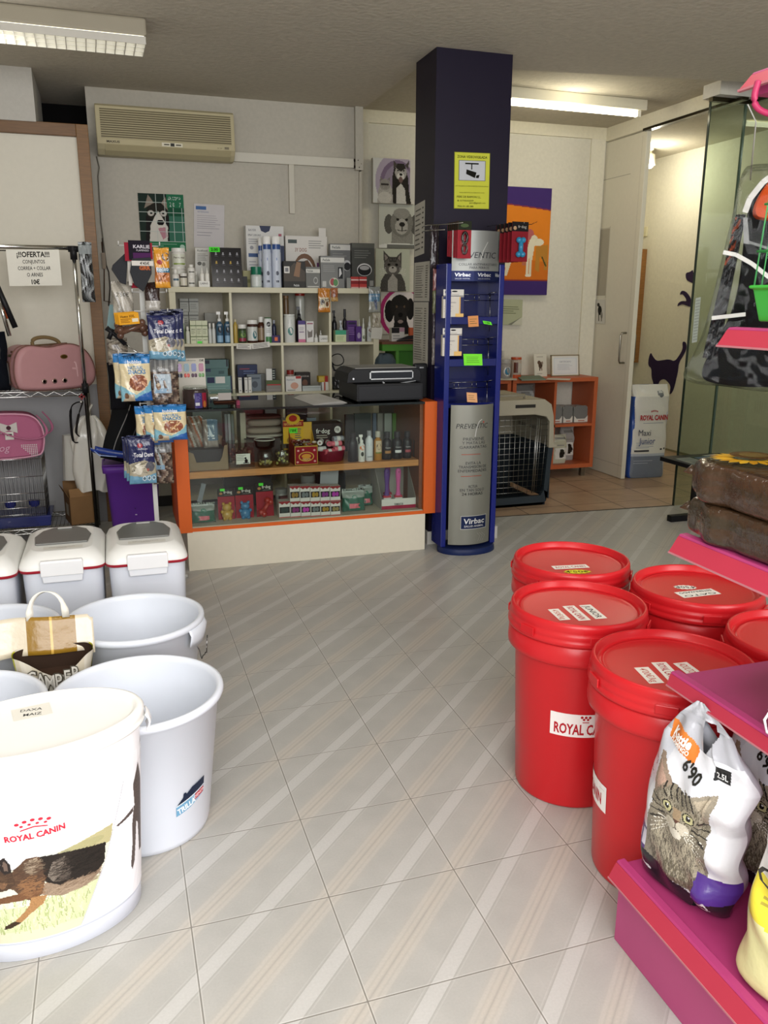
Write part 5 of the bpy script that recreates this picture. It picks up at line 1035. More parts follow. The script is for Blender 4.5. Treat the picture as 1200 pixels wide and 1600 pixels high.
for i, (x0, x1, yt, tc, tn) in enumerate(((340.5, 367, 765, 'B08A34', 'yellow bear'), (368, 396, 762, '34709A', 'blue bear'), (400, 427, 755, '9A2A22', 'red bone'))):
    cx, w, h = span(x0, x1, yt, LZ, 4.88+.01*i); t = T('toy_pack', 'red hanging card with a %s chew toy and black header, in counter' % tn, 'toy', (cx, 4.90, LZ), rot=(-.08, 0, .03*(i-1)))
    b = B(); b.box(-w/2, w/2, 0, .003, 0, h*.74, '8E1F2C'); b.box(-w/2, w/2, -.001, .004, h*.74, h, '1E1B1A'); p = P(b, flat((0, -.001, 0)), d0=.0006); p.text('fr·dog', .012, h*.88, h*.09, 'CFCBC4', w=w*.5, bold=.02); p.ell(-w*.3, h*.84, w*.1, h*.04, 'A87A4A'); p.line([(-w*.1, h*.78), (w*.4, h*.79)], .002, '8A8680'); b.obj('header_card', parent=t, m='paper')
    b = B()
    if i < 2:
        b.ball((0, -.018, .03), .032, tc, sc=(1, .7, 1)); b.ball((0, -.02, .075), .026, tc, sc=(1.1, .8, .9)); b.ball((-.02, -.02, .098), .010, tc); b.ball((.02, -.02, .098), .010, tc); b.ball((-.028, -.025, .05), .012, tc); b.ball((.028, -.025, .05), .012, tc); b.ball((-.016, -.03, .008), .012, tc); b.ball((.016, -.03, .008), .012, tc)
    else: b.tube([(-.02, -.02, .03), (.02, -.02, .09)], .014, tc); b.ball((-.03, -.02, .03), .02, tc); b.ball((-.012, -.02, .018), .02, tc); b.ball((.03, -.02, .09), .02, tc); b.ball((.012, -.02, .102), .02, tc)
    b.obj('chew_toy', parent=t, m='gloss')
    b = B(); b.box(-.034, -.006, -.004, -.001, h*.92, h*1.0, '4FE03C'); b.obj('price_tag', parent=t, m='paper')
colsn = ['2E3A3A', '7A2A6A', 'B03AA0', '6A7072', '9A7A2A', '8A7A4A']
for r, (xs, yt) in enumerate((((435.5, 453.5, 470, 485.5, 500.8, 516.3, 532), 783.5), ((452.5, 468.5, 484.5, 500, 515.6, 532), 759.5))):
    for k in range(len(xs)-1):
        z_ = LZ if r == 0 else PY(490, 783.5, 4.83)[2]+.001; Y = 4.83-.007*k
        cc = colsn[(k+r*2+(r and 2)) % 6] if r == 0 else ['8A6A2A', '6A7072', '9A7A2A', '7A2A7A', 'A0309A'][k]
        carton('whistle_carton', 'small white carton with %s item, %s row, %s from left' % ({'2E3A3A': 'dark green', '7A2A6A': 'purple', 'B03AA0': 'bright pink', '6A7072': 'silver', '9A7A2A': 'gold', '8A7A4A': 'bronze', '8A6A2A': 'brass', '7A2A7A': 'violet', 'A0309A': 'magenta'}[cc], ('lower', 'upper')[r], ('one', 'two', 'three', 'four', 'five', 'six')[k]), 'box', xs[k]+.4, xs[k+1]-.3, yt, z_, Y, .07, 'CFCBC6', [('r', .04, .28, .96, .66, '1C1A1C'), ('e', .35, .46, .18, .17, cc), ('e', .68, .46, .16, .15, cc), ('r', 0, .9, 1, 1, '8A2028'), ('p', [(.1, .9), (.3, .8), (.5, .9)], '8A2028'), ('p', [(.5, .9), (.7, .8), (.9, .9)], '8A2028'), ('r', 0, .0, 1, .05, 'B04A4A')], group='small cartons stacked in the counter', side='B5AFA8')
papersheet('price_card', 'blank pale card standing behind the stacked little cartons', 'card', (PY(500, 757, 4.93), PY(528, 757, 4.93), PY(501, 735, 4.93)), '9C9DA0')
bottle('plastic_pot', 'small white plastic pot behind the toy packs on bottom shelf', 'pot', 430, 449, 763, LZ, 5.1, '9A9A96', '8E8E8A', kind='jar', group=GL)
carton('carton', 'little maroon carton beside the lower row of small cartons', 'box', 438, 452, 777, LZ, 5.0, .05, '6A2A2E', [('t', 'dog', .5, .8, .1, 'C9A8A0', .6)], group=GL)
bottle('plastic_pot', 'round white bowl-like pot far back on the bottom shelf', 'pot', 470, 492, 742, LZ, 5.18, '8E8E8C', '9A9A98', kind='jar', group=GL)
carton('appliance', 'black equipment box far back on the bottom shelf of counter', 'equipment', 492, 540, 740, LZ, 5.2, .07, '1B1B1D')
carton('carton', 'dark box far back behind the toy packs', 'box', 350, 424, 745, LZ, 5.2, .07, '2A2A2B')
bx = T('brush_tray', 'white and maroon display tray of grooming brushes at right of bottom shelf', 'display tray', (PY(623, 797, 4.84)[0], 4.84, LZ), rz=-.02); w2 = .115
b = B(); b.box(-w2, w2, 0, .003, .022, .066, 'D5D2CC'); b.box(-w2, w2, -.001, .004, 0, .022, '9A2040'); b.box(-w2, w2, 0, .25, 0, .004, '9A2040')
for s_ in (-1, 1): b.prism([(0, 0), (.25, 0), (.25, .30), (.17, .26), (0, .066)], s_*w2-.001, s_*w2+.001, 'A8A59C', axis='x')
b.box(-w2, w2, .248, .25, 0, .28, 'A8A59C'); p = P(b, flat((0, -.001, .03))); p.text('FURMINATOR', 0, 0, .014, '1E2A20', w=.06, bold=.02); b.obj('tray', parent=bx, m='paper')
for i, (x, y, c_, lb) in enumerate(((-.062, .06, '5A3A7E', 'grooming brush with a dark purple handle, left in the white tray'), (-.030, .14, '8A3A7A', 'grooming brush with a magenta handle, back in the white tray'), (.012, .05, 'C05A92', 'grooming brush with a pink handle, right in the white tray'))):
    q = T('grooming_brush', lb, 'brush', (bx.location.x+x, 4.84+y, LZ+.004), group='grooming brushes in the tray')
    b = B(); b.box(-.026, .026, -.014, .014, 0, .07, 'D8D4D0'); b.box(-.0265, .0265, -.0145, .0145, .058, .075, 'B03A4A'); b.obj('brush_cover', parent=q, bevel=.004)
    b = B(); b.lathe([(.020, .073), (.013, .10), (.012, .14), (.018, .20), (.019, .235), (.010, .25)], c_, n=16, sy=.7); b.tube([(0, -.0135, .228), (0, -.0145, .229)], .004, '1A1A1A'); b.obj('handle', parent=q, m='semi')
# ---- on the counter top
cx, w_, h_ = span(285, 325, 603, TZ, 4.87); r = w_/2
t = T('treat_tub', 'clear plastic tub of dark chews with purple and red label on counter', 'tub', (cx, 4.87, TZ))
b = B(); b.lathe([(r*.96, 0), (r, .004), (r, h_*.82), (r*.9, h_*.88)], '3A2E2C', n=28, sy=.9); p = P(b, cyl(r+.001, sy=.9), d0=.0006); p.rect(-.012, h_*.02, .030, h_*.72, '3A3070', n=6); p.rect(.032, h_*.08, .062, h_*.72, '8E2038', n=5); p.rect(-.008, h_*.14, .016, h_*.28, 'CFCFD4', n=3); p.lines(-.008, h_*.32, .024, h_*.7, 6, '8078B0'); p.ell(.046, h_*.2, .01, .02, 'B06A34'); b.obj('tub_body', parent=t, m='gloss')
b = B(); b.lathe([(r*.93, h_*.86), (r*.97, h_*.88), (r*.97, h_*.98), (r*.9, h_)], 'B5B2AC', n=28, sy=.9); b.obj('lid', parent=t, m='clear_plastic')
cx, w_, h_ = span(326, 369, 609, TZ, 4.88)
t = T('stick_tub', 'clear tub lying on its side with brown sticks on counter', 'tub', (cx, 4.89, TZ))
b = B(); b.M = Matrix.Translation((0, 0, h_/2)) @ Matrix.Rotation(PI/2, 4, 'Y'); b.lathe([(h_*.48, -w_/2), (h_*.5, -w_/2+.005), (h_*.5, w_/2-.005), (h_*.46, w_/2)], 'FFFFFF', n=28); b.obj('tub_body', parent=t, m='clear_plastic')
b = B()
for i in range(14): y = random.uniform(-.04, .04); z = random.uniform(.012, .036); b.tube([(-w_*.32, y, z), (w_*.44, y+random.uniform(-.01, .01), z)], .005, random.choice(['4A2A20', '5E3426', '3A201A']), n=6)
b.obj('chew_sticks', parent=t, m='matte')
b = B(); p = P(b, cyl(h_*.5)); b2 = B(); b2.box(-.03, .045, -h_*.5-.001, -h_*.5+.0, h_*.42, h_*.85, 'A8A29C'); b2.obj('paper_label', parent=t, m='paper')
t = T('tag_display', 'white card display of coloured pet name tags on counter', 'display card', (PY(297, 600, 4.98)[0], 4.98, TZ), rot=(-.06, 0, .03)); w_, h_ = PY(321, 580, 4.98)[0]-PY(270, 580, 4.98)[0], PY(297, 560, 4.98)[2]-TZ
b = B(); b.box(-w_/2, w_/2, 0, .006, 0, h_, 'CFCBC0'); p = P(b, flat((0, 0, 0))); p.text('Placas identificativas', -.015, h_*.955, .007, '3A3830', w=w_*.6); p.text('15€', w_*.40, h_*.955, .012, '2A2820', bold=.03)
b.obj('backing_card', parent=t, m='paper')
for i, (c_, c2) in enumerate((('8A4A9A', '16243E'), ('1E6A80', 'D8564A'), ('24388A', '4A2040'), ('8A2058', '6A9A5A'))):
    x = -w_/2+w_*(.20+.225*i)
    b = B(); b.prism([(x-.014, h_*.75), (x-.010, h_*.72), (x+.010, h_*.72), (x+.014, h_*.75), (x+.014, h_*.86), (x+.010, h_*.89), (x-.010, h_*.89), (x-.014, h_*.86)], -.003, 0, c_); b.obj('name_tag', parent=t, m='gloss')
    b = B(); b.ball((x-.009, -.002, h_*.655), .0075, c2, sc=(1, .3, 1)); b.ball((x+.009, -.002, h_*.655), .0075, c2, sc=(1, .3, 1)); b.ball((x-.009, -.002, h_*.625), .0075, c2, sc=(1, .3, 1)); b.ball((x+.009, -.002, h_*.625), .0075, c2, sc=(1, .3, 1)); b.box(x-.010, x+.010, -.003, 0, h_*.615, h_*.66, c2); b.obj('name_tag', parent=t, m='gloss')
carton('carton', 'small magenta carton beside the clear stick tub', 'box', 369, 375, 626, TZ, 4.9, .05, '8A2A48')
for i in range(6):
    papersheet('paper_sheet', ('lowest', 'second lowest', 'third', 'fourth', 'second highest', 'topmost')[i]+' sheet in the loose stack of white papers on counter', 'paper', [Vector((1.12+.012*i, 4.775+.006*i, TZ+.0006+.0016*i)), Vector((1.345-.004*i, 4.84+.004*i, TZ+.0006+.0016*i)), Vector((1.09+.010*i, 5.22+.01*i, TZ+.0006+.0016*i))], 'C9C8C4', group='papers on the counter')
cr = T('cash_drawer', 'black metal cash drawer under the receipt machine at right of counter', 'cash drawer', (1.615, 4.82, TZ))
b = B(); b.box(-.215, .215, 0, .42, .008, .110, '17181A'); b.box(-.205, .205, -.004, 0, .016, .100, '1C1D20'); b.obj('casing', parent=cr, m='metal_paint', bevel=.004)
b = B(); 
for x in (-.19, .19):
    for y in (.03, .39): b.lathe([(.012, 0), (.012, .009)], '0E0E0E', n=10, c=(x, y))
b.obj('rubber_feet', parent=cr, m='matte')
pr = T('receipt_machine', 'black machine with a silver framed slot standing on the cash drawer', 'machine', (1.60, 4.88, TZ+.110))
b = B(); b.prism([(-.245, .004), (.235, .004), (.240, .05), (.232, .078), (.205, .088), (-.205, .088), (-.235, .065)], 0, .30, '18191B', axis='y'); b.obj('casing', parent=pr, m='semi', bevel=.004)
b = B()
for q in ((-.10, .185, .066, .074), (-.10, .185, .022, .028), (-.10, -.092, .022, .074), (.178, .185, .022, .074)): b.box(q[0], q[1], -.003, .001, q[2], q[3], 'B5B5B2')
b.obj('slot_frame', parent=pr, m='steel')
b = B(); b.box(-.092, .178, -.001, .001, .028, .066, '101114'); b.obj('slot_panel', parent=pr, m='gloss')
b = B(); b.box(-.19, .21, .01, .29, .0885, .094, '8A8A86'); b.obj('top_tray', parent=pr, m='semi', bevel=.002)
b = B(); b.prism([(-.02, .006), (.0, -.010), (.06, -.012), (.20, .008), (.20, .011), (.06, -.004), (.004, -.004), (-.014, .009)], -.006, -.004, '9A9A98', axis='y'); b.obj('ribbon', parent=pr, m='steel')
b = B(); b.lathe([(.006, 0), (.006, .004)], 'C9C9C9', n=10); b.obj('power_button', parent=pr, m='steel', loc=(-.205, -.001, .03), rot=(PI/2, 0, 0))
ph = T('handset', 'black cordless handset standing upright at the right end of counter', 'phone', (PY(659, 627, 4.9)[0]+.005, 4.95, TZ))
b = B(); b.box(-.045, .045, -.02, .02, 0, .222, '1A1B1D'); b.obj('body', parent=ph, m='semi', bevel=.012); b = B(); b.box(-.012, .016, -.0225, -.0205, .192, .200, 'A8A8A8'); b.obj('earpiece', parent=ph, m='steel'); b = B(); b.box(-.048, -.044, -.022, -.018, .02, .12, 'C9C9C9'); b.obj('trim_strip', parent=ph, m='steel')

# ---- green side table right of the shelf and its things
gt = T('side_table', 'green side table with brown top beyond the receipt machine', 'table', (2.12, 6.05, 0)); gz = 1.262
b = B(); b.box(-.16, .20, 0, .35, gz-.02, gz, '6E4430'); b.obj('table_top', parent=gt, m='wood')
b = B(); b.box(-.155, .195, .01, .34, gz-.07, gz-.02, '4E8A34'); b.obj('apron', parent=gt)
for x in (-.03, .18):
    b = B(); b.box(x-.012, x+.012, .02, .05, 0, gz-.07, '5A9440'); b.obj('leg', parent=gt)
b = B(); b.box(-.03, .17, .06, .33, .9, gz-.07, '3E7A2A'); b.obj('drawer_box', parent=gt)
carton('carton', 'white and black carton lying on the green side table', 'box', 612, 632, 512, gz, 6.12, .06, 'C9C5C0', [('r', 0, .6, .6, 1, '1E1C20'), ('r', .6, .7, 1, 1, 'B08A9A'), ('l', .1, .1, .8, .5, 2, '8A8A88')])
t = T('stapler', 'black stapler lying on the green side table', 'stapler', (PY(637, 525, 6.1)[0], 6.09, gz)); b = B(); b.prism([(-.09, 0), (.09, 0), (.09, .012), (-.09, .008)], -.015, .015, '17171A'); b.obj('base', parent=t); b = B(); b.prism([(-.085, .012), (.088, .016), (.07, .045), (0, .042)], -.013, .013, '1C1C20'); b.obj('arm', parent=t)
carton('note_block', 'tiny orange block on the green side table behind the stapler', 'block', 640, 646, 512, gz, 6.25, .03, 'C9603A')
soft('cloth_bundle', 'grey-blue bundle on the shelf corner under the green table', 'bundle', (PY(603, 560, 6.05)[0], 6.1, .93), .16, .2, .24, '4E5A62', folds=.006)
carton('shelf_stack', 'dark stack of boxes carrying the grey-blue bundle beside cube shelf', 'box', 596, 617, 582, 0, 6.02, .2, '3A3836')

# ================================================================ POSTERS beside the pillar
def poster(label, px, fn, th, W_, H_, n=(70, 70), bg='C9C9C4', Y=6.84, side='D8D4C6', rz=0, name='animal_poster', cat='poster'):
    x0, x1, y0, y1 = px; a = PY(x0, (y0+y1)/2, Y-th); c = PY(x1, (y0+y1)/2, Y-th); zt, zb = PY((x0+x1)/2, y0, Y-th)[2], PY((x0+x1)/2, y1, Y-th)[2]
    w_, h_ = c[0]-a[0], zt-zb; cv = Cv(n[0], n[1], 1, 1, bg); fn(cv)
    b = B(); b.box(0, w_, 0, th, 0, h_, side); cv.onto(b, lambda u, v, d: (u*w_, -d, v*h_)); o = b.obj(name, m='paper', loc=(a[0], Y-th, zb), rz=rz); return tag(o, label, cat)
def d_husky(c):
    c.ell(.55, .5, .50, .62, 'A79CAC'); c.ell(.58, .45, .42, .52, '77667E'); c.ell(.60, .42, .35, .46, '8E8294'); c.rect(.88, 0, 1, 1, 'C9C5BC')
    c.poly([(.10, 0), (.12, .3), (.20, .45), (.40, .45), (.46, .30), (.48, 0)], 'A39F98', grain=.3); c.ell(.28, .42, .13, .12, '8E8A84', grain=.3); c.line([(.20, .42), (.36, .42)], .035, '3A3634'); c.ell(.28, .12, .16, .14, 'BAB6AE', grain=.2); c.poly([(.17, .50), (.18, .58), (.24, .53)], '77726C'); c.poly([(.34, .54), (.41, .59), (.40, .50)], '77726C')
    c.poly([(.48, 0), (.46, .25), (.46, .60), (.50, .80), (.78, .80), (.84, .58), (.86, .30), (.92, 0)], '2A2622', grain=.3); c.ell(.66, .70, .14, .17, '9E9B96', grain=.2); c.poly([(.48, .78), (.49, .96), (.60, .84)], '4A4440'); c.poly([(.76, .86), (.86, .98), (.84, .78)], '4A4440'); c.poly([(.54, .80), (.66, .72), (.78, .80), (.74, .90), (.58, .90)], '2E2A26')
    c.ell(.66, .62, .09, .08, 'C9C6C0'); c.ell(.66, .66, .035, .03, '151312'); c.ell(.66, .54, .05, .07, '6A5450'); c.ell(.59, .745, .022, .014, '16140F'); c.ell(.73, .745, .022, .014, '16140F'); c.poly([(.55, 0), (.56, .35), (.66, .46), (.76, .35), (.80, 0)], 'BEBBB4', grain=.2)
def d_golden(c):
    c.rect(0, 0, 1, 1, 'B8B9AE'); c.poly([(.30, 0), (.32, .45), (.84, .45), (.84, 0)], '84827A', grain=.3); c.ell(.24, .55, .11, .22, '55534D', grain=.3); c.ell(.88, .55, .10, .22, '55534D', grain=.3); c.ell(.56, .58, .28, .32, '74726B', grain=.3); c.ell(.56, .80, .2, .12, '8A8880', grain=.2)
    c.ell(.56, .50, .16, .18, 'A3A098', grain=.2); c.ell(.46, .66, .035, .03, '1E1C1A'); c.ell(.68, .66, .035, .03, '1E1C1A'); c.ell(.57, .55, .07, .055, '24221F'); c.line([(.57, .50), (.57, .42)], .02, '3A3834'); c.line([(.45, .42), (.57, .40), (.69, .42)], .02, '4A4844'); c.ell(.5, .02, .55, .10, 'D2D2CC'); c.rect(.2, 0, 1, .08, '6A6A64')
def d_cat(c):
    c.rect(0, 0, 1, 1, 'B5B8A6'); c.poly([(.12, 0), (.16, .25), (.28, .42), (.74, .42), (.86, .22), (.90, 0)], '4A4743', grain=.5); c.ell(.50, .60, .26, .22, '5C5853', grain=.4); c.poly([(.24, .66), (.22, .96), (.42, .80)], '4E4A46'); c.poly([(.58, .80), (.76, .94), (.76, .64)], '4E4A46'); c.poly([(.27, .72), (.26, .88), (.36, .79)], '8A8078'); c.poly([(.65, .79), (.72, .87), (.72, .72)], '8A8078')
    for k in range(5): c.line([(.38+.06*k, .80), (.42+.04*k, .70)], .02, '26231F')
    c.ell(.39, .63, .045, .03, '16140F'); c.ell(.61, .63, .045, .03, '16140F'); c.ell(.50, .52, .12, .08, 'A8A49C'); c.ell(.50, .56, .03, .02, '2A2420'); c.poly([(.36, 0), (.36, .25), (.50, .42), (.64, .28), (.64, 0)], '9E9A92', grain=.3)
    for k in range(4): c.line([(.30, .55-.04*k), (.12, .52-.05*k)], .008, 'CFCCC4'); c.line([(.70, .55-.04*k), (.88, .52-.05*k)], .008, 'CFCCC4')
def d_lab(c):
    c.rect(0, 0, 1, 1, 'C5BFB6'); c.ell(.62, .5, .66, .60, 'A8306A'); c.ell(.68, .5, .60, .54, 'D8CFCB'); c.ell(.26, .55, .14, .26, '1E1C1B'); c.ell(.90, .60, .12, .26, '1E1C1B'); c.ell(.58, .66, .30, .28, '23211F', grain=.3); c.ell(.60, .40, .20, .28, '2A2725', grain=.3); c.poly([(.36, 0), (.42, .35), (.78, .35), (.95, 0)], '1C1A19'); c.ell(.60, .46, .07, .06, '0E0D0D'); c.ell(.60, .30, .08, .04, '8A7A74'); c.ell(.48, .66, .03, .03, '5A4A3A'); c.ell(.72, .66, .03, .03, '5A4A3A')
poster('canvas of a fluffy white cat and a smiling husky on purple, topmost of four', (583, 648, 248, 318), d_husky, .05, 1, 1)
poster('black and white golden retriever portrait poster below the husky canvas', (592, 655, 319.5, 388), d_golden, .012, 1, 1, bg='B8B9AE')
poster('black and white tabby cat portrait poster below the retriever', (587, 640, 389, 455), d_cat, .02, 1, 1, bg='B5B8A6', Y=6.82)
poster('dark labrador portrait with pink ring, lowest of the four posters', (595, 646, 456.5, 522), d_lab, .01, 1, 1)
# ---- pillar papers
def plist(ys, zs, lb, off=0, n=9, rot=0):
    o = Vector((1.9035-off, ys[0], zs[0])); a = Vector((1.9035-off, ys[1], zs[0]+rot)); c = Vector((1.9035-off, ys[0], zs[1]))
    papersheet('price_list', lb, 'price list', (o, a, c), 'B8B5AA', lambda p, W, H_: (p.lines(W*.1, H_*.08, W*.65, H_*.92, n, '6E6B64', fr=.3), p.lines(W*.78, H_*.08, W*.92, H_*.92, n, '55524C', fr=.3, jit=.1)))
plist((5.21, 5.03), (1.835, 2.150), 'white price list taped highest on the left face of the purple pillar', rot=.015)
plist((5.205, 4.93), (1.560, 1.800), 'white sheet taped in the middle of the pillar left face, below price list', n=14)
plist((5.205, 4.94), (1.155, 1.555), 'long white text sheet taped lowest on the pillar left face', off=.001, n=22)
sg = PY(710, 237, 4.874); sc_ = PY(766, 238, 4.874); sb = PY(709, 326, 4.874)
def camsign(p, W, H_):
    p.rect(0, 0, W, H_, '77782A'); p.rect(.003, .003, W-.003, H_-.003, 'C6C944'); p.text('ZONA VIDEOVIGILADA', W*.5, H_*.92, .014, '24280E', bold=.02, w=W*.84)
    p.rect(W*.12, H_*.50, W*.88, H_*.86, '7A7B60'); p.rect(W*.14, H_*.51, W*.86, H_*.85, 'BFC2C6')
    p.rect(W*.30, H_*.79, W*.68, H_*.815, '16160F'); p.rect(W*.47, H_*.70, W*.50, H_*.80, '16160F'); p.poly([(W*.34, H_*.70), (W*.62, H_*.65), (W*.58, H_*.55), (W*.33, H_*.62)], '16160F'); p.poly([(W*.62, H_*.60), (W*.71, H_*.61), (W*.68, H_*.55), (W*.60, H_*.555)], '16160F')
    p.text('LEY ORGANICA 15/1999 DE PROTECCION DE DATOS', W*.5, H_*.405, .006, '3A3C14', w=W*.92); p.text('PUEDE EJERCITAR SUS DERECHOS ANTE', W*.5, H_*.29, .005, '3A3C14', w=W*.7)
    p.text('PERE DE RAMON S.L.', W*.42, H_*.215, .012, '1E2410', w=W*.68); p.text('B-57904309', W*.32, H_*.145, .009, '1E2410', w=W*.45); p.text('pere@gmail.com', W*.66, H_*.11, .009, '1E2410', w=W*.45); p.text('706.01.85.88', W*.32, H_*.045, .009, '1E2410', w=W*.45)
papersheet('warning_sign', 'yellow video surveillance sign with camera picture on the purple pillar', 'sign', (sb, PY(764, 327, 4.874), sg), 'C6C944', camsign)

# ================================================================ BLUE DISPLAY STAND
SC = Vector((2.092, 4.690, 0)); NV = '141C5A'
ds = T('display_stand', 'navy blue flea collar display stand with a curved silver panel by the pillar', 'display stand', SC)
b = B(); b.lathe([(.192, 0), (.194, .006), (.190, .034), (.184, .038)], '14224E', n=48, sy=.72); b.obj('base', parent=ds, m='semi')
for s_ in (-1, 1):
    b = B(); b.box(s_*.172-.017, s_*.172+.017, -.035, .13, .038, 1.775, '16206E'); b.obj('side_panel', parent=ds, m='gloss', bevel=.004)
b = B(); b.box(-.158, .158, .118, .128, .95, 1.775, '10164A'); b.box(-.158, .158, -.02, .12, .925, .95, '141C5A'); b.obj('back_board', parent=ds, m='gloss')
def arcp(x0, x1, z0, z1, dep, m, drawf, nm, y0=-.04, col='8E8E88', th=.003):
    b = B(); R = ((x1-x0)/2)**2/(2*dep)+dep/2; cx = (x0+x1)/2
    f = lambda x: y0+(R-dep)-math.sqrt(max(R*R-(x-cx)**2, 0))
    b.grid(24, 1, lambda u, v: (x0+(x1-x0)*u, f(x0+(x1-x0)*u), z0+(z1-z0)*v), lambda u, v: lin(col)); p = P(b, lambda u, v, d: (cx+u, f(cx+u)-d, z0+v), d0=.0008); drawf(p, x1-x0, z1-z0)
    return b.obj(nm, parent=ds, m=m)
mat('brushed', .42, metal=.55, vary=.05, bscale=5)
def silver(p, W, H_):
    p.text('PREVENTIC', -.008, H_*.855, .030, '2E2E30', w=W*.72, slant=.2); p.line([(.005, H_*.78), (.012, H_*.83), (.03, H_*.885), (.05, H_*.90)], .004, 'D8D8D4'); p.ell(.062, H_*.88, .006, .006, 'B85A50')
    for i, (tx, z) in enumerate((('PREVIENE', .765), ('Y MATA LAS', .738), ('GARRAPATAS', .708), ('EVITA LA', .595), ('TRANSMISION DE', .568), ('ENFERMEDADES', .540), ('ACTUA', .428), ('EN TAN SOLO', .402), ('24 HORAS', .374))):
        p.text(tx, 0, H_*z, .018, '4A4A4A' if i < 8 else '2A2A2A', w=W*(.50, .54, .64, .36, .66, .68, .22, .58, .50)[i])
    p.rect(-W*.28, H_*.655, W*.16, H_*.659, 'A8503E', n=8); p.rect(-W*.28, H_*.500, W*.20, H_*.504, 'A8503E', n=8)
    p.rect(-W*.26, H_*.115, W*.38, H_*.215, 'C9C9C4', n=10); p.rect(-W*.25, H_*.119, W*.37, H_*.211, '17264E', n=10); p.text('Virbac', W*.06, H_*.175, .034, 'E4E4E4', w=W*.52, bold=.02, slant=.1); p.text('SALUD ANIMAL', W*.06, H_*.138, .012, 'D0D0D4', w=W*.48, bold=.02)
    for q in (.06, .10, .14): p.line([(q*.4+.02, H_*.02), (q*.5+.03, H_*.06), (q*.4+.015, H_*.085)], .0015, 'B5B5AE')
arcp(-.142, .142, .055, .945, .045, 'brushed', silver, 'silver_panel', col='8A8A80')
def header(p, W, H_):
    p.text('PREVENTIC', -.01, H_*.52, .034, '34343A', w=W*.86, slant=.2); p.line([(.015, H_*.42), (.03, H_*.60), (.06, H_*.78)], .004, 'C9C9C4'); p.text('COLLAR ANTIPARASITARIO', .01, H_*.335, .014, '3A3A3E', w=W*.82); p.text('PARA PERROS', .01, H_*.27, .014, '3A3A3E', w=W*.42)
    p.rect(-W*.5, .0, W*.5, H_*.205, '141E4A', n=12)
    for x in (-.30, .14, .46): p.text('Virbac', W*x, H_*.13, .020, 'D0D2D8', w=W*.30 if x < .4 else W*.12, bold=.02, slant=.1)
    for x in (-.30, .14): p.text('SALUD ANIMAL', W*x, H_*.05, .007, 'A8ACB8', w=W*.28)
arcp(-.155, .150, 1.675, 1.960, .04, 'brushed', header, 'header_panel', y0=-.03, col='8C8E8A')
for z in (1.45, 1.20):
    b = B(); b.box(-.155, .155, -.032, .12, z-.025, z+.02, '151D5E'); b.obj('shelf_bar', parent=ds, m='gloss', bevel=.003)
for z in (1.60, 1.335, 1.075):
    b = B(); b.tube([(-.15, .02, z), (.15, .02, z)], .0022, '77777A', n=6); b.tube([(-.15, .02, z-.035), (.15, .02, z-.035)], .0022, '77777A', n=6)
    for x in (-.10, -.07, .02, .05, .12): b.tube([(x, .02, z), (x, .02, z-.035)], .002, '77777A', n=6)
    b.tube([(.10, .02, z), (.11, -.03, z+.01), (.14, -.035, z+.015)], .002, '77777A', n=6); b.tube([(.125, .02, z), (.125, .02, z-.22)], .002, '77777A', n=6)
    b.obj('wire_hook', parent=ds, m='chrome')
for i, (x0, x1, y0, y1, lb) in enumerate(((694, 725, 452, 497, 'white and yellow boxed collar pack hanging at upper left of blue stand'), (693, 722, 513, 556, 'white and yellow boxed collar pack hanging at lower left of blue stand'))):
    a, c = PY(x0, y0, 4.65), PY(x1, y1, 4.65); w_, h_ = c[0]-a[0], a[2]-c[2]; t = T('collar_pack', lb, 'pack', ((a[0]+c[0])/2, 4.66, c[2]), group='collar packs on the blue stand')
    for j in range(3):
        b = B(); ox_ = .004*j; oy_ = .016*j
        b.box(-w_/2+ox_, w_/2+ox_, oy_, oy_+.012, 0, h_*.76, 'CFC9BE', cols={'+x': '2A2E5A'})
        if j == 0:
            p = P(b, flat((0, 0, 0))); p.rect(-w_*.5, h_*.66, -w_*.18, h_*.75, '26305E'); p.rect(w_*.32, h_*.1, w_*.5, h_*.74, '2A2E5A'); p.rect(w_*.28, h_*.1, w_*.34, h_*.74, 'E0B060'); p.rect(w_*.10, 0, w_*.5, h_*.16, 'E0B870'); p.text('Preventic', -w_*.12, h_*.55, h_*.05, '6A6470', w=w_*.5, slant=.2); p.lines(-w_*.45, h_*.2, w_*.0, h_*.45, 3, 'B5AFA4')
        b.obj('box', parent=t, m='semi')
    b = B(); b.box(-w_/2, w_/2, 0, .002, h_*.78, h_, 'D5D2CB'); p = P(b, flat((0, 0, 0))); p.rect(-w_*.42, h_*.87, -w_*.12, h_*.94, '26305E'); p.ell(.006, h_*.93, w_*.14, h_*.025, '1A1A1E'); p.lines(-w_*.4, h_*.80, w_*.4, h_*.85, 1, 'A8A49C'); b.obj('hanging_card', parent=t, m='paper', bevel=.004)
def stick(nm, lb, pts, col, Y, lines=0, txt=None):
    papersheet(nm, lb, 'note', [PY(q[0], q[1], Y) for q in pts], col, (lambda p, W, H_: (p.lines(W*.15, H_*.2, W*.85, H_*.8, lines, '55603A', fr=.2) if lines else p.text(txt, W*.5, H_*.5, H_*.5, '10240C', w=W*.6, bold=.03))))
stick('sticky_note', 'salmon sticky note on the upper bar of the blue stand', ((732, 511), (748, 510), (731, 494)), 'D8955E', 4.655, lines=3)
stick('sticky_note', 'large neon green sticky note on the lower bar of the blue stand', ((725, 571), (754, 571), (724, 553)), '7EE83C', 4.653, lines=4)
stick('price_tag', 'small neon green price tag at the right of the blue stand', ((756, 506), (769, 508), (754, 501)), '6CE83A', 4.652, txt='11.95€')
stick('sticky_note', 'salmon sticky note above the curved silver panel of blue stand', ((730, 628), (746, 629), (729, 613)), 'E0A878', 4.640, lines=3)
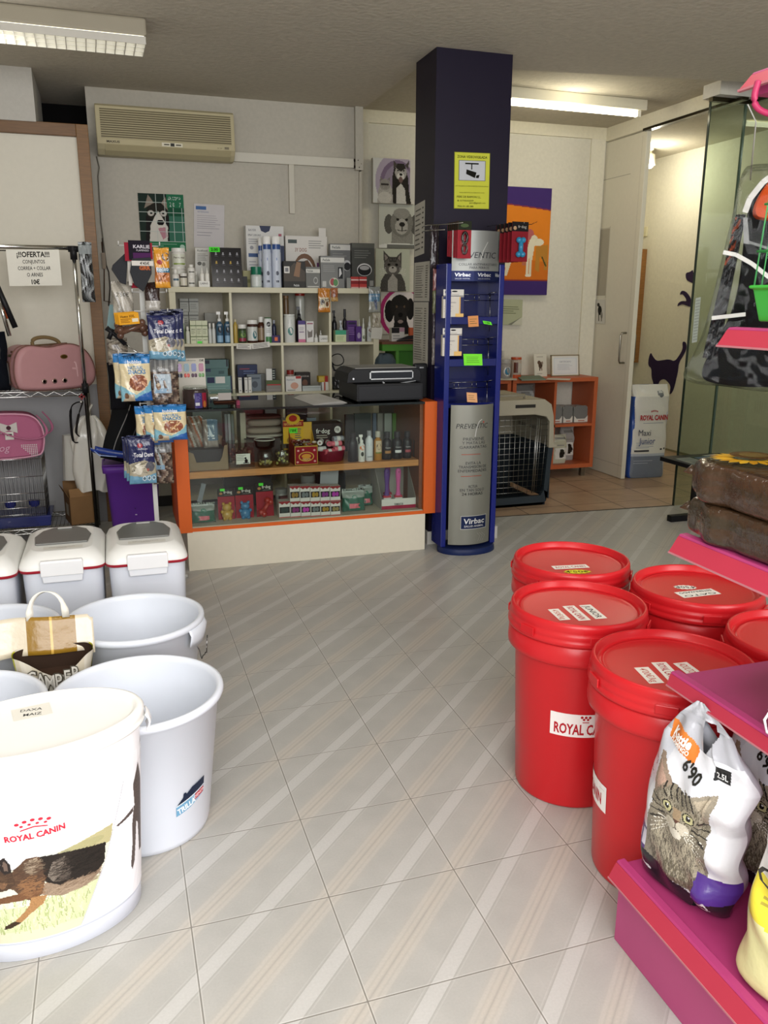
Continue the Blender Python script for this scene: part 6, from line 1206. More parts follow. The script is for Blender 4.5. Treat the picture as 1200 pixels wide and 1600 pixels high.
# hanging toys on wire arms left and right of the stand
for arm, (pa, pb, n_) in enumerate((((668, 352), (705, 350), 7), ((770, 352), (800, 350), 5))):
    a, c = PY(*pa, 4.80), PY(*pb, 4.62); wr_ = T('display_hook', ('chrome wire arm on the left edge of the pillar holding red toy packs', 'chrome wire arm right of the pillar holding red bone toy packs')[arm], 'hook', (0, 0, 0))
    b = B(); a = Vector(a); c = Vector(c); b.tube([a+Vector((0, .08, 0)), a, c, c+Vector((.03, -.10, .0))], .003, 'C9C9C9', n=6); b.tube([a+Vector((0, .08, -.03)), a+Vector((0, 0, -.03)), c+Vector((-.03, .02, -.03))], .003, 'C9C9C9', n=6); b.obj('wire', parent=wr_, m='chrome')
def toyhang(x0, x1, y0, y1, Y, kind, lb, i, grp):
    a, c = PY(x0, y0, Y), PY(x1, y1, Y); w_, h_ = c[0]-a[0], a[2]-c[2]; t = T('toy_pack', lb, 'toy', ((a[0]+c[0])/2, Y, c[2]), rz=(-.10 if kind == 'a' else .08), group=grp)
    b = B(); b.box(-w_/2, w_/2, 0, .002, 0, h_, 'A8303C' if kind == 'a' else '7E1C26'); p = P(b, flat((0, 0, 0))); p.rect(-w_/2, h_*.76, w_/2, h_, '25291E' if kind == 'a' else '1A1717')
    if kind == 'a': p.ell(0, h_*.88, w_*.3, h_*.05, '4A5A3A')
    else: p.text('fr·dog', w_*.12, h_*.88, h_*.07, 'B5B0A8', w=w_*.5); p.ell(-w_*.32, h_*.84, w_*.1, h_*.05, 'A88A6A')
    b.obj('header_card', parent=t, m='paper')
    b = B()
    if kind == 'a': b.tube([(.014*math.cos(q), -.010, h_*.55+.030*math.sin(q)) for q in np.linspace(0, 2*PI, 17)[:-1]], .008, '241A18', closed=True); b.tube([(.013*math.cos(q), -.010, h_*.25+.026*math.sin(q)) for q in np.linspace(0, 2*PI, 17)[:-1]], .007, '3A2420', closed=True)
    else:
        tc = ('2E7FA6', 'A8502E', '6A2A4A', '8A2A2A', '2E6A8A')[i % 5]
        b.tube([(0, -.014, h_*.20), (0, -.014, h_*.52)], .014, tc)
        for q in ((-.014, .18), (.014, .18), (-.014, .54), (.014, .54)): b.ball((q[0], -.014, h_*q[1]), .017, tc)
    b.obj('toy', parent=t, m='gloss')
    if kind == 'a':
        b, mp = pillow(w_, h_*.8, .05, lambda u, v: lin('FFFFFF'), nu=14, nv=14, seed=i, wr=.004, both=False); b.obj('wrapper', parent=t, m='film')
ordn = ['front', 'second', 'third', 'fourth', 'fifth', 'rearmost']
for i in range(6): toyhang(716-i*3.2, 735-i*4.6, 345+i*.6, 404-i*.6, 4.56+.035*i, 'a', 'shiny wrapped toy pack on left wire arm, %s in the row' % ordn[i], i, 'wrapped toys on the left wire arm')
for i in range(5): toyhang(800-i*6.2, 824-i*7.0, 346+i*1.4, 409+i*.4, 4.52+.04*i, 'b', 'red bone toy pack on right wire arm, %s in the row' % ordn[i], i, 'red toy packs on the right wire arm')
for i, (y0, y1, c_) in enumerate(((352, 420, '2A2226'), (420, 455, '8A5A58'), (450, 490, '6E7052'), (488, 530, '3A3238'), (525, 570, '77706C'))):
    hang('hanging_pack', 'narrow pack on the pillar corner left of blue stand, %s from the top' % ('first', 'second', 'third', 'fourth', 'fifth')[i], 'pack', 675-i*.6+(2 if i else -3), 686, y0, y1, 4.84, .02, lambda u, v: lin(c_), group='packs on the pillar corner', nu=8, nv=14)
# ================================================================ CHROME RACK ON THE LEFT
rk = T('wire_rack', 'chrome wire rack with hanging rail on the left wall, holding pet carriers', 'rack', (-.68, 5.8, 0)); ro = Vector((-.68, 5.8, 0))
def rp(nm, fn, m='chrome', **k): return part(nm, fn, m=m, base=ro, root=rk, **k)
for x, y in ((-.178, 5.60), (-1.2, 5.60), (-.178, 6.03), (-1.2, 6.03)):
    rp('post', lambda b: (b.tube([(x, y, 0), (x, y, 1.0)], .0125, '3A3836' if y < 5.7 else '8A8A88', n=10, m='steel'), b.tube([(x, y, 1.0), (x, y, 1.85)], .0125, 'D5D5D2', n=10) if y < 5.7 else None))
for x in (-.178, -1.2):
    rp('corner_connector', lambda b: (b.tube([(x, 5.60, 1.80), (x, 5.60, 1.88)], .021, '17171A', n=10), b.tube([(x-.03, 5.60, 1.862), (x+.03, 5.60, 1.862)], .019, '17171A', n=10)), m='semi')
    rp('shelf_connector', lambda b: b.tube([(x, 5.60, .985), (x, 5.60, 1.045)], .020, '17171A', n=10), m='semi')
rp('hanging_rail', lambda b: (b.tube([(-1.2, 5.60, 1.868), (-.18, 5.60, 1.868)], .0135, 'DADAD6', n=10), b.tube([(-1.2, 5.60, 1.845), (-.40, 5.60, 1.845)], .004, '6A6A68', n=6)))
for z in (1.0, .115):
    def sh_(b):
        for y in (5.60, 6.03):
            b.tube([(-1.2, y, z), (-.178, y, z)], .0035, 'D5D5D2', n=6); b.tube([(-1.2, y, z-.03), (-.178, y, z-.03)], .0035, 'D5D5D2', n=6)
            n = 22; b.tube([(-1.2+1.02*i/n, y, z-.002-.026*(i % 2)) for i in range(n+1)], .0028, 'B5B5B2', n=5)
        for x in (-1.2, -.178): b.tube([(x, 5.60, z), (x, 6.03, z)], .0035, 'B5B5B2', n=6)
        for i in range(40): x = -1.185+.025*i; b.tube([(x, 5.60, z-.001), (x, 6.03, z-.001)], .0018, 'A8A8A5', n=4)
    rp('wire_shelf', sh_)
# offer sign
def oferta(p, W, H_):
    for s_, v, h, wd, bo in (('¡!!OFERTA!!!', .87, .030, .62, .03), ('CONJUNTOS', .67, .021, .42, .01), ('CORREA + COLLAR', .49, .021, .62, .01), ('O ARNES', .31, .021, .30, .01), ('10€', .11, .026, .155, .03)): p.text(s_, W*.5, H_*v, h, '26241F', w=W*wd, bold=bo)
papersheet('offer_sign', 'white paper OFERTA sign hanging from the chrome rail', 'sign', (PY(15, 447, 5.58), PY(97, 446, 5.58), PY(9, 390, 5.58)), 'DEDBD0', oferta)
# pink shell carrier
pc = T('pet_carrier', 'dusty pink hard pet carrier with brown piping on the upper rack shelf', 'carrier', (-.395, 5.80, 1.004), rz=.42)
OL = [(-.25, .05), (-.225, .0), (.19, .0), (.245, .035), (.262, .10), (.24, .19), (.19, .255), (.12, .283), (.05, .278), (-.02, .262), (-.09, .270), (-.15, .280), (-.21, .262), (-.245, .20), (-.257, .12)]
def smooth(pl, n=3):
    for _ in range(n):
        q = []
        for i in range(len(pl)):
            a, c = pl[i], pl[(i+1) % len(pl)]; q += [tuple(a[k]*.75+c[k]*.25 for k in range(len(a))), tuple(a[k]*.25+c[k]*.75 for k in range(len(a)))]
        pl = q
    return pl
OS = smooth(OL, 2); CX_, CZ_ = 0, .135
def shell(b, y0, y1, col, puff=.02, s0=1.0):
    n = len(OS); vs = []; prof = [(.86, y0-puff), (.91, y0-puff*.95), (.97, y0-puff*.6), (1.0, y0), (s0, y1-.0), (.985, y1+.012), (.9, y1+.02)]
    for s_, y in prof: vs += [(CX_+(x-CX_)*s_, y, max(CZ_+(z-CZ_)*s_, .0)) for x, z in OS]
    fs = [(k*n+i, k*n+(i+1) % n, (k+1)*n+(i+1) % n, (k+1)*n+i) for k in range(len(prof)-1) for i in range(n)]
    b.add(vs, fs, col, True); b.add(vs[:n], [list(range(n))], col, False); b.add(vs[-n:], [list(range(n))[::-1]], col, False)
b = B(); shell(b, -.11, .11, 'B58688'); b.obj('shell', parent=pc, m='semi')
b = B(); b.tube([(x*1.008, -.108, CZ_+(z-CZ_)*1.01) for x, z in OS], .005, '6E4A42', closed=True, n=6); b.tube([(x*1.008, -.04, CZ_+(z-CZ_)*1.01) for x, z in OS], .004, '7A544A', closed=True, n=6); b.obj('piping', parent=pc)
b = B(); b.tube(sm([(-.10, -.03, .27), (-.10, -.03, .31), (-.06, -.03, .325), (.0, -.03, .325), (.06, -.03, .305), (.075, -.03, .275)]), .012, '7E6A4A', n=10); b.obj('carry_handle', parent=pc, m='cloth')
b = B(); b.tube([(-.14, -.03, .272), (-.10, -.03, .275), (.12, -.03, .283)], .006, '6A5640', n=6); b.obj('zip_band', parent=pc, m='cloth')
b = B(); b.lathe([(.024, 0), (.022, .003)], '8A6E3A', n=20, sy=.6); b.lathe([(.017, .003), (.016, .0045)], '5A4624', n=20, sy=.55); b.obj('gold_badge', parent=pc, m='steel', loc=(.055, -.1305, .205), rot=(PI/2, 0, 0))
for x in (-.085, -.02, .045):
    b = B(); b.lathe([(.016, 0), (.016, .003), (.010, .003)], 'B59A90', n=18, cap=False, m='steel'); b.lathe([(.0105, .001), (.0, .001)], '1A1210', n=18, cap=False); b.obj('eyelet', parent=pc, m='steel', loc=(x, -.1305, .055), rot=(PI/2, 0, 0))
b = B(); mpx = lambda u, v, d: (-.2575-d+.03*max(v-.12, 0), -u, v)
p = P(b, mpx, d0=.004, step=.001); p.poly([(-.065, .035), (.050, .035), (.050, .15), (.035, .185), (-.045, .185), (-.065, .15)], '6E4E42'); p.poly([(-.052, .045), (.038, .045), (.038, .145), (.026, .172), (-.036, .172), (-.052, .145)], '9A928E'); b.obj('mesh_window', parent=pc, m='cloth')
b = B(); b.box(-.262, -.250, -.02, .015, .18, .245, '7A5A4A'); b.box(-.268, -.25, -.025, .02, .205, .222, 'A8906A', m='steel'); b.obj('buckle_strap', parent=pc, m='cloth', rot=(0, .35, 0), loc=(-.06, 0, -.075))
b = B(); p = P(b, flat((0, -.1315, 0)), d0=.001)
p.line([(.115, .17), (.125, .165), (.13, .13)], .008, 'D8B0B2'); p.line([(.10, .13), (.135, .125)], .012, 'D0A4A6'); p.line([(.13, .12), (.132, .075)], .006, 'D8B0B2'); p.line([(.165, .13), (.185, .15)], .006, 'D8B0B2'); b.obj('embossed_figure', parent=pc, m='gloss')
# wire cage with blue tray and dishes
cg = T('hamster_cage', 'grey wire rodent cage with a blue tray on the lower rack shelf', 'cage', (-.72, 5.80, .117)); cX = .235
b = B(); b.prism([(-cX-.02, .0), (cX+.02, .0), (cX+.03, .07), (-cX-.03, .07)], -.15, .15, '2C3470', axis='y'); b.obj('blue_tray', parent=cg, m='gloss', bevel=.006)
b = B()
for i in range(38):
    x = -cX+2*cX*i/37; b.tube([(x, -.14, .07), (x, -.14, .45)], .0011, '8A8A88', n=4); 
    if i % 2 == 0: b.tube([(x, .14, .07), (x, .14, .45)], .0011, '77777A', n=4); b.tube([(x, -.14, .45), (x, .14, .45)], .0011, '8A8A88', n=4)
for i in range(18):
    y = -.14+.28*i/17; b.tube([(cX, y, .07), (cX, y, .45)], .0011, '8A8A88', n=4)
for z in (.085, .13, .175, .225, .335, .45): b.tube([(-cX, -.143, z), (cX, -.143, z), (cX, .143, z)], .0026, 'D8D8D6', n=6, m='chrome')
b.obj('wire_bars', parent=cg, m='steel')
for x in (.02, .165, -.13):
    b = B(); b.lathe([(.02, .13), (.034, .145), (.036, .175)], '1E2464', n=14, c=(x, -.120), sy=.6); b.obj('feeding_dish', parent=cg, m='gloss')
b, mp = pillow(.58, .13, .36, lambda u, v: lin('FFFFFF'), nu=20, nv=10, wr=.006, both=False, seed=4); b.obj('plastic_wrap', parent=cg, m='film')
# pink dog bag
pb = T('pet_bag', 'bright pink fabric pet bag with white piping standing on the wire cage', 'bag', (-.70, 5.78, .57), rz=.1)
BO = smooth([(-.24, 0), (.19, 0), (.225, .05), (.235, .16), (.20, .25), (.12, .285), (-.16, .285), (-.24, .22)], 2)
def bagb(b, y0, y1, col):
    n = len(BO); vs = []; prof = [(.92, y0-.015), (1, y0), (1, y1), (.92, y1+.015)]
    for s_, y in prof: vs += [(x*s_, y, .14+(z-.14)*s_) for x, z in BO]
    b.add(vs, [(k*n+i, k*n+(i+1) % n, (k+1)*n+(i+1) % n, (k+1)*n+i) for k in range(3) for i in range(n)], col, True); b.add(vs[:n], [list(range(n))], col); b.add(vs[-n:], [list(range(n))[::-1]], col)
b = B(); bagb(b, -.09, .10, 'B56A88'); b.obj('bag_body', parent=pb, m='cloth')
b = B(); b.tube([(x*1.01, -.092, .14+(z-.14)*1.01) for x, z in BO], .006, 'D8A0B4', closed=True, n=6); b.obj('piping', parent=pb)
for dy, xx in ((-.11, .02), (.06, .06)):
    b = B(); b.tube(sm([(-.20+xx, dy+.02, .27), (-.12+xx, dy-.03, .24), (-.02+xx, dy-.05, .17), (.10+xx, dy-.05, .125), (.20+xx, dy-.03, .125), (.24+xx, dy, .16), (.22+xx, dy+.03, .22), (.18+xx, dy+.03, .27)]), .009, 'B8708E', n=8, flat=.5); b.obj('strap', parent=pb, m='cloth')
b = B(); p = P(b, flat((0, -.107, 0)), d0=.001)
for k in range(9):
    for j in range(7):
        if (k*.011)+(j*.011) > .045: p.ell(.095+k*.011, .018+j*.011+(-.0), .0038, .0038, 'D8D4D2', n=6)
p.text('dog', -.02, .075, .045, 'D8A8BC', slant=.3); b.obj('studded_patch', parent=pb, m='paper')
b = B(); p = P(b, flat((0, -.114, 0)), d0=.001); p.poly([(-.02, .235), (.03, .215), (.03, .185), (-.02, .165)], 'C9C4BE'); p.poly([(.08, .235), (.03, .215), (.03, .185), (.08, .165)], 'C9C4BE'); p.ell(.03, .20, .014, .014, '4A2A34'); p.rect(.005, .125, .055, .175, 'D8D4CC'); p.rect(.015, .15, .045, .162, '2A2A2A'); b.obj('bow_and_tag', parent=pb, m='paper')
# cardboard box
bx = T('cardboard_box', 'open brown cardboard box on the lower rack shelf beside the cage', 'box', (-.262, 5.62, .119), rz=.22)
b = B(); b.box(-.075, .085, 0, .003, 0, .185, '7E6040'); b.box(-.075, -.072, 0, .20, 0, .185, '5E4630'); b.box(.082, .085, 0, .20, 0, .185, '6E5236'); b.box(-.075, .085, .197, .20, 0, .185, '8A6A48'); b.box(-.075, .085, 0, .20, 0, .003, '6E5236'); b.obj('box_body', parent=bx, m='carton_board')
b = B(); b.add([(-.075, .20, .185), (.085, .20, .185), (.08, .235, .255), (-.07, .235, .255)], [(0, 1, 2, 3)], '7A5C3E'); b.add([(-.075, 0, .185), (-.075, .20, .185), (-.10, .20, .24), (-.10, .0, .235)], [(0, 1, 2, 3)], '6A4E34'); b.add([(-.07, 0, .185), (.085, 0, .185), (.08, .05, .235), (-.065, .05, .23)], [(0, 1, 2, 3)], '8A6A48'); b.obj('box_flap', parent=bx, m='carton_board', solid=.003)
b = B(); P(b, flat((-.0755, .1, .09), (0, -1, 0), (0, 0, 1), (-1, 0, 0))).rect(-.04, -.04, .05, .04, '8A8378'); b.obj('side_label', parent=bx, m='paper')
# white carrier bag, leash, red cross tag
b = B()
def wb(u, v):
    a = 2*PI*u; wv = .035+.085*min(v*3, 1)**.7*(1-.25*max(v-.7, 0)/.3); return (wv*math.cos(a)+.010*math.sin(5*a+9*v), .06*math.sin(a)*min(1, v*4)+.008*math.sin(7*a+5*v), .50*(1-v)+.012*math.sin(3*a)*v)
b.grid(40, 20, wb, lambda u, v: lin('D2CFC6')); b.tube([(0, 0, .49), (.01, 0, .54), (.03, .01, .57)], .008, 'CFCCC4', n=6)
tag(b.obj('plastic_bag', m='bag_plastic', loc=(PY(133, 700, 5.66)[0]+.035, 5.68, .33)), 'white plastic carrier bag hanging beside the right post of the rack', 'bag')
b = B()
def wb2(u, v): a = 2*PI*u; wv = .05+.02*v; return (wv*math.cos(a)+.006*math.sin(6*a), .04*math.sin(a), .30*(1-v))
b.grid(24, 10, wb2, lambda u, v: lin('B5B3AC')); tag(b.obj('plastic_bag', m='bag_plastic', loc=(PY(115, 730, 5.72)[0], 5.74, .40)), 'thin greyish plastic bag hanging left of the white carrier bag', 'bag')
ls = T('leash', 'black studded leash looped over the rack shelf above the white bag', 'leash', (PY(123, 640, 5.60)[0], 5.585, .93))
b = B(); b.tube(sm([(.03, 0, .0), (-.01, -.005, -.0), (-.05, -.005, -.03), (-.055, 0, -.18), (-.050, .005, -.26), (-.02, .005, -.26)]), .008, '1C1A1A', n=8, flat=.5); b.tube(sm([(.03, 0, .0), (.0, -.01, -.07), (-.02, -.012, -.15), (-.028, -.01, -.20), (-.01, 0, -.22)]), .008, '24211F', n=8, flat=.5); b.obj('strap', parent=ls, m='cloth')
b = B(); b.tube([(.02, -.01, .05), (.02, -.01, 0)], .004, 'B5B5B2', n=6); b.ball((.02, -.01, .0), .01, 'C9C9C6'); b.obj('clip', parent=ls, m='chrome')
b = B(); b.box(-.006, .006, -.002, .002, -.018, .018, '8A1F24'); b.box(-.018, .018, -.002, .002, -.006, .006, '8A1F24'); tag(b.obj('cross_charm', loc=(PY(128, 624, 5.57)[0], 5.57, .965)), 'small red cross charm dangling under the upper rack shelf', 'charm')
# black things standing at the left edge
sb_ = T('stroller_frame', 'black folded pet stroller with chrome and orange bars at the left edge', 'stroller', (-.70, 5.66, 1.004))
b = B(); b.tube([PY(-12, 430, 5.62)-np.array([-.70, 5.66, 1.004]), PY(24, 512, 5.62)-np.array([-.70, 5.66, 1.004])], .017, '17171A', n=8); b.obj('black_beam', parent=sb_)
b = B(); b.tube([PY(-6, 455, 5.60)-np.array([-.70, 5.66, 1.004]), PY(15, 525, 5.60)-np.array([-.70, 5.66, 1.004])], .012, 'C9C9C6', n=10); b.obj('chrome_bar', parent=sb_, m='chrome')
b = B(); b.tube([PY(2, 465, 5.63)-np.array([-.70, 5.66, 1.004]), PY(12, 498, 5.63)-np.array([-.70, 5.66, 1.004])], .014, 'B0522E', n=8); b.obj('orange_band', parent=sb_)
b, mp = pillow(.20, .36, .16, lambda u, v: lin('14171E'), nu=16, nv=16, wr=.01, seed=9); b.obj('folded_canopy', parent=sb_, m='cloth', loc=(-.02, .04, 0))
b, mp = pillow(.14, .16, .10, lambda u, v: lin('3A3A3C'), nu=12, nv=12, wr=.01, seed=3); b.obj('side_pocket', parent=sb_, m='cloth', loc=(-.02, -.04, .20))
# clear pack on the rail
hang('accessory_pack', 'clear crinkled pack of black straps hanging at the right end of the rail', 'pack', 125, 146, 378, 472, 5.56, .04, lambda u, v: lin(('3A3C3E', '6A6E70', '9A9EA0', '1A1A1C')[int(u*5+math.sin(v*14)*1.5+2) % 4]) if v < .8 else lin('8A9092'), m='foil', nu=20, nv=40)
# cords beside the panel
b = B(); b.tube([PY(160, 372, 6.468), PY(161, 400, 6.468), PY(170, 425, 6.468), PY(172, 450, 6.468), PY(170, 478, 6.468)], .004, '2A2421', n=6); tag(b.obj('cord', m='semi'), 'black cord looping down beside the wooden frame', 'cord')
b = B(); b.tube([PY(159, 378, 6.468), PY(163, 420, 6.468), PY(163, 470, 6.468), PY(173, 472, 6.468)], .004, '5A4636', n=6); b.box(*[q for q in (PY(161, 400, 6.468)[0]-.01, PY(161, 400, 6.468)[0]+.015, 6.46, 6.475, PY(161, 420, 6.468)[2], PY(161, 395, 6.468)[2])], '8A7A66'); tag(b.obj('cord', m='semi'), 'brown cord with a tag hanging against the wooden frame edge', 'cord')

# ---------------------------------------------------------------- purple bin
pbn = T('waste_bin', 'tall purple plastic bin with bags piled on top, left of the counter', 'bin', (.065, 5.33, 0))
b = B()
def bring(wd, dp, z, r=.03):
    o = []
    for cx, cy, a in ((wd-r, -dp+r, -PI/2), (wd-r, dp-r, 0), (-wd+r, dp-r, PI/2), (-wd+r, -dp+r, PI)):
        for k in range(5): o.append((cx+r*math.cos(a+PI/2*k/4), cy+r*math.sin(a+PI/2*k/4), z))
    return o
rings = [bring(.125, .11, 0), bring(.130, .115, .01), bring(.158, .145, .53), bring(.172, .158, .535), bring(.175, .160, .575), bring(.165, .150, .578), bring(.15, .135, .50)]
n = 20; vs = [p_ for r in rings for p_ in r]; b.add(vs, [(k*n+i, k*n+(i+1) % n, (k+1)*n+(i+1) % n, (k+1)*n+i) for k in range(6) for i in range(n)]+[list(range(n))[::-1], [6*n+i for i in range(n)]], '5E3090', True); b.obj('bin_body', parent=pbn, m='semi')
b = B(); b.prism([(-.17, -.15), (.10, -.15), (.12, .15), (-.15, .15)], .578, .588, '5A2E80', axis='z'); b.obj('lid', parent=pbn, bevel=.004)
for z in (.30, .26, .20):
    b = B(); b.box(.0, .012 if z == .26 else .006, -.138, -.128, z, z+.005, 'B5A8C9' if z == .26 else '2E1850'); b.obj('catch', parent=pbn)
sp = T('scoop', 'glossy blue plastic scoop resting on the purple bin lid', 'scoop', PY(170, 712, 5.02)+np.array([0, 0, -.01]), rz=-.3)
b = B(); b.grid(14, 8, lambda u, v: (-.09+.2*u, (v-.5)*.09, .03*(2*v-1)**2+.035*(1-u)**1.5-.005), lambda u, v: lin('1E3A8E')); b.obj('blade', parent=sp, m='gloss', solid=.003)
b = B(); b.tube([(-.09, -.03, .06), (-.04, -.045, .02), (.06, -.045, .012)], .003, '9AB0E0', n=6); b.obj('rim', parent=sp, m='gloss')
bp = T('backpack', 'black pet backpack with grey piping slumped on the purple bin', 'backpack', (PY(190, 690, 5.10)[0]-.005, 5.24, .59), rot=(0, .30, .15))
b, mp = pillow(.27, .40, .20, lambda u, v: lin('121315') if u > .3 else lin('1C1D1F'), nu=24, nv=26, wr=.006, top=.0, seed=2); b.obj('bag_body', parent=bp, m='cloth')
b = B(); b.tube([mp(-.085+.04*t*t, .03+.33*t, .003) for t in np.linspace(0, 1, 12)], .003, '8A8A8A', n=6); b.tube([mp(-.01+.03*t, .05+.28*t, .003) for t in np.linspace(0, 1, 12)], .0022, '4A4A4C', n=6); b.obj('piping', parent=bp)
b = B(); b.tube([(-.04, -.05, .36), (-.06, -.10, .42), (.0, -.08, .43), (.03, -.04, .38)], .008, '1A1A1C', n=8); b.obj('grab_loop', parent=bp, m='cloth')

# ================================================================ SNACK STAND
st = T('hook_stand', 'white metal hook stand hung with dog snack packs left of the counter', 'stand', (.172, 4.62, 0))
b = B(); b.box(-.012, .012, -.006, .006, .02, 1.84, 'C9C9C4'); b.obj('pole', parent=st, m='metal_paint')
b = B(); b.tube([(-.16, .13, .01), (0, 0, .03), (.14, .03, .012)], .010, 'C5C5C0', n=8); b.tube([(0, 0, .03), (-.02, .22, .01)], .010, 'C5C5C0', n=8); b.tube([(.125, .03, .008), (.15, .035, .008)], .014, 'B5B5B0', n=8); b.obj('foot', parent=st, m='metal_paint')
for z, x0, x1 in ((1.83, -.10, .10), (1.60, -.05, .12), (1.503, -.12, .12), (1.288, -.14, .10), (1.02, -.05, .12), (.87, -.06, .12)):
    b = B(); b.tube([(x0, -.005, z), (x1, -.005, z)], .004, 'D0D0CC', n=6); b.tube([(x0, -.005, z), (x0, -.10, z), (x0, -.105, z+.015)], .003, 'D0D0CC', n=6); b.tube([(x1, -.005, z), (x1, -.10, z), (x1, -.105, z+.015)], .003, 'D0D0CC', n=6); b.obj('hook_arm', parent=st, m='metal_paint')
def c_dent():
    c = Cv(60, 90, 1, 1, '1B2250'); c.poly([(0, 0), (1, 0), (1, .42), (.6, .50), (0, .42)], 'A8A08A'); c.poly([(0, 0), (1, 0), (1, .22), (.5, .15), (0, .18)], '6A9AB4')
    for k in range(26): x = random.uniform(.05, .6); y = random.uniform(.2, .45); c.line([(x, y), (x+.25, y+random.uniform(-.05, .08))], .02, random.choice(['C9C2AE', '8A8270', 'DAD4C4', '6E6858']))
    c.ell(.80, .36, .16, .10, '5A5A62', grain=.5); c.ell(.70, .30, .05, .03, 'A05A50'); c.ell(.35, .28, .14, .08, 'D5CFBE')
    for x in (.55, .73, .90): c.ell(x, .12, .07, .05, 'C9D4DA'); c.ell(x, .12, .045, .032, '4A6A7A')
    c.ell(.45, .80, .10, .05, 'A03038'); return c
def c_snack(k):
    c = Cv(64, 84, 1, 1, 'D8C9A2'); c.poly([(0, .80), (1, .80), (1, 1), (0, 1)], '2E7ABA'); c.poly([(0, 0), (1, 0), (1, .45), (.85, .30), (.5, .14), (0, .35)], '7EB0C0'); c.poly([(.3, 0), (1, 0), (1, .22), (.6, .12)], '2A60A8')
    c.ell(.58, .40, .30, .17, '8A4E34', grain=.6)
    for j in range(22): x = random.uniform(.32, .82); y = random.uniform(.27, .52); c.line([(x, y), (x+random.uniform(-.12, .12), y+random.uniform(-.08, .08))], .03, random.choice(['A8684A', '6E3A28', 'C08A68', 'D8A888'] if k else ['B07A4A', '7A4A2A', 'D8B080', 'E8D0A8']))
    c.poly([(.05, 0), (.2, .16), (.42, .16), (.45, 0)], 'B8A890'); c.ell(.18, .12, .07, .06, '6A4A34'); return c
CD, CS0, CS1 = c_dent(), c_snack(1), c_snack(0)
def t_dent(p, w_, h_): p.text('bubbles', .008, h_*.735, h_*.045, 'C9CCD8', w=w_*.34); p.text('Total Dent', .01, h_*.61, h_*.085, 'E6E6EA', w=w_*.74, bold=.02)
def t_snack(p, w_, h_): p.text('NATURAL', .004, h_*.72, h_*.07, '5A86A8', w=w_*.5, bold=.03); p.text('SNACKS', .008, h_*.63, h_*.085, '4A7AA0', w=w_*.58, bold=.04); p.text('bubbles', .0, h_*.84, h_*.07, 'E4EAF0', w=w_*.45, bold=.02)
GD, GS = 'navy dental stick packs', 'natural snacks packs on the hook stand'
for i in range(3): hang('dental_pack', 'navy Total Dent pack hanging high by the shelf, %s of three' % ('front', 'middle', 'rear')[i], 'pack', 231+i*5, 276+i*6, 489-i*3, 561+i*2, 4.50+.035*i, .03, None, CD, group=GD, draw=t_dent)
for i in range(3): hang('dental_pack', 'navy Total Dent pack hanging low over the purple bin, %s of three' % ('front', 'middle', 'rear')[i], 'pack', 200-i*4, 243-i*4, 680+i*1, 756-i*5, 4.46+.035*i, .03, None, CD, group=GD, draw=t_dent)
hang('snack_pack', 'natural snacks pack with a blue handwritten header, front left of stand', 'pack', 187, 236, 553, 627, 4.47, .04, None, CS0, group=GS, draw=lambda p, w_, h_: (t_snack(p, w_, h_), p.text("9'00€ 400g", -.01, h_*.93, .014, '16263A', slant=.2)))
hang('snack_pack', 'natural snacks pack half hidden behind the one with handwritten header', 'pack', 178, 222, 552, 622, 4.52, .035, None, CS0, group=GS, draw=t_snack)
for i in range(3): hang('snack_pack', 'natural snacks pack with pale chews beside the orange counter post, %s of three' % ('front', 'middle', 'rear')[i], 'pack', 240-i*14, 292-i*22, 632+i*1, 688+i*4, 4.44+.04*i, .05, None, CS1, group=GS, draw=t_snack)
def c_hide(u, v): return lin(('4A3A32', '6A564A', '8A7A6A', '3A2E28')[int(u*9+math.sin(v*17)*2+v*8) % 4]) if v < .72 else lin(('8A8A88', '6A6A6A')[int(u*11) % 2])
hang('chew_bag', 'clear bag of dark chews with a pale dog label, right of front snacks', 'bag', 233, 280, 560, 634, 4.53, .05, c_hide, draw=lambda p, w_, h_: (p.rect(-.055, h_*.28, .035, h_*.68, 'AEBCC6', n=6), p.rect(-.055, h_*.28, .035, h_*.38, '8AA8C0', n=6), p.text('NATURAL SNACKS', -.01, h_*.57, .012, '6A8AA4', w=.07), p.ell(-.035, h_*.42, .014, .018, '8A6A4E'), p.ell(-.035, h_*.46, .009, .010, 'C9B8A0')))
hang('chew_bag', 'clear bag of brown chews with a blue label hanging low by the orange post', 'bag', 238, 270, 688, 756, 4.54, .04, c_hide, draw=lambda p, w_, h_: (p.rect(-.04, h_*.35, .01, h_*.85, '9AA4A4', n=5), p.rect(-.035, h_*.35, .01, h_*.45, '7A9AB0', n=5)))
hang('stick_pack', 'yellow chew stick pack with a puppy and blue lettering, top of the stand', 'pack', 241, 265, 387, 450, 4.50, .02, lambda u, v: lin('D0902A') if v > .5 or v < .14 else (lin('2E6A86') if v > .40 and u > .15 else lin('B06A34')), draw=lambda p, w_, h_: (p.ell(.02, h_*.78, .018, .020, '4A3A34'), p.ell(.025, h_*.72, .014, .012, 'C9BFB0'), p.ell(-.01, h_*.64, .014, .012, '9A2A2A'), p.text('Rodeo', .0, h_*.47, .022, 'D8E4EC', w=w_*.8, an=.1, bold=.02), p.line([(-.02, h_*.16), (.02, h_*.36)], .008, '7A4424'), p.line([(-.005, h_*.16), (.032, h_*.30)], .008, 'C08050')))
hang('treat_pouch', 'clear pouch with dark brown treats hanging under the yellow stick pack', 'pouch', 226, 250, 441, 487, 4.55, .03, lambda u, v: lin('2E1C18') if v > .38 else lin('A8A49C'), nu=12, nv=16)
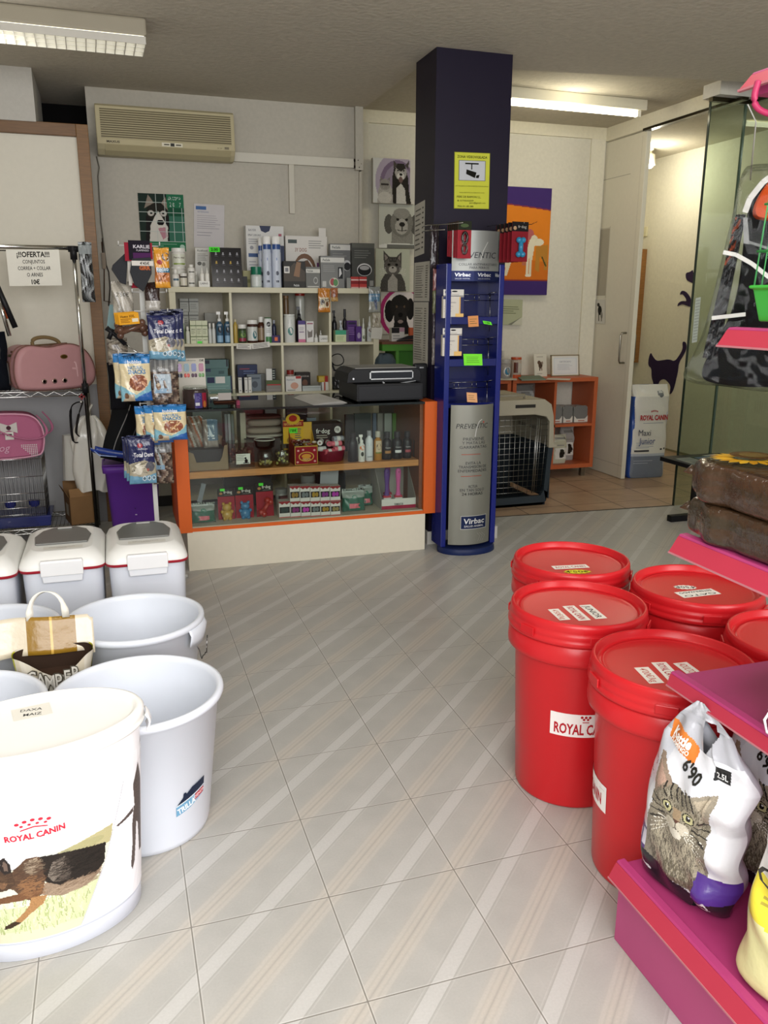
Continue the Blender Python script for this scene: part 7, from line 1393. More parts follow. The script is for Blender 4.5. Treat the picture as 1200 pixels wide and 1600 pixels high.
hang('hide_bag', 'large greyish clear bag with a handwritten price, left side of stand', 'bag', 176, 209, 440, 512, 4.60, .04, lambda u, v: lin(('A8A296', '8A857A', 'B5B0A4')[int(u*5+v*6) % 3]), m='bag_plastic', draw=lambda p, w_, h_: p.text("2'50€", 0, h_*.72, .020, '3A3A36', slant=.2))
# grey bandana collars on cards
for i, (pts, cx0, cx1, y0, y1, lb) in enumerate((([(206, 404), (236, 402), (237, 428), (224, 456), (210, 445), (203, 425)], 202, 234, 376, 406, 'dark grey bandana collar on a black and red card with a white price strip'), ([(195, 396), (200, 402), (197, 445), (188, 442), (174, 421), (176, 414)], 192, 206, 382, 446, 'dark grey bandana collar seen edge on, behind the priced one'))):
    Y = 4.50+.04*i; t = T('bandana_collar', lb, 'collar', PY(pts[0][0], pts[0][1], Y)); o_v = Vector(PY(pts[0][0], pts[0][1], Y))
    b = B(); poly = [tuple((Vector(PY(px, py, Y))-o_v)[k] for k in (0, 2)) for px, py in pts]; b.prism(poly[::-1], -.006, .012, '37383B', axis='y'); b.obj('bandana', parent=t, m='cloth', bevel=.003)
    b = B(); a, c = Vector(PY(cx0, y1, Y))-o_v, Vector(PY(cx1, y0, Y))-o_v
    if i == 0:
        b.box(a[0], c[0], .002, .006, a[2], c[2], '1A1620'); b.box(a[0]-.02, a[0]+.02, .007, .010, a[2]-.005, c[2]-.01, '8E1F30'); b.box(c[0]-.02, c[0]+.01, .007, .010, a[2]+.005, c[2]-.01, '8E1F30'); p = P(b, flat((0, .002, 0)), d0=.001); xm = (a[0]+c[0])/2; p.rect(a[0]+.02, a[2]-.0, c[0], a[2]+.035, '4A2350'); p.text('KARLIE', xm+.01, a[2]+.065, .016, 'C9C4CC', bold=.02, w=.08); p.text('FLAMINGO', xm+.015, a[2]+.047, .009, 'C9C4CC', w=.06)
        b.obj('header_card', parent=t, m='paper')
        b = B(); b.box(a[0]+.01, c[0]+.01, -.009, -.007, a[2]-.028, a[2]-.004, 'CFCAC2'); P(b, flat(((a[0]+c[0])/2+.02, -.009, a[2]-.016))).text("4'45€", 0, 0, .014, '3A3632', bold=.02); b.obj('price_strip', parent=t, m='paper')
        b = B(); P(b, flat((.06, -.008, -.045))).text('GRR', 0, 0, .018, 'B0603A', bold=.05, w=.055); b.obj('lettering', parent=t, m='paper')
    else:
        b.box(a[0]+.03, c[0]-.012, -.012, -.010, a[2], c[2]-.02, 'C5C0B8'); b.box(c[0]-.015, c[0]+.03, -.004, 0, a[2]-.012, a[2]+.012, '8E1F30'); b.obj('white_strip', parent=t, m='paper')
# bone pack with yellow card
bo = T('bone_pack', 'pack of brown chew bones under stacked yellow cards on the hook stand', 'pack', PY(205, 525, 4.50)); bv = Vector(bo.location)
b = B()
for q, (p0, p1) in enumerate((((188, 520), (222, 508)), ((184, 512), (226, 516)))):
    a, c = Vector(PY(*p0, 4.50+.03*q))-bv, Vector(PY(*p1, 4.50+.03*q))-bv; b.tube([a, (a+c)/2, c], [.016, .013, .016], '5A3E30', n=10)
    for e_, s_ in ((a, -1), (c, 1)): b.ball(tuple(e_+Vector((0, 0, .014))), .018, '5E4234'); b.ball(tuple(e_-Vector((0, 0, .014))), .018, '543A2E')
b.obj('bones', parent=bo, m='gloss')
for q in range(3):
    b = B(); a, c = Vector(PY(188-q*3, 507-q, 4.46+.02*q))-bv, Vector(PY(219-q*3, 489-q, 4.46+.02*q))-bv; b.box(a[0], c[0], a[1], a[1]+.002, a[2], c[2], 'D89A28')
    if q == 0: p = P(b, flat((a[0], a[1], a[2]))); W_, H_ = c[0]-a[0], c[2]-a[2]; p.text('Hueso XXL', W_*.45, H_*.72, .012, '4A2C10', w=W_*.7, bold=.02); p.lines(W_*.1, H_*.15, W_*.6, H_*.55, 3, '7A4A14'); p.rect(W_*.65, H_*.2, W_*.95, H_*.5, 'D8D0B8')
    b.obj('yellow_card', parent=bo, m='paper', rot=(0, -.08, 0))
tl = T('grooming_tool', 'black handled tool with a thin steel rod hanging left of the stand pole', 'tool', PY(180, 535, 4.62)); tv = Vector(tl.location)
b = B(); b.tube([Vector(PY(166, 512, 4.62))-tv, Vector(PY(176, 520, 4.62))-tv, Vector(PY(196, 538, 4.62))-tv], [.014, .010, .012], '17171A', n=8); b.tube([Vector(PY(176, 514, 4.62))-tv, Vector(PY(170, 530, 4.62))-tv], .012, '17171A', n=8); b.obj('handle', parent=tl)
b = B(); b.tube([Vector(PY(196, 538, 4.62))-tv, Vector(PY(223, 557, 4.60))-tv], .0035, 'C9C9C9', n=6); b.obj('steel_rod', parent=tl, m='chrome')
papersheet('plastic_sleeve', 'pale teal plastic sleeve hanging beside the wooden frame', 'sleeve', (PY(166, 518, 4.75), PY(182, 518, 4.75), PY(171, 476, 4.75)), '8AA8AC')
hang('fur_toy_bag', 'grey fluffy toy in a clear bag behind the black handled tool', 'bag', 168, 200, 528, 570, 4.72, .06, lambda u, v: lin(('8A8074', '6A6258', 'A39A8C')[int(u*6+math.sin(v*11)*2) % 3]), m='bag_plastic')
hang('dark_pouch', 'black mesh pouch hanging below the grey fluffy toy', 'pouch', 170, 196, 566, 640, 4.80, .05, lambda u, v: lin('17171B'), m='cloth')

# ================================================================ WALL PAPERS LEFT
def d_cal(c):
    c.rect(0, 0, 1, 1, '1E4E38'); c.rect(.0, .17, .62, 1, '22302A'); c.rect(.62, .17, 1, .62, '3A6A58'); c.poly([(.12, .17), (.15, .60), (.28, .80), (.56, .80), (.66, .60), (.64, .17)], '1E1C1C'); c.ell(.40, .68, .24, .16, '26241F')
    c.poly([(.12, .74), (.22, .98), (.34, .84)], '8A7E72'); c.poly([(.50, .84), (.60, .95), (.64, .72)], '8A7E72'); c.poly([(.20, .17), (.24, .45), (.34, .60), (.42, .70), (.50, .60), (.62, .42), (.60, .17)], 'C9C5BC'); c.ell(.26, .66, .07, .05, 'B5B0A8'); c.ell(.54, .66, .07, .05, 'B5B0A8'); c.ell(.27, .66, .025, .018, '14120F'); c.ell(.53, .66, .025, .018, '14120F'); c.ell(.46, .50, .08, .05, '151313'); c.poly([(.40, .40), (.56, .42), (.60, .26), (.50, .20)], 'B0808A')
    for x in (.0, .19, .38, .57, .76, .95): c.line([(x, .17), (x, 1)], .008, 'B5BEB8')
    for y in (.17, .34, .51, .68, .85): c.line([(0, y), (1, y)], .008, 'B5BEB8')
    c.rect(.62, .76, 1, 1, '2A6A4C'); c.text('SA COMA', .80, .93, .06, 'C9D4CC', sx=.75); c.text('2 0 1 7', .81, .82, .07, 'C9D4CC', sx=.9); c.rect(0, 0, 1, .165, '2A6E4A'); c.rect(.05, .12, .8, .13, '8AB09A'); c.rect(.05, .08, .5, .09, '8AB09A'); c.ell(.92, .08, .055, .04, 'A8C4B4')
poster('green 2017 calendar with a black and white husky on the back wall', (218, 288.5, 303, 392), d_cal, .006, 1, 1, n=(90, 110), Y=6.478, name='wall_calendar', cat='calendar')
def pap(p, W, H_): p.rect(W*.06, H_*.87, W*.40, H_*.95, '4A6A9A'); p.text('VETERINARIS', W*.3, H_*.82, .010, '6A7A9A'); p.lines(W*.1, H_*.42, W*.92, H_*.76, 7, '8E8C94', fr=.18); p.lines(W*.1, H_*.25, W*.6, H_*.38, 2, '8E8C94', fr=.2)
papersheet('notice', 'white printed notice with a blue logo taped right of the calendar', 'notice', (PY(303, 386, 6.474), PY(350, 388, 6.474), PY(303, 318, 6.474)), 'C4C0C0', pap)
# ================================================================ RECEPTION
OS_ = 'B05A34'
for i, (x0, x1, lb) in enumerate(((3.30, 4.150, 'orange brown cube unit with four openings under the framed certificate'), (2.44, 3.285, 'orange brown cube unit mostly hidden behind the grey kennel'))):
    t = T('storage_unit', lb, 'shelf unit', ((x0+x1)/2, 6.49, 0), group='orange cube units in the reception'); W_ = (x1-x0)/2
    b = B(); b.box(-W_, W_, 0, .375, .872, .908, OS_); b.obj('top_board', parent=t, bevel=.002)
    b = B(); b.box(-W_, W_, 0, .375, .085, .122, OS_); b.obj('bottom_board', parent=t, bevel=.002)
    for s_ in (-1, 1):
        b = B(); b.box(s_*W_-(.036 if s_ > 0 else 0), s_*W_+(.036 if s_ < 0 else 0), 0, .375, .122, .872, OS_); b.obj('side_panel', parent=t, bevel=.002)
    b = B(); b.box(-.012, .012, .004, .37, .122, .872, OS_); b.obj('divider', parent=t)
    b = B(); b.box(-W_+.036, W_-.036, .004, .37, .470, .492, OS_); b.obj('middle_shelf', parent=t)
    b = B(); b.box(-W_+.036, -.012, .005, .30, .122, .872, '8A3A22', cols={}) if False else b.box(-.2, -.012, .365, .37, .5, .87, '77685E'); b.obj('back_board', parent=t)
    for s_ in (-1, 1):
        b = B(); b.box(s_*(W_-.08)-.02, s_*(W_-.08)+.02, .03, .07, .001, .085, '9A968E'); b.obj('leg', parent=t, m='steel')
RT = .908; R1 = .492; R0 = .122
for i, (x0, x1) in enumerate(((864, 880), (881, 896.5), (898, 920))):
    cx, w_, h_ = span(x0, x1, 634, R1, 6.56); t = T('brochure_tray', 'grey plastic brochure tray with white printed front, %s of three' % ('left', 'middle', 'right')[i], 'tray', (cx, 6.56, R1), group='brochure trays')
    b = B(); b.box(-w_/2+.003, w_/2-.003, .02, .20, 0, h_*.92, '8A8A84', cols={'+z': 'B5B5AE'}); b.prism([(-w_/2, h_*.7), (-w_/2, 0), (w_/2, 0), (w_/2, h_*.7), (w_/2-.02, h_), (-w_/2+.02, h_)], .016, .02, '6E6E6A'); b.obj('tray_body', parent=t, m='semi')
    b = B(); b.prism([(-w_/2+.004, .004), (w_/2-.004, .004), (w_/2-.004, h_*.40), (w_/2-.03, h_*.22), (-w_/2+.03, h_*.22), (-w_/2+.004, h_*.40)], .006, .014, 'CFCBC0'); p = P(b, flat((0, .006, 0))); p.rect(-w_*.2, h_*.08, w_*.25, h_*.14, 'A8705E'); b.obj('front_lip', parent=t, m='paper')
def sack(w_, d_, h_, front, side, seed=0, e=4.5, seal=.80, wr=.004, nu=64, nv=44, topw=.96, skip=None, fr=.15):
    b = B(); rr = random.Random(seed); ph = [rr.uniform(0, 6) for _ in range(6)]
    def xyz(u, v):
        a = 2*PI*u-PI; f = lambda k: math.copysign(abs(k)**(2/e), k); g_ = 1-(1-.10)*max(0, (v-seal)/(1-seal))**.8; q = min(1, (v/.04))**.5*.06+.94
        x = w_/2*f(math.cos(a))*(1-(1-topw)*v)*q; y = d_/2*f(math.sin(a))*g_*q
        y += (wr*math.sin(13*v+ph[0]+3*a)+wr*.7*math.sin(25*v+ph[1]+7*a))*math.sin(PI*min(v*2, 1)/2); x += wr*.6*math.sin(17*v+ph[2])
        return (x, y, v*h_)
    def cf(u, v):
        x, y, z = xyz(u, v)
        s_ = min(max(x/w_+.5, 0), .999)
        if skip and skip(s_, v) : return None
        return front(s_, v) if y < -abs(d_)*fr*max(.1, 1-max(0, (v-seal)/(1-seal))) or (v > seal and y < 0) else side(s_, v)
    b.grid(nu, nv, xyz, cf); b.add([xyz(i/nu, 0) for i in range(nu)], [list(range(nu))[::-1]], side(0, 0)); return b, xyz
def c_rc():
    c = Cv(90, 190, .36, .84, 'CFCCC4'); c.rect(0, 0, .36, .22, '6E7684'); c.rect(0, .20, .36, .225, 'A8AEB8')
    for k in range(6): c.rect(.04, .05+k*.022, .04+.25*random.uniform(.6, 1), .055+k*.022, '9AA2AE')
    c.rect(.10, .50, .30, .506, '8A8E98')
    for k in range(4): c.rect(.05, .32-k*.016, .05+.17*random.uniform(.7, 1), .325-k*.016, '9A9EA6')
    c.rect(.04, .245, .16, .258, '3A3A3E'); c.ell(.30, .26, .012, .010, '3A3A3E'); c.ell(.33, .265, .008, .008, '3A3A3E'); c.ell(.26, .76, .028, .030, '5A5E62'); c.ell(.26, .775, .02, .012, 'B5B5B0'); return c
CRC = c_rc()
b, f_ = sack(.37, .15, .845, CRC.at, lambda s_, v: lin('2A4A92') if s_ < .5 else lin('B5B8C0'), seed=3, seal=.88, nu=160, nv=150, fr=.40)
p = P(b, flat((0, -.0835, 0)), d0=.001); p.text('ROYAL CANIN', .02, .555, .044, 'A8323A', w=.27, bold=.04)
for k in range(5): p.ell(-.012+.014*k+.004, .61+.006*math.sin(PI*k/4), .005, .009, 'A8323A', n=8)
p.text('Maxi', -.06, .42, .055, '4A4E5A', w=.12); p.text('Junior', -.03, .345, .058, '4A5A86', w=.16)
tag(b.obj('dog_food_sack', m='bag_plastic', loc=(4.585, 6.33, .002), rz=-.10, weld=True), 'large white and grey dog food sack with blue side standing behind the sliding door', 'sack')
for i, (x0, x1, yt, y0, c_, lb) in enumerate(((865, 888, 680, 6.54, 'B0AE98', 'cream sachet with a black cat picture standing in the lower right opening'), (879, 900, 668, 6.66, '9A9690', 'grey sachet with a black dog picture behind the cream one'))):
    cx, w_, h_ = span(x0, x1, yt, R0, y0); cc = Cv(26, 44, 1, 1, c_); cc.rect(.2, .15, 1, .55, 'CFCCC2'); cc.ell(.65, .35, .18, .14, '1A1A18'); cc.poly([(.58, .2), (.72, .2), (.66, .5)], '1A1A18'); cc.rect(.2, .84, .9, .90, '77756E'); cc.rect(.25, .62, .8, .66, '8A8880')
    b, _ = sack(w_, .08, h_, cc.at, lambda s_, v: lin(c_), seed=i+5, nu=40, nv=44); tag(b.obj('food_sachet', m='bag_plastic', loc=(cx, y0+.05, R0), weld=True), lb, 'sachet', 'sachets in the orange unit')
cx, w_, h_ = span(808, 839, 596, R1, 6.55); cc = Cv(34, 44, 1, 1, '9A9A96'); cc.poly([(.25, .1), (.2, .5), (.5, .6), (.9, .5), (.95, .1)], 'B5B2AC'); cc.ell(.62, .40, .28, .10, '2A2826'); cc.rect(0, .86, 1, 1, '6A6A66'); cc.ell(.5, .75, .3, .1, '7A7A76')
b, _ = sack(w_, .12, h_*.9, cc.at, lambda s_, v: lin('9A9A96'), seed=12, nu=40, nv=44); tag(b.obj('dog_food_bag', m='foil', loc=(cx, 6.62, R1), weld=True), 'shiny grey dog food bag on the middle shelf behind the kennel', 'bag')
# on top
bottle('treat_jar', 'clear jar with blue label on top of the orange unit, beside the pillar', 'jar', 781, 797, 561, RT, 6.60, '8A8680', 'A09C94', kind='jar', m='gloss', dc=[('e', .55, .48, .36, .30, 'D0D0CC'), ('e', .55, .48, .26, .22, '2E6E8A')])
bottle('treat_jar', 'clear jar with orange lid and base on top of the orange unit', 'jar', 799, 814, 558, RT, 6.60, 'A8988A', 'B04A26', kind='jar', m='gloss', bodyh=.9, dc=[('r', 0, 0, 1, .2, 'B04A26'), ('r', .05, .3, .45, .85, '5A3226'), ('r', .5, .3, .95, .8, 'B5ACA0')])
bottle('small_bottle', 'little clear bottle behind the jars beside the pillar', 'bottle', 782, 789, 548, RT, 6.75, 'A8A498', 'B5B1A6')
papersheet('flyer_pile', 'flat pile of flyers lying on top of the orange unit', 'flyers', (PZ(815, 593, RT+.012), PZ(853, 592, RT+.012), PZ(806, 587, RT+.012)), '6E7A6A', th=.011)
papersheet('flyer', 'white flyer lying in front of the jars on the orange unit', 'flyer', (PZ(781, 594, RT+.002), PZ(808, 594, RT+.002), PZ(781, 589, RT+.002)), 'B5B0A4')
papersheet('flyer', 'white flyer lying under the framed certificate on the orange unit', 'flyer', (PZ(853, 593, RT+.002), PZ(890, 594, RT+.002), PZ(856, 590.5, RT+.002)), 'BDB8AC')
t = T('dog_card', 'standing white card with a brown dog drawing beside the certificate', 'card', (PY(845, 590, 6.68)[0], 6.68, RT), rot=(-.15, 0, .12)); w_ = PY(855, 575, 6.68)[0]-PY(834, 575, 6.68)[0]; h_ = PY(843, 553, 6.68)[2]-RT
b = B(); b.box(-w_/2, w_/2, 0, .003, 0, h_, 'CBC6B6'); p = P(b, flat((0, 0, 0))); p.ell(.0, h_*.50, .022, .030, '4A3A2E'); p.ell(-.014, h_*.62, .018, .018, '5A4638'); p.ell(.02, h_*.60, .010, .014, '8A7A6A'); p.rect(-.015, h_*.26, -.004, h_*.42, '4A3A2E'); p.rect(.006, h_*.26, .018, h_*.42, '8A7868'); p.lines(-w_*.3, h_*.10, w_*.3, h_*.16, 1, '8A8578'); p.lines(-w_*.3, h_*.84, w_*.3, h_*.90, 1, '8A8578'); b.obj('card', parent=t, m='paper')
b = B(); b.add([(0, .003, h_*.7), (-.02, .06, .012), (.02, .06, .012)], [(0, 1, 2)], 'B5B0A2'); b.obj('stand_flap', parent=t, m='paper', solid=.002)
a, c = PY(861, 588, 6.66), PY(907, 554, 6.66); t = T('certificate_frame', 'thin framed certificate leaning on top of the orange unit', 'frame', ((a[0]+c[0])/2, 6.66, RT), rot=(-.14, 0, 0)); w_, h_ = c[0]-a[0], c[2]-RT
b = B()
for q in ((-w_/2, w_/2, 0, .009), (-w_/2, w_/2, h_-.009, h_), (-w_/2, -w_/2+.009, 0, h_), (w_/2-.009, w_/2, 0, h_)): b.box(q[0], q[1], -.006, .008, q[2], q[3], '8A7A5A')
b.obj('frame', parent=t, m='wood')
b = B(); b.box(-w_/2+.008, w_/2-.008, -.002, .004, .008, h_-.008, 'D5D2C8'); p = P(b, flat((0, -.002, 0))); p.rect(-w_*.40, h_*.12, w_*.40, h_*.86, 'B5C0CC'); p.rect(-w_*.385, h_*.14, w_*.385, h_*.84, 'D2D3D0'); p.text('CERTIFICADO', 0, h_*.68, .014, '77798A', w=w_*.42); p.lines(-w_*.28, h_*.28, w_*.30, h_*.58, 5, '9A9CA8', fr=.2); b.obj('certificate', parent=t, m='paper')
# painting of dogs
def d_paint(c):
    c.rect(0, 0, 1, 1, '3E2A66'); c.poly([(0, .14), (1, .14), (1, .80), (.8, .815), (.3, .845), (0, .85)], 'D27A22'); c.poly([(0, .14), (1, .14), (1, .32), (0, .34)], 'C46A20'); c.line([(0, .85), (.3, .845), (.8, .815), (1, .80)], .012, '7A3044'); c.line([(0, .14), (1, .14)], .012, '8A3A2A')
    c.poly([(.60, .28), (.62, .52), (.66, .60), (.72, .58), (.72, .46), (.66, .28)], 'B0664A'); c.ell(.70, .57, .06, .05, 'A85A5A'); c.poly([(.80, .24), (.80, .46), (.98, .48), (.98, .24), (.94, .24), (.93, .36), (.86, .36), (.86, .22)], 'B07A30'); c.line([(.90, .36), (.96, .28)], .02, '4A4A24')
    c.ell(.83, .50, .085, .035, 'D5CDB4'); c.ell(.77, .53, .05, .035, 'D0C8AE'); c.poly([(.66, .36), (.67, .44), (.71, .53), (.79, .53), (.77, .42), (.75, .33)], 'D5CDB4'); c.rect(.66, .19, .70, .36, 'D5CDB4'); c.rect(.71, .18, .745, .36, 'CFC6AA'); c.ell(.70, .185, .05, .012, 'D8D0B8')
    c.poly([(.20, .30), (.24, .33), (.45, .33), (.42, .27), (.38, .18), (.33, .18), (.36, .26), (.22, .27), (.16, .18), (.10, .18), (.16, .25)], 'CFC6AA'); c.ell(.10, .26, .05, .03, 'A8482A'); c.line([(.60, .655), (.72, .665), (.80, .69)], .006, '3A2A20')
def zposter():
    x0, x1 = 3.12, 3.775; z0, z1 = 1.622, 2.525; cv = Cv(110, 150, 1, 1, '3E2A66'); d_paint(cv); b = B(); b.box(0, x1-x0, 0, .02, 0, z1-z0, 'B5A890'); cv.onto(b, lambda u, v, d: (u*(x1-x0), -d, v*(z1-z0)))
    tag(b.obj('dog_painting', m='paper', loc=(x0, 6.835, z0)), 'orange and purple canvas print of pale dogs on the reception wall', 'painting')
zposter()
papersheet('notice', 'greenish printed notice with a curled corner below the dog painting', 'notice', (PY(772, 507, 6.855), PY(815.5, 508, 6.855), PY(773, 467, 6.855)), 'A5A88A', lambda p, W, H_: (p.lines(W*.1, H_*.42, W*.9, H_*.75, 4, '5A6040', fr=.25), p.poly([(W*.6, 0), (W, 0), (W, H_*.32)], 'BDBBA8'), p.poly([(W*.5, H_*.02), (W*.62, 0), (W*.98, H_*.34), (W*.8, H_*.2)], '77786A')))
papersheet('dog_print', 'small white paper with a spotted dog taped to the sliding door panel', 'print', (Vector(PX(931, 505, 4.312)), Vector(PX(945, 506, 4.312)), Vector(PX(931, 468, 4.312))), 'C9C6BC', lambda p, W, H_: (p.ell(W*.45, H_*.55, W*.22, H_*.2, '26241F'), p.ell(W*.3, H_*.78, W*.14, H_*.08, '3A3630'), p.ell(W*.65, H_*.35, W*.12, H_*.15, '8A867C'), p.rect(W*.3, H_*.1, W*.38, H_*.4, '3A3630'), p.rect(W*.6, H_*.1, W*.68, H_*.35, '6A665C')))
# cat silhouettes on the far wall
def decal(label, pts, name='cat_decal', sm=2):
    q = [tuple(PX(x, y, 5.684)) for x, y in pts]; yz = smooth([(a[1], a[2]) for a in q], sm); b = B(); n = len(yz)
    b.add([(5.683, y, z) for y, z in yz]+[(5.689, y, z) for y, z in yz], [list(range(n)), list(range(n, 2*n))[::-1]]+[(i, n+i, n+(i+1) % n, (i+1) % n) for i in range(n)], '24123A'); tag(b.obj(name, m='semi'), label, 'decal')
decal('purple walking cat silhouette stuck low on the wall behind the food sack', [(1016.5, 550), (1019, 556), (1025, 564), (1034, 563), (1045, 561), (1054, 565), (1061, 556), (1067, 545), (1066, 536), (1068, 533), (1072, 536), (1072, 546), (1067, 556), (1060, 567), (1059, 580), (1056, 592), (1054, 602), (1050, 613), (1046, 617), (1047, 611), (1048, 603), (1043, 596), (1038, 592), (1031, 594), (1028, 600), (1026, 612), (1022, 612), (1021, 598), (1018, 590), (1018, 575), (1013, 572), (1013, 562)])
decal('purple cat head silhouette peeking by the glass edge, high on the wall', [(1072, 426), (1078, 425), (1083, 421), (1083, 443), (1077, 440), (1073, 438), (1071, 432)], sm=1)
decal('purple cat paws silhouette reaching out below the peeking cat head', [(1080, 468), (1074, 458), (1068, 454), (1064, 455), (1062, 461), (1066, 459), (1071, 465), (1073, 471), (1066, 470), (1060, 473), (1058, 479), (1061, 477), (1066, 475), (1074, 478), (1080, 480)], sm=1)
# white sign on the glass, switch
papersheet('glass_sign', 'white translucent column of text stuck on the glass partition', 'sign', (PY(1081, 536, 5.282), PY(1089, 534, 5.282), PY(1087, 466, 5.282)), 'BFC6BC', lambda p, W, H_: p.lines(W*.1, H_*.03, W*.95, H_*.97, 14, 'A3AAA0', fr=.5, jit=.1))
b = B(); a = PX(1007, 362, 5.68); b.box(5.67, 5.69, a[1]-.05, a[1]+.04, a[2]-.05, a[2]+.05, 'CFC8A8'); tag(b.obj('light_switch', bevel=.004), 'small cream wall switch beside the far doorway', 'switch')
b = B(); b.box(5.60, 5.688, 8.10, 8.248, .9, 2.13, '9A6A38'); tag(b.obj('wooden_shutter', m='wood'), 'strip of orange lit wood glimpsed through the doorway behind the door panel', 'board')
# kennel
kn = T('kennel', 'large grey and cream plastic pet kennel with wire door in the reception', 'kennel', (2.90, 5.62, 0.002)); KW, KD = .345, .70
lo = [(-.255, 0), (.255, 0), (.29, .03), (.325, .42), (.33, .46), (-.33, .46), (-.325, .42), (-.29, .03)]
up = [(-.33, .46), (.33, .46), (.315, .70), (.29, .795), (.23, .835), (-.23, .835), (-.29, .795), (-.315, .70)]
def frame_shell(b, pts, hole, y0, y1, col):
    n = len(pts); b.add([(x, y0, z) for x, z in pts]+[(x, y1, z) for x, z in pts], [(i, (i+1) % n, n+(i+1) % n, n+i) for i in range(n)]+[list(range(n, 2*n))], col)
b = B(); frame_shell(b, lo[:4]+[(.33, .46), (.30, .46), (.285, .08), (.24, .05), (-.24, .05), (-.285, .08), (-.30, .46), (-.33, .46)]+lo[6:], None, 0, KD, '2A3236') if False else None
b.prism([(-.255, 0), (.255, 0), (.29, .03), (.30, .10), (.24, .075), (-.24, .075), (-.30, .10), (-.29, .03)], 0, .03, '2B3338'); b.prism([(.30, .10), (.29, .03), (.33, .46), (.285, .46), (.265, .12), (.24, .075)][::1], 0, .03, '2B3338'); b.prism([(-.30, .10), (-.24, .075), (-.265, .12), (-.285, .46), (-.33, .46), (-.29, .03)], 0, .03, '2B3338')
b.box(-.33, -.322, .03, KD, .04, .46, '2B3338'); b.box(.322, .33, .03, KD, .04, .46, '2B3338'); b.box(-.28, .28, 0, KD, 0, .02, '1E2428'); b.box(-.32, .32, KD-.01, KD, 0, .46, '1E2428'); b.obj('lower_shell', parent=kn, m='semi')
b = B(); b.prism([(.36, .455), (.36, .475), (.33, .485), (.315, .70), (.29, .795), (.23, .835), (-.23, .835), (-.29, .795), (-.315, .70), (-.33, .485), (-.36, .475), (-.36, .455), (-.285, .455), (-.28, .66), (-.25, .70), (-.15, .72), (.15, .72), (.25, .70), (.28, .66), (.285, .455)][::-1], -.012, .03, 'A39C88')
b.add([(x, .03, z) for x, z in up]+[(x, KD, z) for x, z in up], [(i, (i+1) % 8, 8+(i+1) % 8, 8+i) for i in range(1, 8)]+[list(range(8, 16))], 'A39C88'); b.box(.33, .36, .03, KD, .455, .475, 'A39C88'); b.box(-.36, -.33, .03, KD, .455, .475, 'A39C88'); b.obj('upper_shell', parent=kn, m='semi', bevel=.006)
b = B(); b.box(-.26, .26, .02, .024, .46, .70, '3A4044') if False else None
for i in range(13): x = -.27+.045*i; b.tube([(x*(.90+.10*0), .012, .095 if abs(x) < .24 else .14), (x, .012, .70 if abs(x) < .24 else .66)], .0018, 'A8A8A2', n=5)
for i in range(14): z = .11+.044*i; hw = .262+.02*min((z-.1)/.3, 1); b.tube([(-hw, .014, z), (hw, .014, z)], .0018, 'A8A8A2', n=5)
for x in (.165, .18): b.tube([(x, .006, .10), (x+.02, .006, .69)], .0035, 'B5B5B0', n=6)
b.obj('wire_door', parent=kn, m='steel')
b = B(); b.tube([(-.12, .08, .838), (-.12, .08, .862), (.10, .08, .862), (.10, .08, .838)], .012, '8E8876', n=8); b.obj('carry_handle', parent=kn)
b = B(); b.box(-.20, .12, .012, .014, .755, .785, '1E1C18') if False else b.box(-.02, .15, -.014, -.011, .775, .80, '2A2824'); b.obj('latch_slot', parent=kn)
for y in (.25, .45):
    b = B()
    for j in range(5): b.box(.322, .3315, y+j*.03, y+j*.03+.012, .56, .68, '4A4840')
    b.obj('side_vent', parent=kn)
# black low magazine table in front of the glass
mt = T('magazine_table', 'low black table with magazines, half hidden behind the soil sacks', 'table', (4.02, 4.86, 0))
b = B(); b.box(-.14, .40, -.10, .30, .40, .432, '16171A'); b.obj('table_top', parent=mt, bevel=.003)
for x in (-.10, .36):
    b = B(); b.box(x-.12 if x < 0 else x-.04, x+.12 if x < 0 else x+.04, .0, .05, 0, .045, '121214'); b.box(x-.02+.08*(x < 0), x+.02+.08*(x < 0), .01, .04, .045, .40, '121214'); b.obj('leg', parent=mt)
for i, (x, y, c_, lb) in enumerate(((3.90, 4.80, '8A9088', 'open pale magazine at the left end of the black low table'), (4.05, 4.82, '3A4A38', 'dark green magazine beside the pale one on the low table'), (4.18, 4.85, 'B5B8B0', 'white magazine furthest right on the black low table'))):
    papersheet('magazine', lb, 'magazine', (Vector((x, y, .438)), Vector((x+.14, y+.02, .438)), Vector((x+.01, y+.22, .438))), c_, lambda p, W, H_: (p.rect(W*.1, H_*.55, W*.9, H_*.9, '5A6A7A' if i else '77807A'), p.lines(W*.1, H_*.1, W*.9, H_*.45, 4, '6A6E6A')), th=.005)

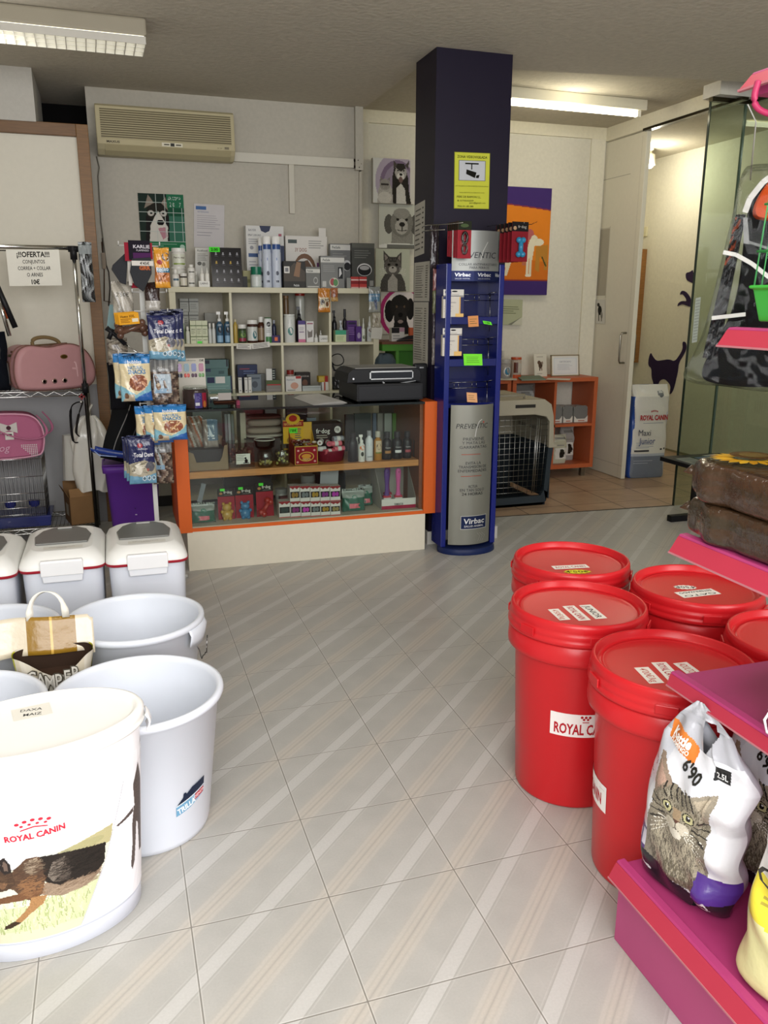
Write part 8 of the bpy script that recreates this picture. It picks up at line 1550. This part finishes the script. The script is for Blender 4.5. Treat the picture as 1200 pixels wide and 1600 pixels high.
# ================================================================ GOODS ON THE PINK SHELVING
def soilbag(z, th, lb, seed, top):
    b = B(); rr = random.Random(seed); ph = [rr.uniform(0, 6) for _ in range(6)]; X0, X1, Y0, Y1 = 1.172, 1.585, .70, 1.50
    def fn(u, v):
        a = 2*PI*u; q = PI*(v-.5); f = lambda k, e: math.copysign(abs(k)**(2/e), k); cq = abs(math.cos(q))**(2/3.6)
        x = (X0+X1)/2+(X1-X0)/2*f(math.cos(a), 7)*(.86+.14*cq); y = (Y0+Y1)/2+(Y1-Y0)/2*f(math.sin(a), 8)*(.92+.08*cq); zz = th/2*f(math.sin(q), 4.2)
        e = abs(2*(y-Y0)/(Y1-Y0)-1); zz *= (1-.35*max(0, e-.92)/.08)
        w_ = .0045*math.sin(60*y+ph[0]+8*math.sin(20*x))*math.sin(PI*v)+.004*math.sin(33*y+ph[1]+30*x)
        return (x+w_*1.2*(abs(math.cos(a)) > .6), y, z+th/2+zz*1+w_*.4*math.sin(PI*v)**.5)
    def cf(u, v):
        x, y, zz = fn(u, v); n_ = .5+.25*(math.sin(9*y+ph[2]+2*math.sin(14*zz*9))+math.sin(13*x+ph[3]+7*y)); c0, c1 = lin('402A1B'), lin('302A1D'); return tuple(c0[k]*(1-n_)+c1[k]*n_ for k in range(3))
    b.grid(150, 44, fn, cf); b.add([fn(i/150, 1) for i in range(150)], [list(range(150))], '4E3627'); b.add([fn(i/150, 0) for i in range(150)], [list(range(150))[::-1]], '4E3627'); ob = tag(b.obj('soil_sack', m='foil', weld=True), lb, 'sack', 'sacks of potting soil')
    b = B(); b.grid(6, 14, lambda u, v: (1.215+.32*v, 1.488+.04*u, z+th*.5+.012*math.sin(v*19)*u+.008*math.sin(v*40)), lambda u, v: lin('443020')); q = b.obj('crimped_end', parent=ob, m='foil', solid=.002)
    b = B(); zt_ = z+th+.0015; p = P(b, lambda u, v, d: (u, v, zt_+d), d0=.0015, step=.0006)
    if top:
        p.poly([(1.24, 1.26), (1.40, 1.30), (1.45, 1.15), (1.30, 1.06), (1.225, 1.14)], '2E4A2C'); sx_, sy_ = 1.275, 1.385
        for k in range(22):
            a = 2*PI*k/22; r0, r1 = .04, .088; p.poly([(sx_+r0*math.cos(a-.16), sy_+r0*math.sin(a-.16)), (sx_+r1*.8*math.cos(a-.12), sy_+r1*.8*math.sin(a-.12)), (sx_+r1*math.cos(a), sy_+r1*math.sin(a)), (sx_+r1*.8*math.cos(a+.12), sy_+r1*.8*math.sin(a+.12)), (sx_+r0*math.cos(a+.16), sy_+r0*math.sin(a+.16))], ['D8A41E', 'E2B430', 'C9921A'][k % 3])
        p.ell(sx_, sy_, .047, .047, '5A3E1E'); p.ell(sx_, sy_, .03, .03, '77602E'); p.ell(1.29, 1.22, .05, .03, '2E5A30'); p.poly([(1.20, 1.13), (1.23, 1.22), (1.30, 1.20), (1.27, 1.10)], '1E3E7A'); p.line([(1.20, 1.13), (1.195, 1.20)], .008, 'E0E4EA'); p.line([(1.215, 1.06), (1.22, 1.12)], .008, 'E0E4EA'); p.poly([(1.22, 1.10), (1.30, 1.19), (1.40, 1.16), (1.34, 1.02)], '14303A'); p.line([(1.22, 1.10), (1.30, 1.19), (1.40, 1.16)], .003, 'D8DCE0')
    else: p.ell(1.24, 1.40, .012, .03, 'B08A2A')
    b.obj('printed_front', parent=ob, m='bag_plastic')
    for yy in (1.24, 1.16):
        b = B(); P(b, lambda u, v, d: (1.186-.004-d, yy-u, z+th*.42+v), d0=.002).ell(0, 0, .018, .009, '57523A', an=.3); b.obj('leaf_mark', parent=ob, m='bag_plastic')
soilbag(1.055, .084, 'brown potting soil sack lying on the pink shelf, lower of two', 2, False)
soilbag(1.139, .084, 'brown potting soil sack with a sunflower print, upper of two', 5, True)
# litter sacks with cat picture
def c_lit(dim=1):
    c = Cv(150, 240, .27, .45, 'D3D4DA'); c.poly([(0, .36), (.27, .36), (.27, .45), (0, .45)], 'A6A7AE'); c.poly([(0, .28), (.0, .37), (.10, .36), (.07, .28), (.03, .20), (0, .16)], 'C6C9D2')
    c.poly([(0, 0), (.27, 0), (.27, .045), (.19, .03), (.10, .055), (0, .075)], '1E1C22'); c.poly([(0, .075), (.05, .065), (.05, .12), (0, .13)], '4A3470'); c.poly([(.19, .03), (.27, .045), (.27, .095), (.195, .10)], '4E2E86'); c.rect(.008, .085, .024, .105, 'CFCBDA'); c.rect(.030, .075, .045, .115, 'C9C5D4')
    c.poly([(.045, .06), (.20, .035), (.225, .10), (.215, .18), (.19, .22), (.09, .24), (.055, .19), (.045, .12)], '7A7264', grain=.4)
    c.fur(.135, .11, .080, .065, '4A4339', 420, .016, -1.5, .0022); c.fur(.135, .12, .075, .060, 'A89F8A', 420, .016, -1.4, .0017); c.fur(.14, .07, .05, .03, '57503F', 150, .014, -1.6, .002)
    c.ell(.136, .212, .080, .060, '7E7666', grain=.4)
    c.poly([(.062, .225), (.060, .318), (.070, .322), (.112, .268)], '8A7868', grain=.3); c.poly([(.073, .240), (.068, .305), (.098, .268)], 'A88A7A', grain=.3)
    c.poly([(.165, .266), (.222, .292), (.226, .275), (.210, .215)], '8F8676', grain=.3); c.poly([(.178, .262), (.214, .280), (.204, .235)], 'A89C88', grain=.3)
    c.fur(.136, .215, .070, .045, '4E4739', 260, .011, 1.4, .0016); c.fur(.136, .205, .070, .045, 'A8A08C', 240, .010, 1.7, .0013)
    for k in range(6): x = .101+.0135*k; c.line([(x-.002, .268), (x+.003*(k-2.5)+.001, .250), (x+.002*(k-2.5)+.006, .236)], .0042, '26221D')
    for s_ in (-1, 1):
        for k in range(4): c.line([(.136+s_*.040, .212-.011*k), (.136+s_*.060, .214-.014*k), (.136+s_*.076, .222-.018*k)], .0042, '2C2822')
        c.ell(.136+s_*.016, .181, .018, .013, 'C2BAA8', grain=.25); c.ell(.136+s_*.030, .214, .021, .017, '9A917C', grain=.3)
    c.ell(.137, .164, .020, .010, 'D2CCBE', grain=.15); c.poly([(.124, .222), (.148, .222), (.146, .196), (.128, .196)], '9A8468', grain=.25); c.poly([(.128, .197), (.147, .197), (.138, .188)], '5A3A30'); c.line([(.138, .189), (.138, .179), (.130, .174)], .0018, '3A2A24'); c.line([(.138, .179), (.146, .174)], .0018, '3A2A24')
    for ex, ey in ((.106, .214), (.166, .212)): c.ell(ex, ey, .0165, .0140, '1A1814'); c.ell(ex, ey, .0130, .0112, 'BDB88A'); c.ell(ex, ey+.001, .0066, .0072, '0E0E0C'); c.ell(ex+.002, ey+.004, .0022, .0022, 'F0F0F0')
    for k in range(5):
        c.line([(.158, .180-.003*k), (.21, .172-.013*k)], .0010, 'E0DCD0'); c.line([(.116, .180-.003*k), (.064, .178-.012*k)], .0010, 'E0DCD0')
    c.poly([(.115, .272), (.118, .31), (.155, .262)], 'D9D9DE')
    c.poly([(.215, .04), (.27, .05), (.27, .36), (.225, .30), (.228, .20)], 'D9D9DE') ; c.poly([(.19, .03), (.27, .045), (.27, .095), (.195, .10)], '4E2E86'); c.poly([(0, 0), (.27, 0), (.27, .045), (.19, .03), (.10, .055), (0, .075)], '1E1C22'); c.line([(.195, .018), (.225, .038), (.23, .02), (.195, .018)], .004, 'D5D5D8')
    c.poly([(.060, .388), (.064, .352), (.150, .326), (.154, .358), (.125, .374), (.10, .386)], 'D0762E'); c.rect(.205, .318, .240, .350, '17181A'); pass
    c.line([(.03, .30), (.05, .29), (.045, .275)], .0025, '1E1E20'); c.line([(.02, .262), (.045, .255)], .0025, '1E1E20'); c.line([(.015, .24), (.03, .235)], .002, '1E1E20'); c.line([(.01, .04), (.06, .025)], .006, 'D5D5D8'); return c
CL = c_lit()
def litter(lb, loc, rz, rot_x, hh_, w_=.262):
    b = B(); ph = 1.3
    def ed(v):   # left and right outline of the pack as a share of the width
        L = [(0, .0), (.3, .01), (.6, .06), (.78, .13), (.9, .26), (1.0, .42)]; R_ = [(0, .93), (.15, 1.0), (.45, .98), (.68, 1.06), (.78, 1.0), (.88, .80), (1.0, .50)]
        def ip(T_):
            for i in range(len(T_)-1):
                if v <= T_[i+1][0]: k = (v-T_[i][0])/(T_[i+1][0]-T_[i][0]); return T_[i][1]*(1-k)+T_[i+1][1]*k
            return T_[-1][1]
        return ip(L), ip(R_)
    def xyz(u, v, s_):
        l, r = ed(v); x = (l+(r-l)*u-.5)*w_; e = (max(0, 1-abs(2*u-1)**3))**.5; th = .125*min(1, max(0, .92-v)/.35)**.7*min(1, .72+v*2.2); y = -s_*th/2*e
        cr = .006*math.sin(18*u+9*v+ph)*math.sin(13*v)+(.010*math.sin(26*v+3*u) if u > .72 else 0)
        return (x, y+cr*(1 if v < .9 else .3), v*hh_)
    def hole(u, v): return .56 < u < .80 and .80 < v < .93 and (u-.56) < (v-.78)*2.2
    def cf(u, v):
        if hole(u, v): return None
        l, r = ed(v); return CL.at(min(max((l+(r-l)*u), 0), .999), min(v, .999))
    b.grid(130, 190, lambda u, v: xyz(u, v, 1), cf); b.grid(40, 50, lambda u, v: xyz(u, v, -1), lambda u, v: (None if hole(u, v) else (lin('C9CAD2') if v > .12 else lin('1E1C22'))), flip=True)
    b.add([xyz(i/20, 0, 1) for i in range(21)]+[xyz(i/20, 0, -1) for i in range(20, -1, -1)], [list(range(42))[::-1]], '1E1C22')
    def mpl(x, z, d):
        v = z/.45; l, r = ed(v); q = Vector(xyz(min(max((x/.27-l)/(r-l), 0), 1), v, 1)); return (q.x, q.y-d, q.z)
    p = P(b, mpl, d0=.003); p.text('Kattie', .105, .366, .020, 'F4ECE4', an=-.2, bold=.04, w=.058); p.text('FLAMINGO', .104, .349, .010, 'F4ECE4', an=-.22, bold=.03, w=.06); p.text("6'90", .155, .315, .028, '14140F', an=-.35, bold=.03, w=.055); p.text('2.5L', .2225, .334, .013, 'E4E4E4', bold=.02, w=.026)
    return tag(b.obj('litter_sack', m='bag_plastic', loc=loc, rot=(rot_x, 0, rz)), lb, 'sack', 'cat litter sacks with a tabby photo')
litter("white cat litter sack with a tabby cat and handwritten 6'90, front of the base shelf", (1.185, 1.335, .233), math.radians(-78), .02, .47)
litter('cat litter sack in shade behind the front one, half hidden by the pink shelf', (1.375, 1.325, .233), math.radians(-80), .0, .46)
def c_cit():
    c = Cv(120, 160, .30, .42, 'E2DFDE'); c.rect(0, 0, .30, .20, 'D8D29A'); c.poly([(0, .16), (.30, .13), (.30, .225), (0, .25)], 'DCCB3A')
    for k in range(6): c.rect(.05, .15+.011*k, .25, .1525+.011*k, 'A8983A')
    return c
CC = c_cit(); b, _ = sack(.30, .16, .42, CC.at, lambda s_, v: lin('D8D29A') if v < .42 else lin('E2DFDE'), seed=21, e=3, seal=.62, wr=.006, nu=90, nv=70, topw=.8)
p = P(b, lambda u, v, d: (u, -.082*(1-min(abs(u)/.136, .98)**3)**(1/3)-d-.004, v), d0=.001); p.text('CITY', -.015, .262, .044, '26241F', w=.20)
tag(b.obj('cat_litter_sack', m='bag_plastic', loc=(1.212, .985, .233), rz=math.radians(-70), weld=True), 'white and yellow sack lettered CIT at the right edge of the base shelf', 'sack')
# small white cage with pink tray on the middle shelf
wc = T('bird_cage', 'white wire cage with a magenta tray on the middle pink shelf', 'cage', (1.345, 1.03, .719))
b = B(); b.prism([(-.14, 0), (.14, 0), (.15, .045), (-.15, .045)], -.15, .15, '9A2C54', axis='y'); b.obj('tray', parent=wc, m='gloss', bevel=.005)
b = B()
for i in range(17): q = -.145+.29*i/16; b.tube([(-.148, q, .04), (-.145, q, .30)], .0013, 'D8D8D8', n=4); b.tube([(q, .148, .04), (q, .148, .30)], .0013, 'D8D8D8', n=4); b.tube([(q, -.148, .04), (q, -.148, .30)], .0013, 'D8D8D8', n=4)
for z in (.045, .13, .22, .30): b.tube([(-.148, -.148, z), (-.148, .148, z), (.148, .148, z)], .003, 'E8E8E8', n=6)
b.tube([(-.152, .14, .05), (-.165, .14, .03), (-.165, .13, .008), (-.155, .02, .004)], .003, 'F0F0F0', n=6); b.obj('wire_bars', parent=wc, m='plastic_white')
# green cage on the upper shelf
gc = T('bird_cage', 'green wire bird cage with a bright green base on the upper pink shelf', 'cage', (1.385, 1.27, 1.503))
b = B(); b.prism([(-.105, .012), (.105, .012), (.125, .075), (.135, .078), (.135, .084), (-.140, .084), (-.140, .078), (-.128, .075)], -.15, .15, '3FAE3C', axis='y'); b.box(-.09, .09, -.12, .12, 0, .012, '2E8A2E'); b.obj('base', parent=gc, m='gloss', bevel=.003)
b = B()
for i in range(15):
    q = -.14+.28*i/14; b.tube([(-.134, q, .08), (-.118, q, .32), (-.05, q, .38)], .0016, '4A9A5A', n=4)
for i in range(14): q = -.13+.25*i/13; b.tube([(q, .146, .08), (q*.85, .146, .32)], .0016, '4A9A5A', n=4); b.tube([(q, -.146, .08), (q*.85, -.146, .32)], .0016, '4A9A5A', n=4)
for z, k in ((.15, .130), (.24, .124), (.32, .118)): b.tube([(-k, -.146, z), (-k, .146, z), (k, .146, z)], .0025, '3F9A50', n=6)
b.obj('wire_bars', parent=gc, m='metal_paint')
# black and orange carrier in a clear bag at the end of the shelving
CN = Vector((.66, .7513, 0)); CA = Vector((.7513, -.66, 0)); HP = Vector((1.60, 1.86, 1.30))
hc = T('folding_carrier', 'black and orange fabric carrier in a clear plastic bag hung at the shelving end', 'carrier', HP, rz=math.atan2(-.66, .7513))
def PN(x, y, off=0):
    d = Vector(ray(x, y)); c0 = Vector(CP); t = ((HP+CN*off)-c0).dot(CN)/d.dot(CN); q = c0+d*t-HP; return (q.dot(CA), q.z)
def puffy(nm, pts, y0, y1, col, m, s_=.93):
    q = smooth([PN(x, y, y0) for x, y in pts], 2); n = len(q); cx = sum(p_[0] for p_ in q)/n; cz = sum(p_[1] for p_ in q)/n; b = B(); vs = []; pr = [(s_, y0), (1, y0+.02), (1, y1-.02), (s_, y1)]
    for f, y in pr: vs += [(cx+(x-cx)*f, y, cz+(z-cz)*f) for x, z in q]
    b.add(vs, [(k*n+i, k*n+(i+1) % n, (k+1)*n+(i+1) % n, (k+1)*n+i) for k in range(3) for i in range(n)], col, True); b.add(vs[:n], [list(range(n))], col); b.add(vs[-n:], [list(range(n))[::-1]], col); return b.obj(nm, parent=hc, m=m)
puffy('body', [(1330, 275), (1235, 262), (1190, 285), (1165, 330), (1160, 400), (1150, 470), (1128, 520), (1100, 565), (1094, 590), (1110, 600), (1180, 608), (1330, 600)], -.05, .10, '121213', 'cloth')
puffy('orange_hood', [(1330, 262), (1225, 262), (1192, 290), (1170, 338), (1200, 345), (1330, 350)], -.075, .0, 'C9501E', 'cloth')
b = B(); p = P(b, lambda u, v, d: (u, -.085-d, v), d0=.001); L_ = lambda x, y: PN(x, y, -.086)
p.line([L_(1164, 332), L_(1172, 310), L_(1192, 285), L_(1215, 268)], .014, 'D2D2D0'); p.line([L_(1130, 394), L_(1150, 398), L_(1175, 412), L_(1205, 436)], .010, 'DCDCDA'); p.line([L_(1112, 497), L_(1165, 491)], .010, 'DCDCDA'); p.poly([L_(1161, 340), L_(1168, 340), L_(1171, 382), L_(1162, 380)], '8A8C8E'); p.line([L_(1170, 378), L_(1205, 390)], .006, '77797A'); b.obj('reflective_straps', parent=hc, m='semi')
b = B()
def crf(u, v):
    y = 335+225*v; l, r = PN(1148-(y-335)*.235+2, y, -.07), PN(1166-(y-335)*.20, y, -.07)
    return (l[0]+(r[0]-l[0])*u, -.066+.016*math.sin(v*60+u*9)*math.sin(v*23)+.010*math.sin(u*17), l[1])
b.grid(12, 60, crf, lambda u, v: lin('1A1A1C') if (math.sin(v*60+u*9)*math.sin(v*23) < .25) else (lin('B5583A') if v < .35 and u < .55 else lin('5A5C5E'))); b.obj('crumpled_side', parent=hc, m='foil')
puffy('clear_bag', [(1330, 262), (1175, 250), (1156, 270), (1146, 330), (1128, 400), (1112, 470), (1098, 520), (1080, 560), (1062, 590), (1085, 602), (1130, 604), (1200, 616), (1330, 612)], -.10, .12, 'FFFFFF', 'film', s_=.97)
b = B(); b.tube([(-.02, -.20, .70), (.0, -.10, .68), (.0, .0, .56)], .0016, 'B5B5B0', n=6); b.obj('hanger_hook', parent=hc, m='metal_paint')
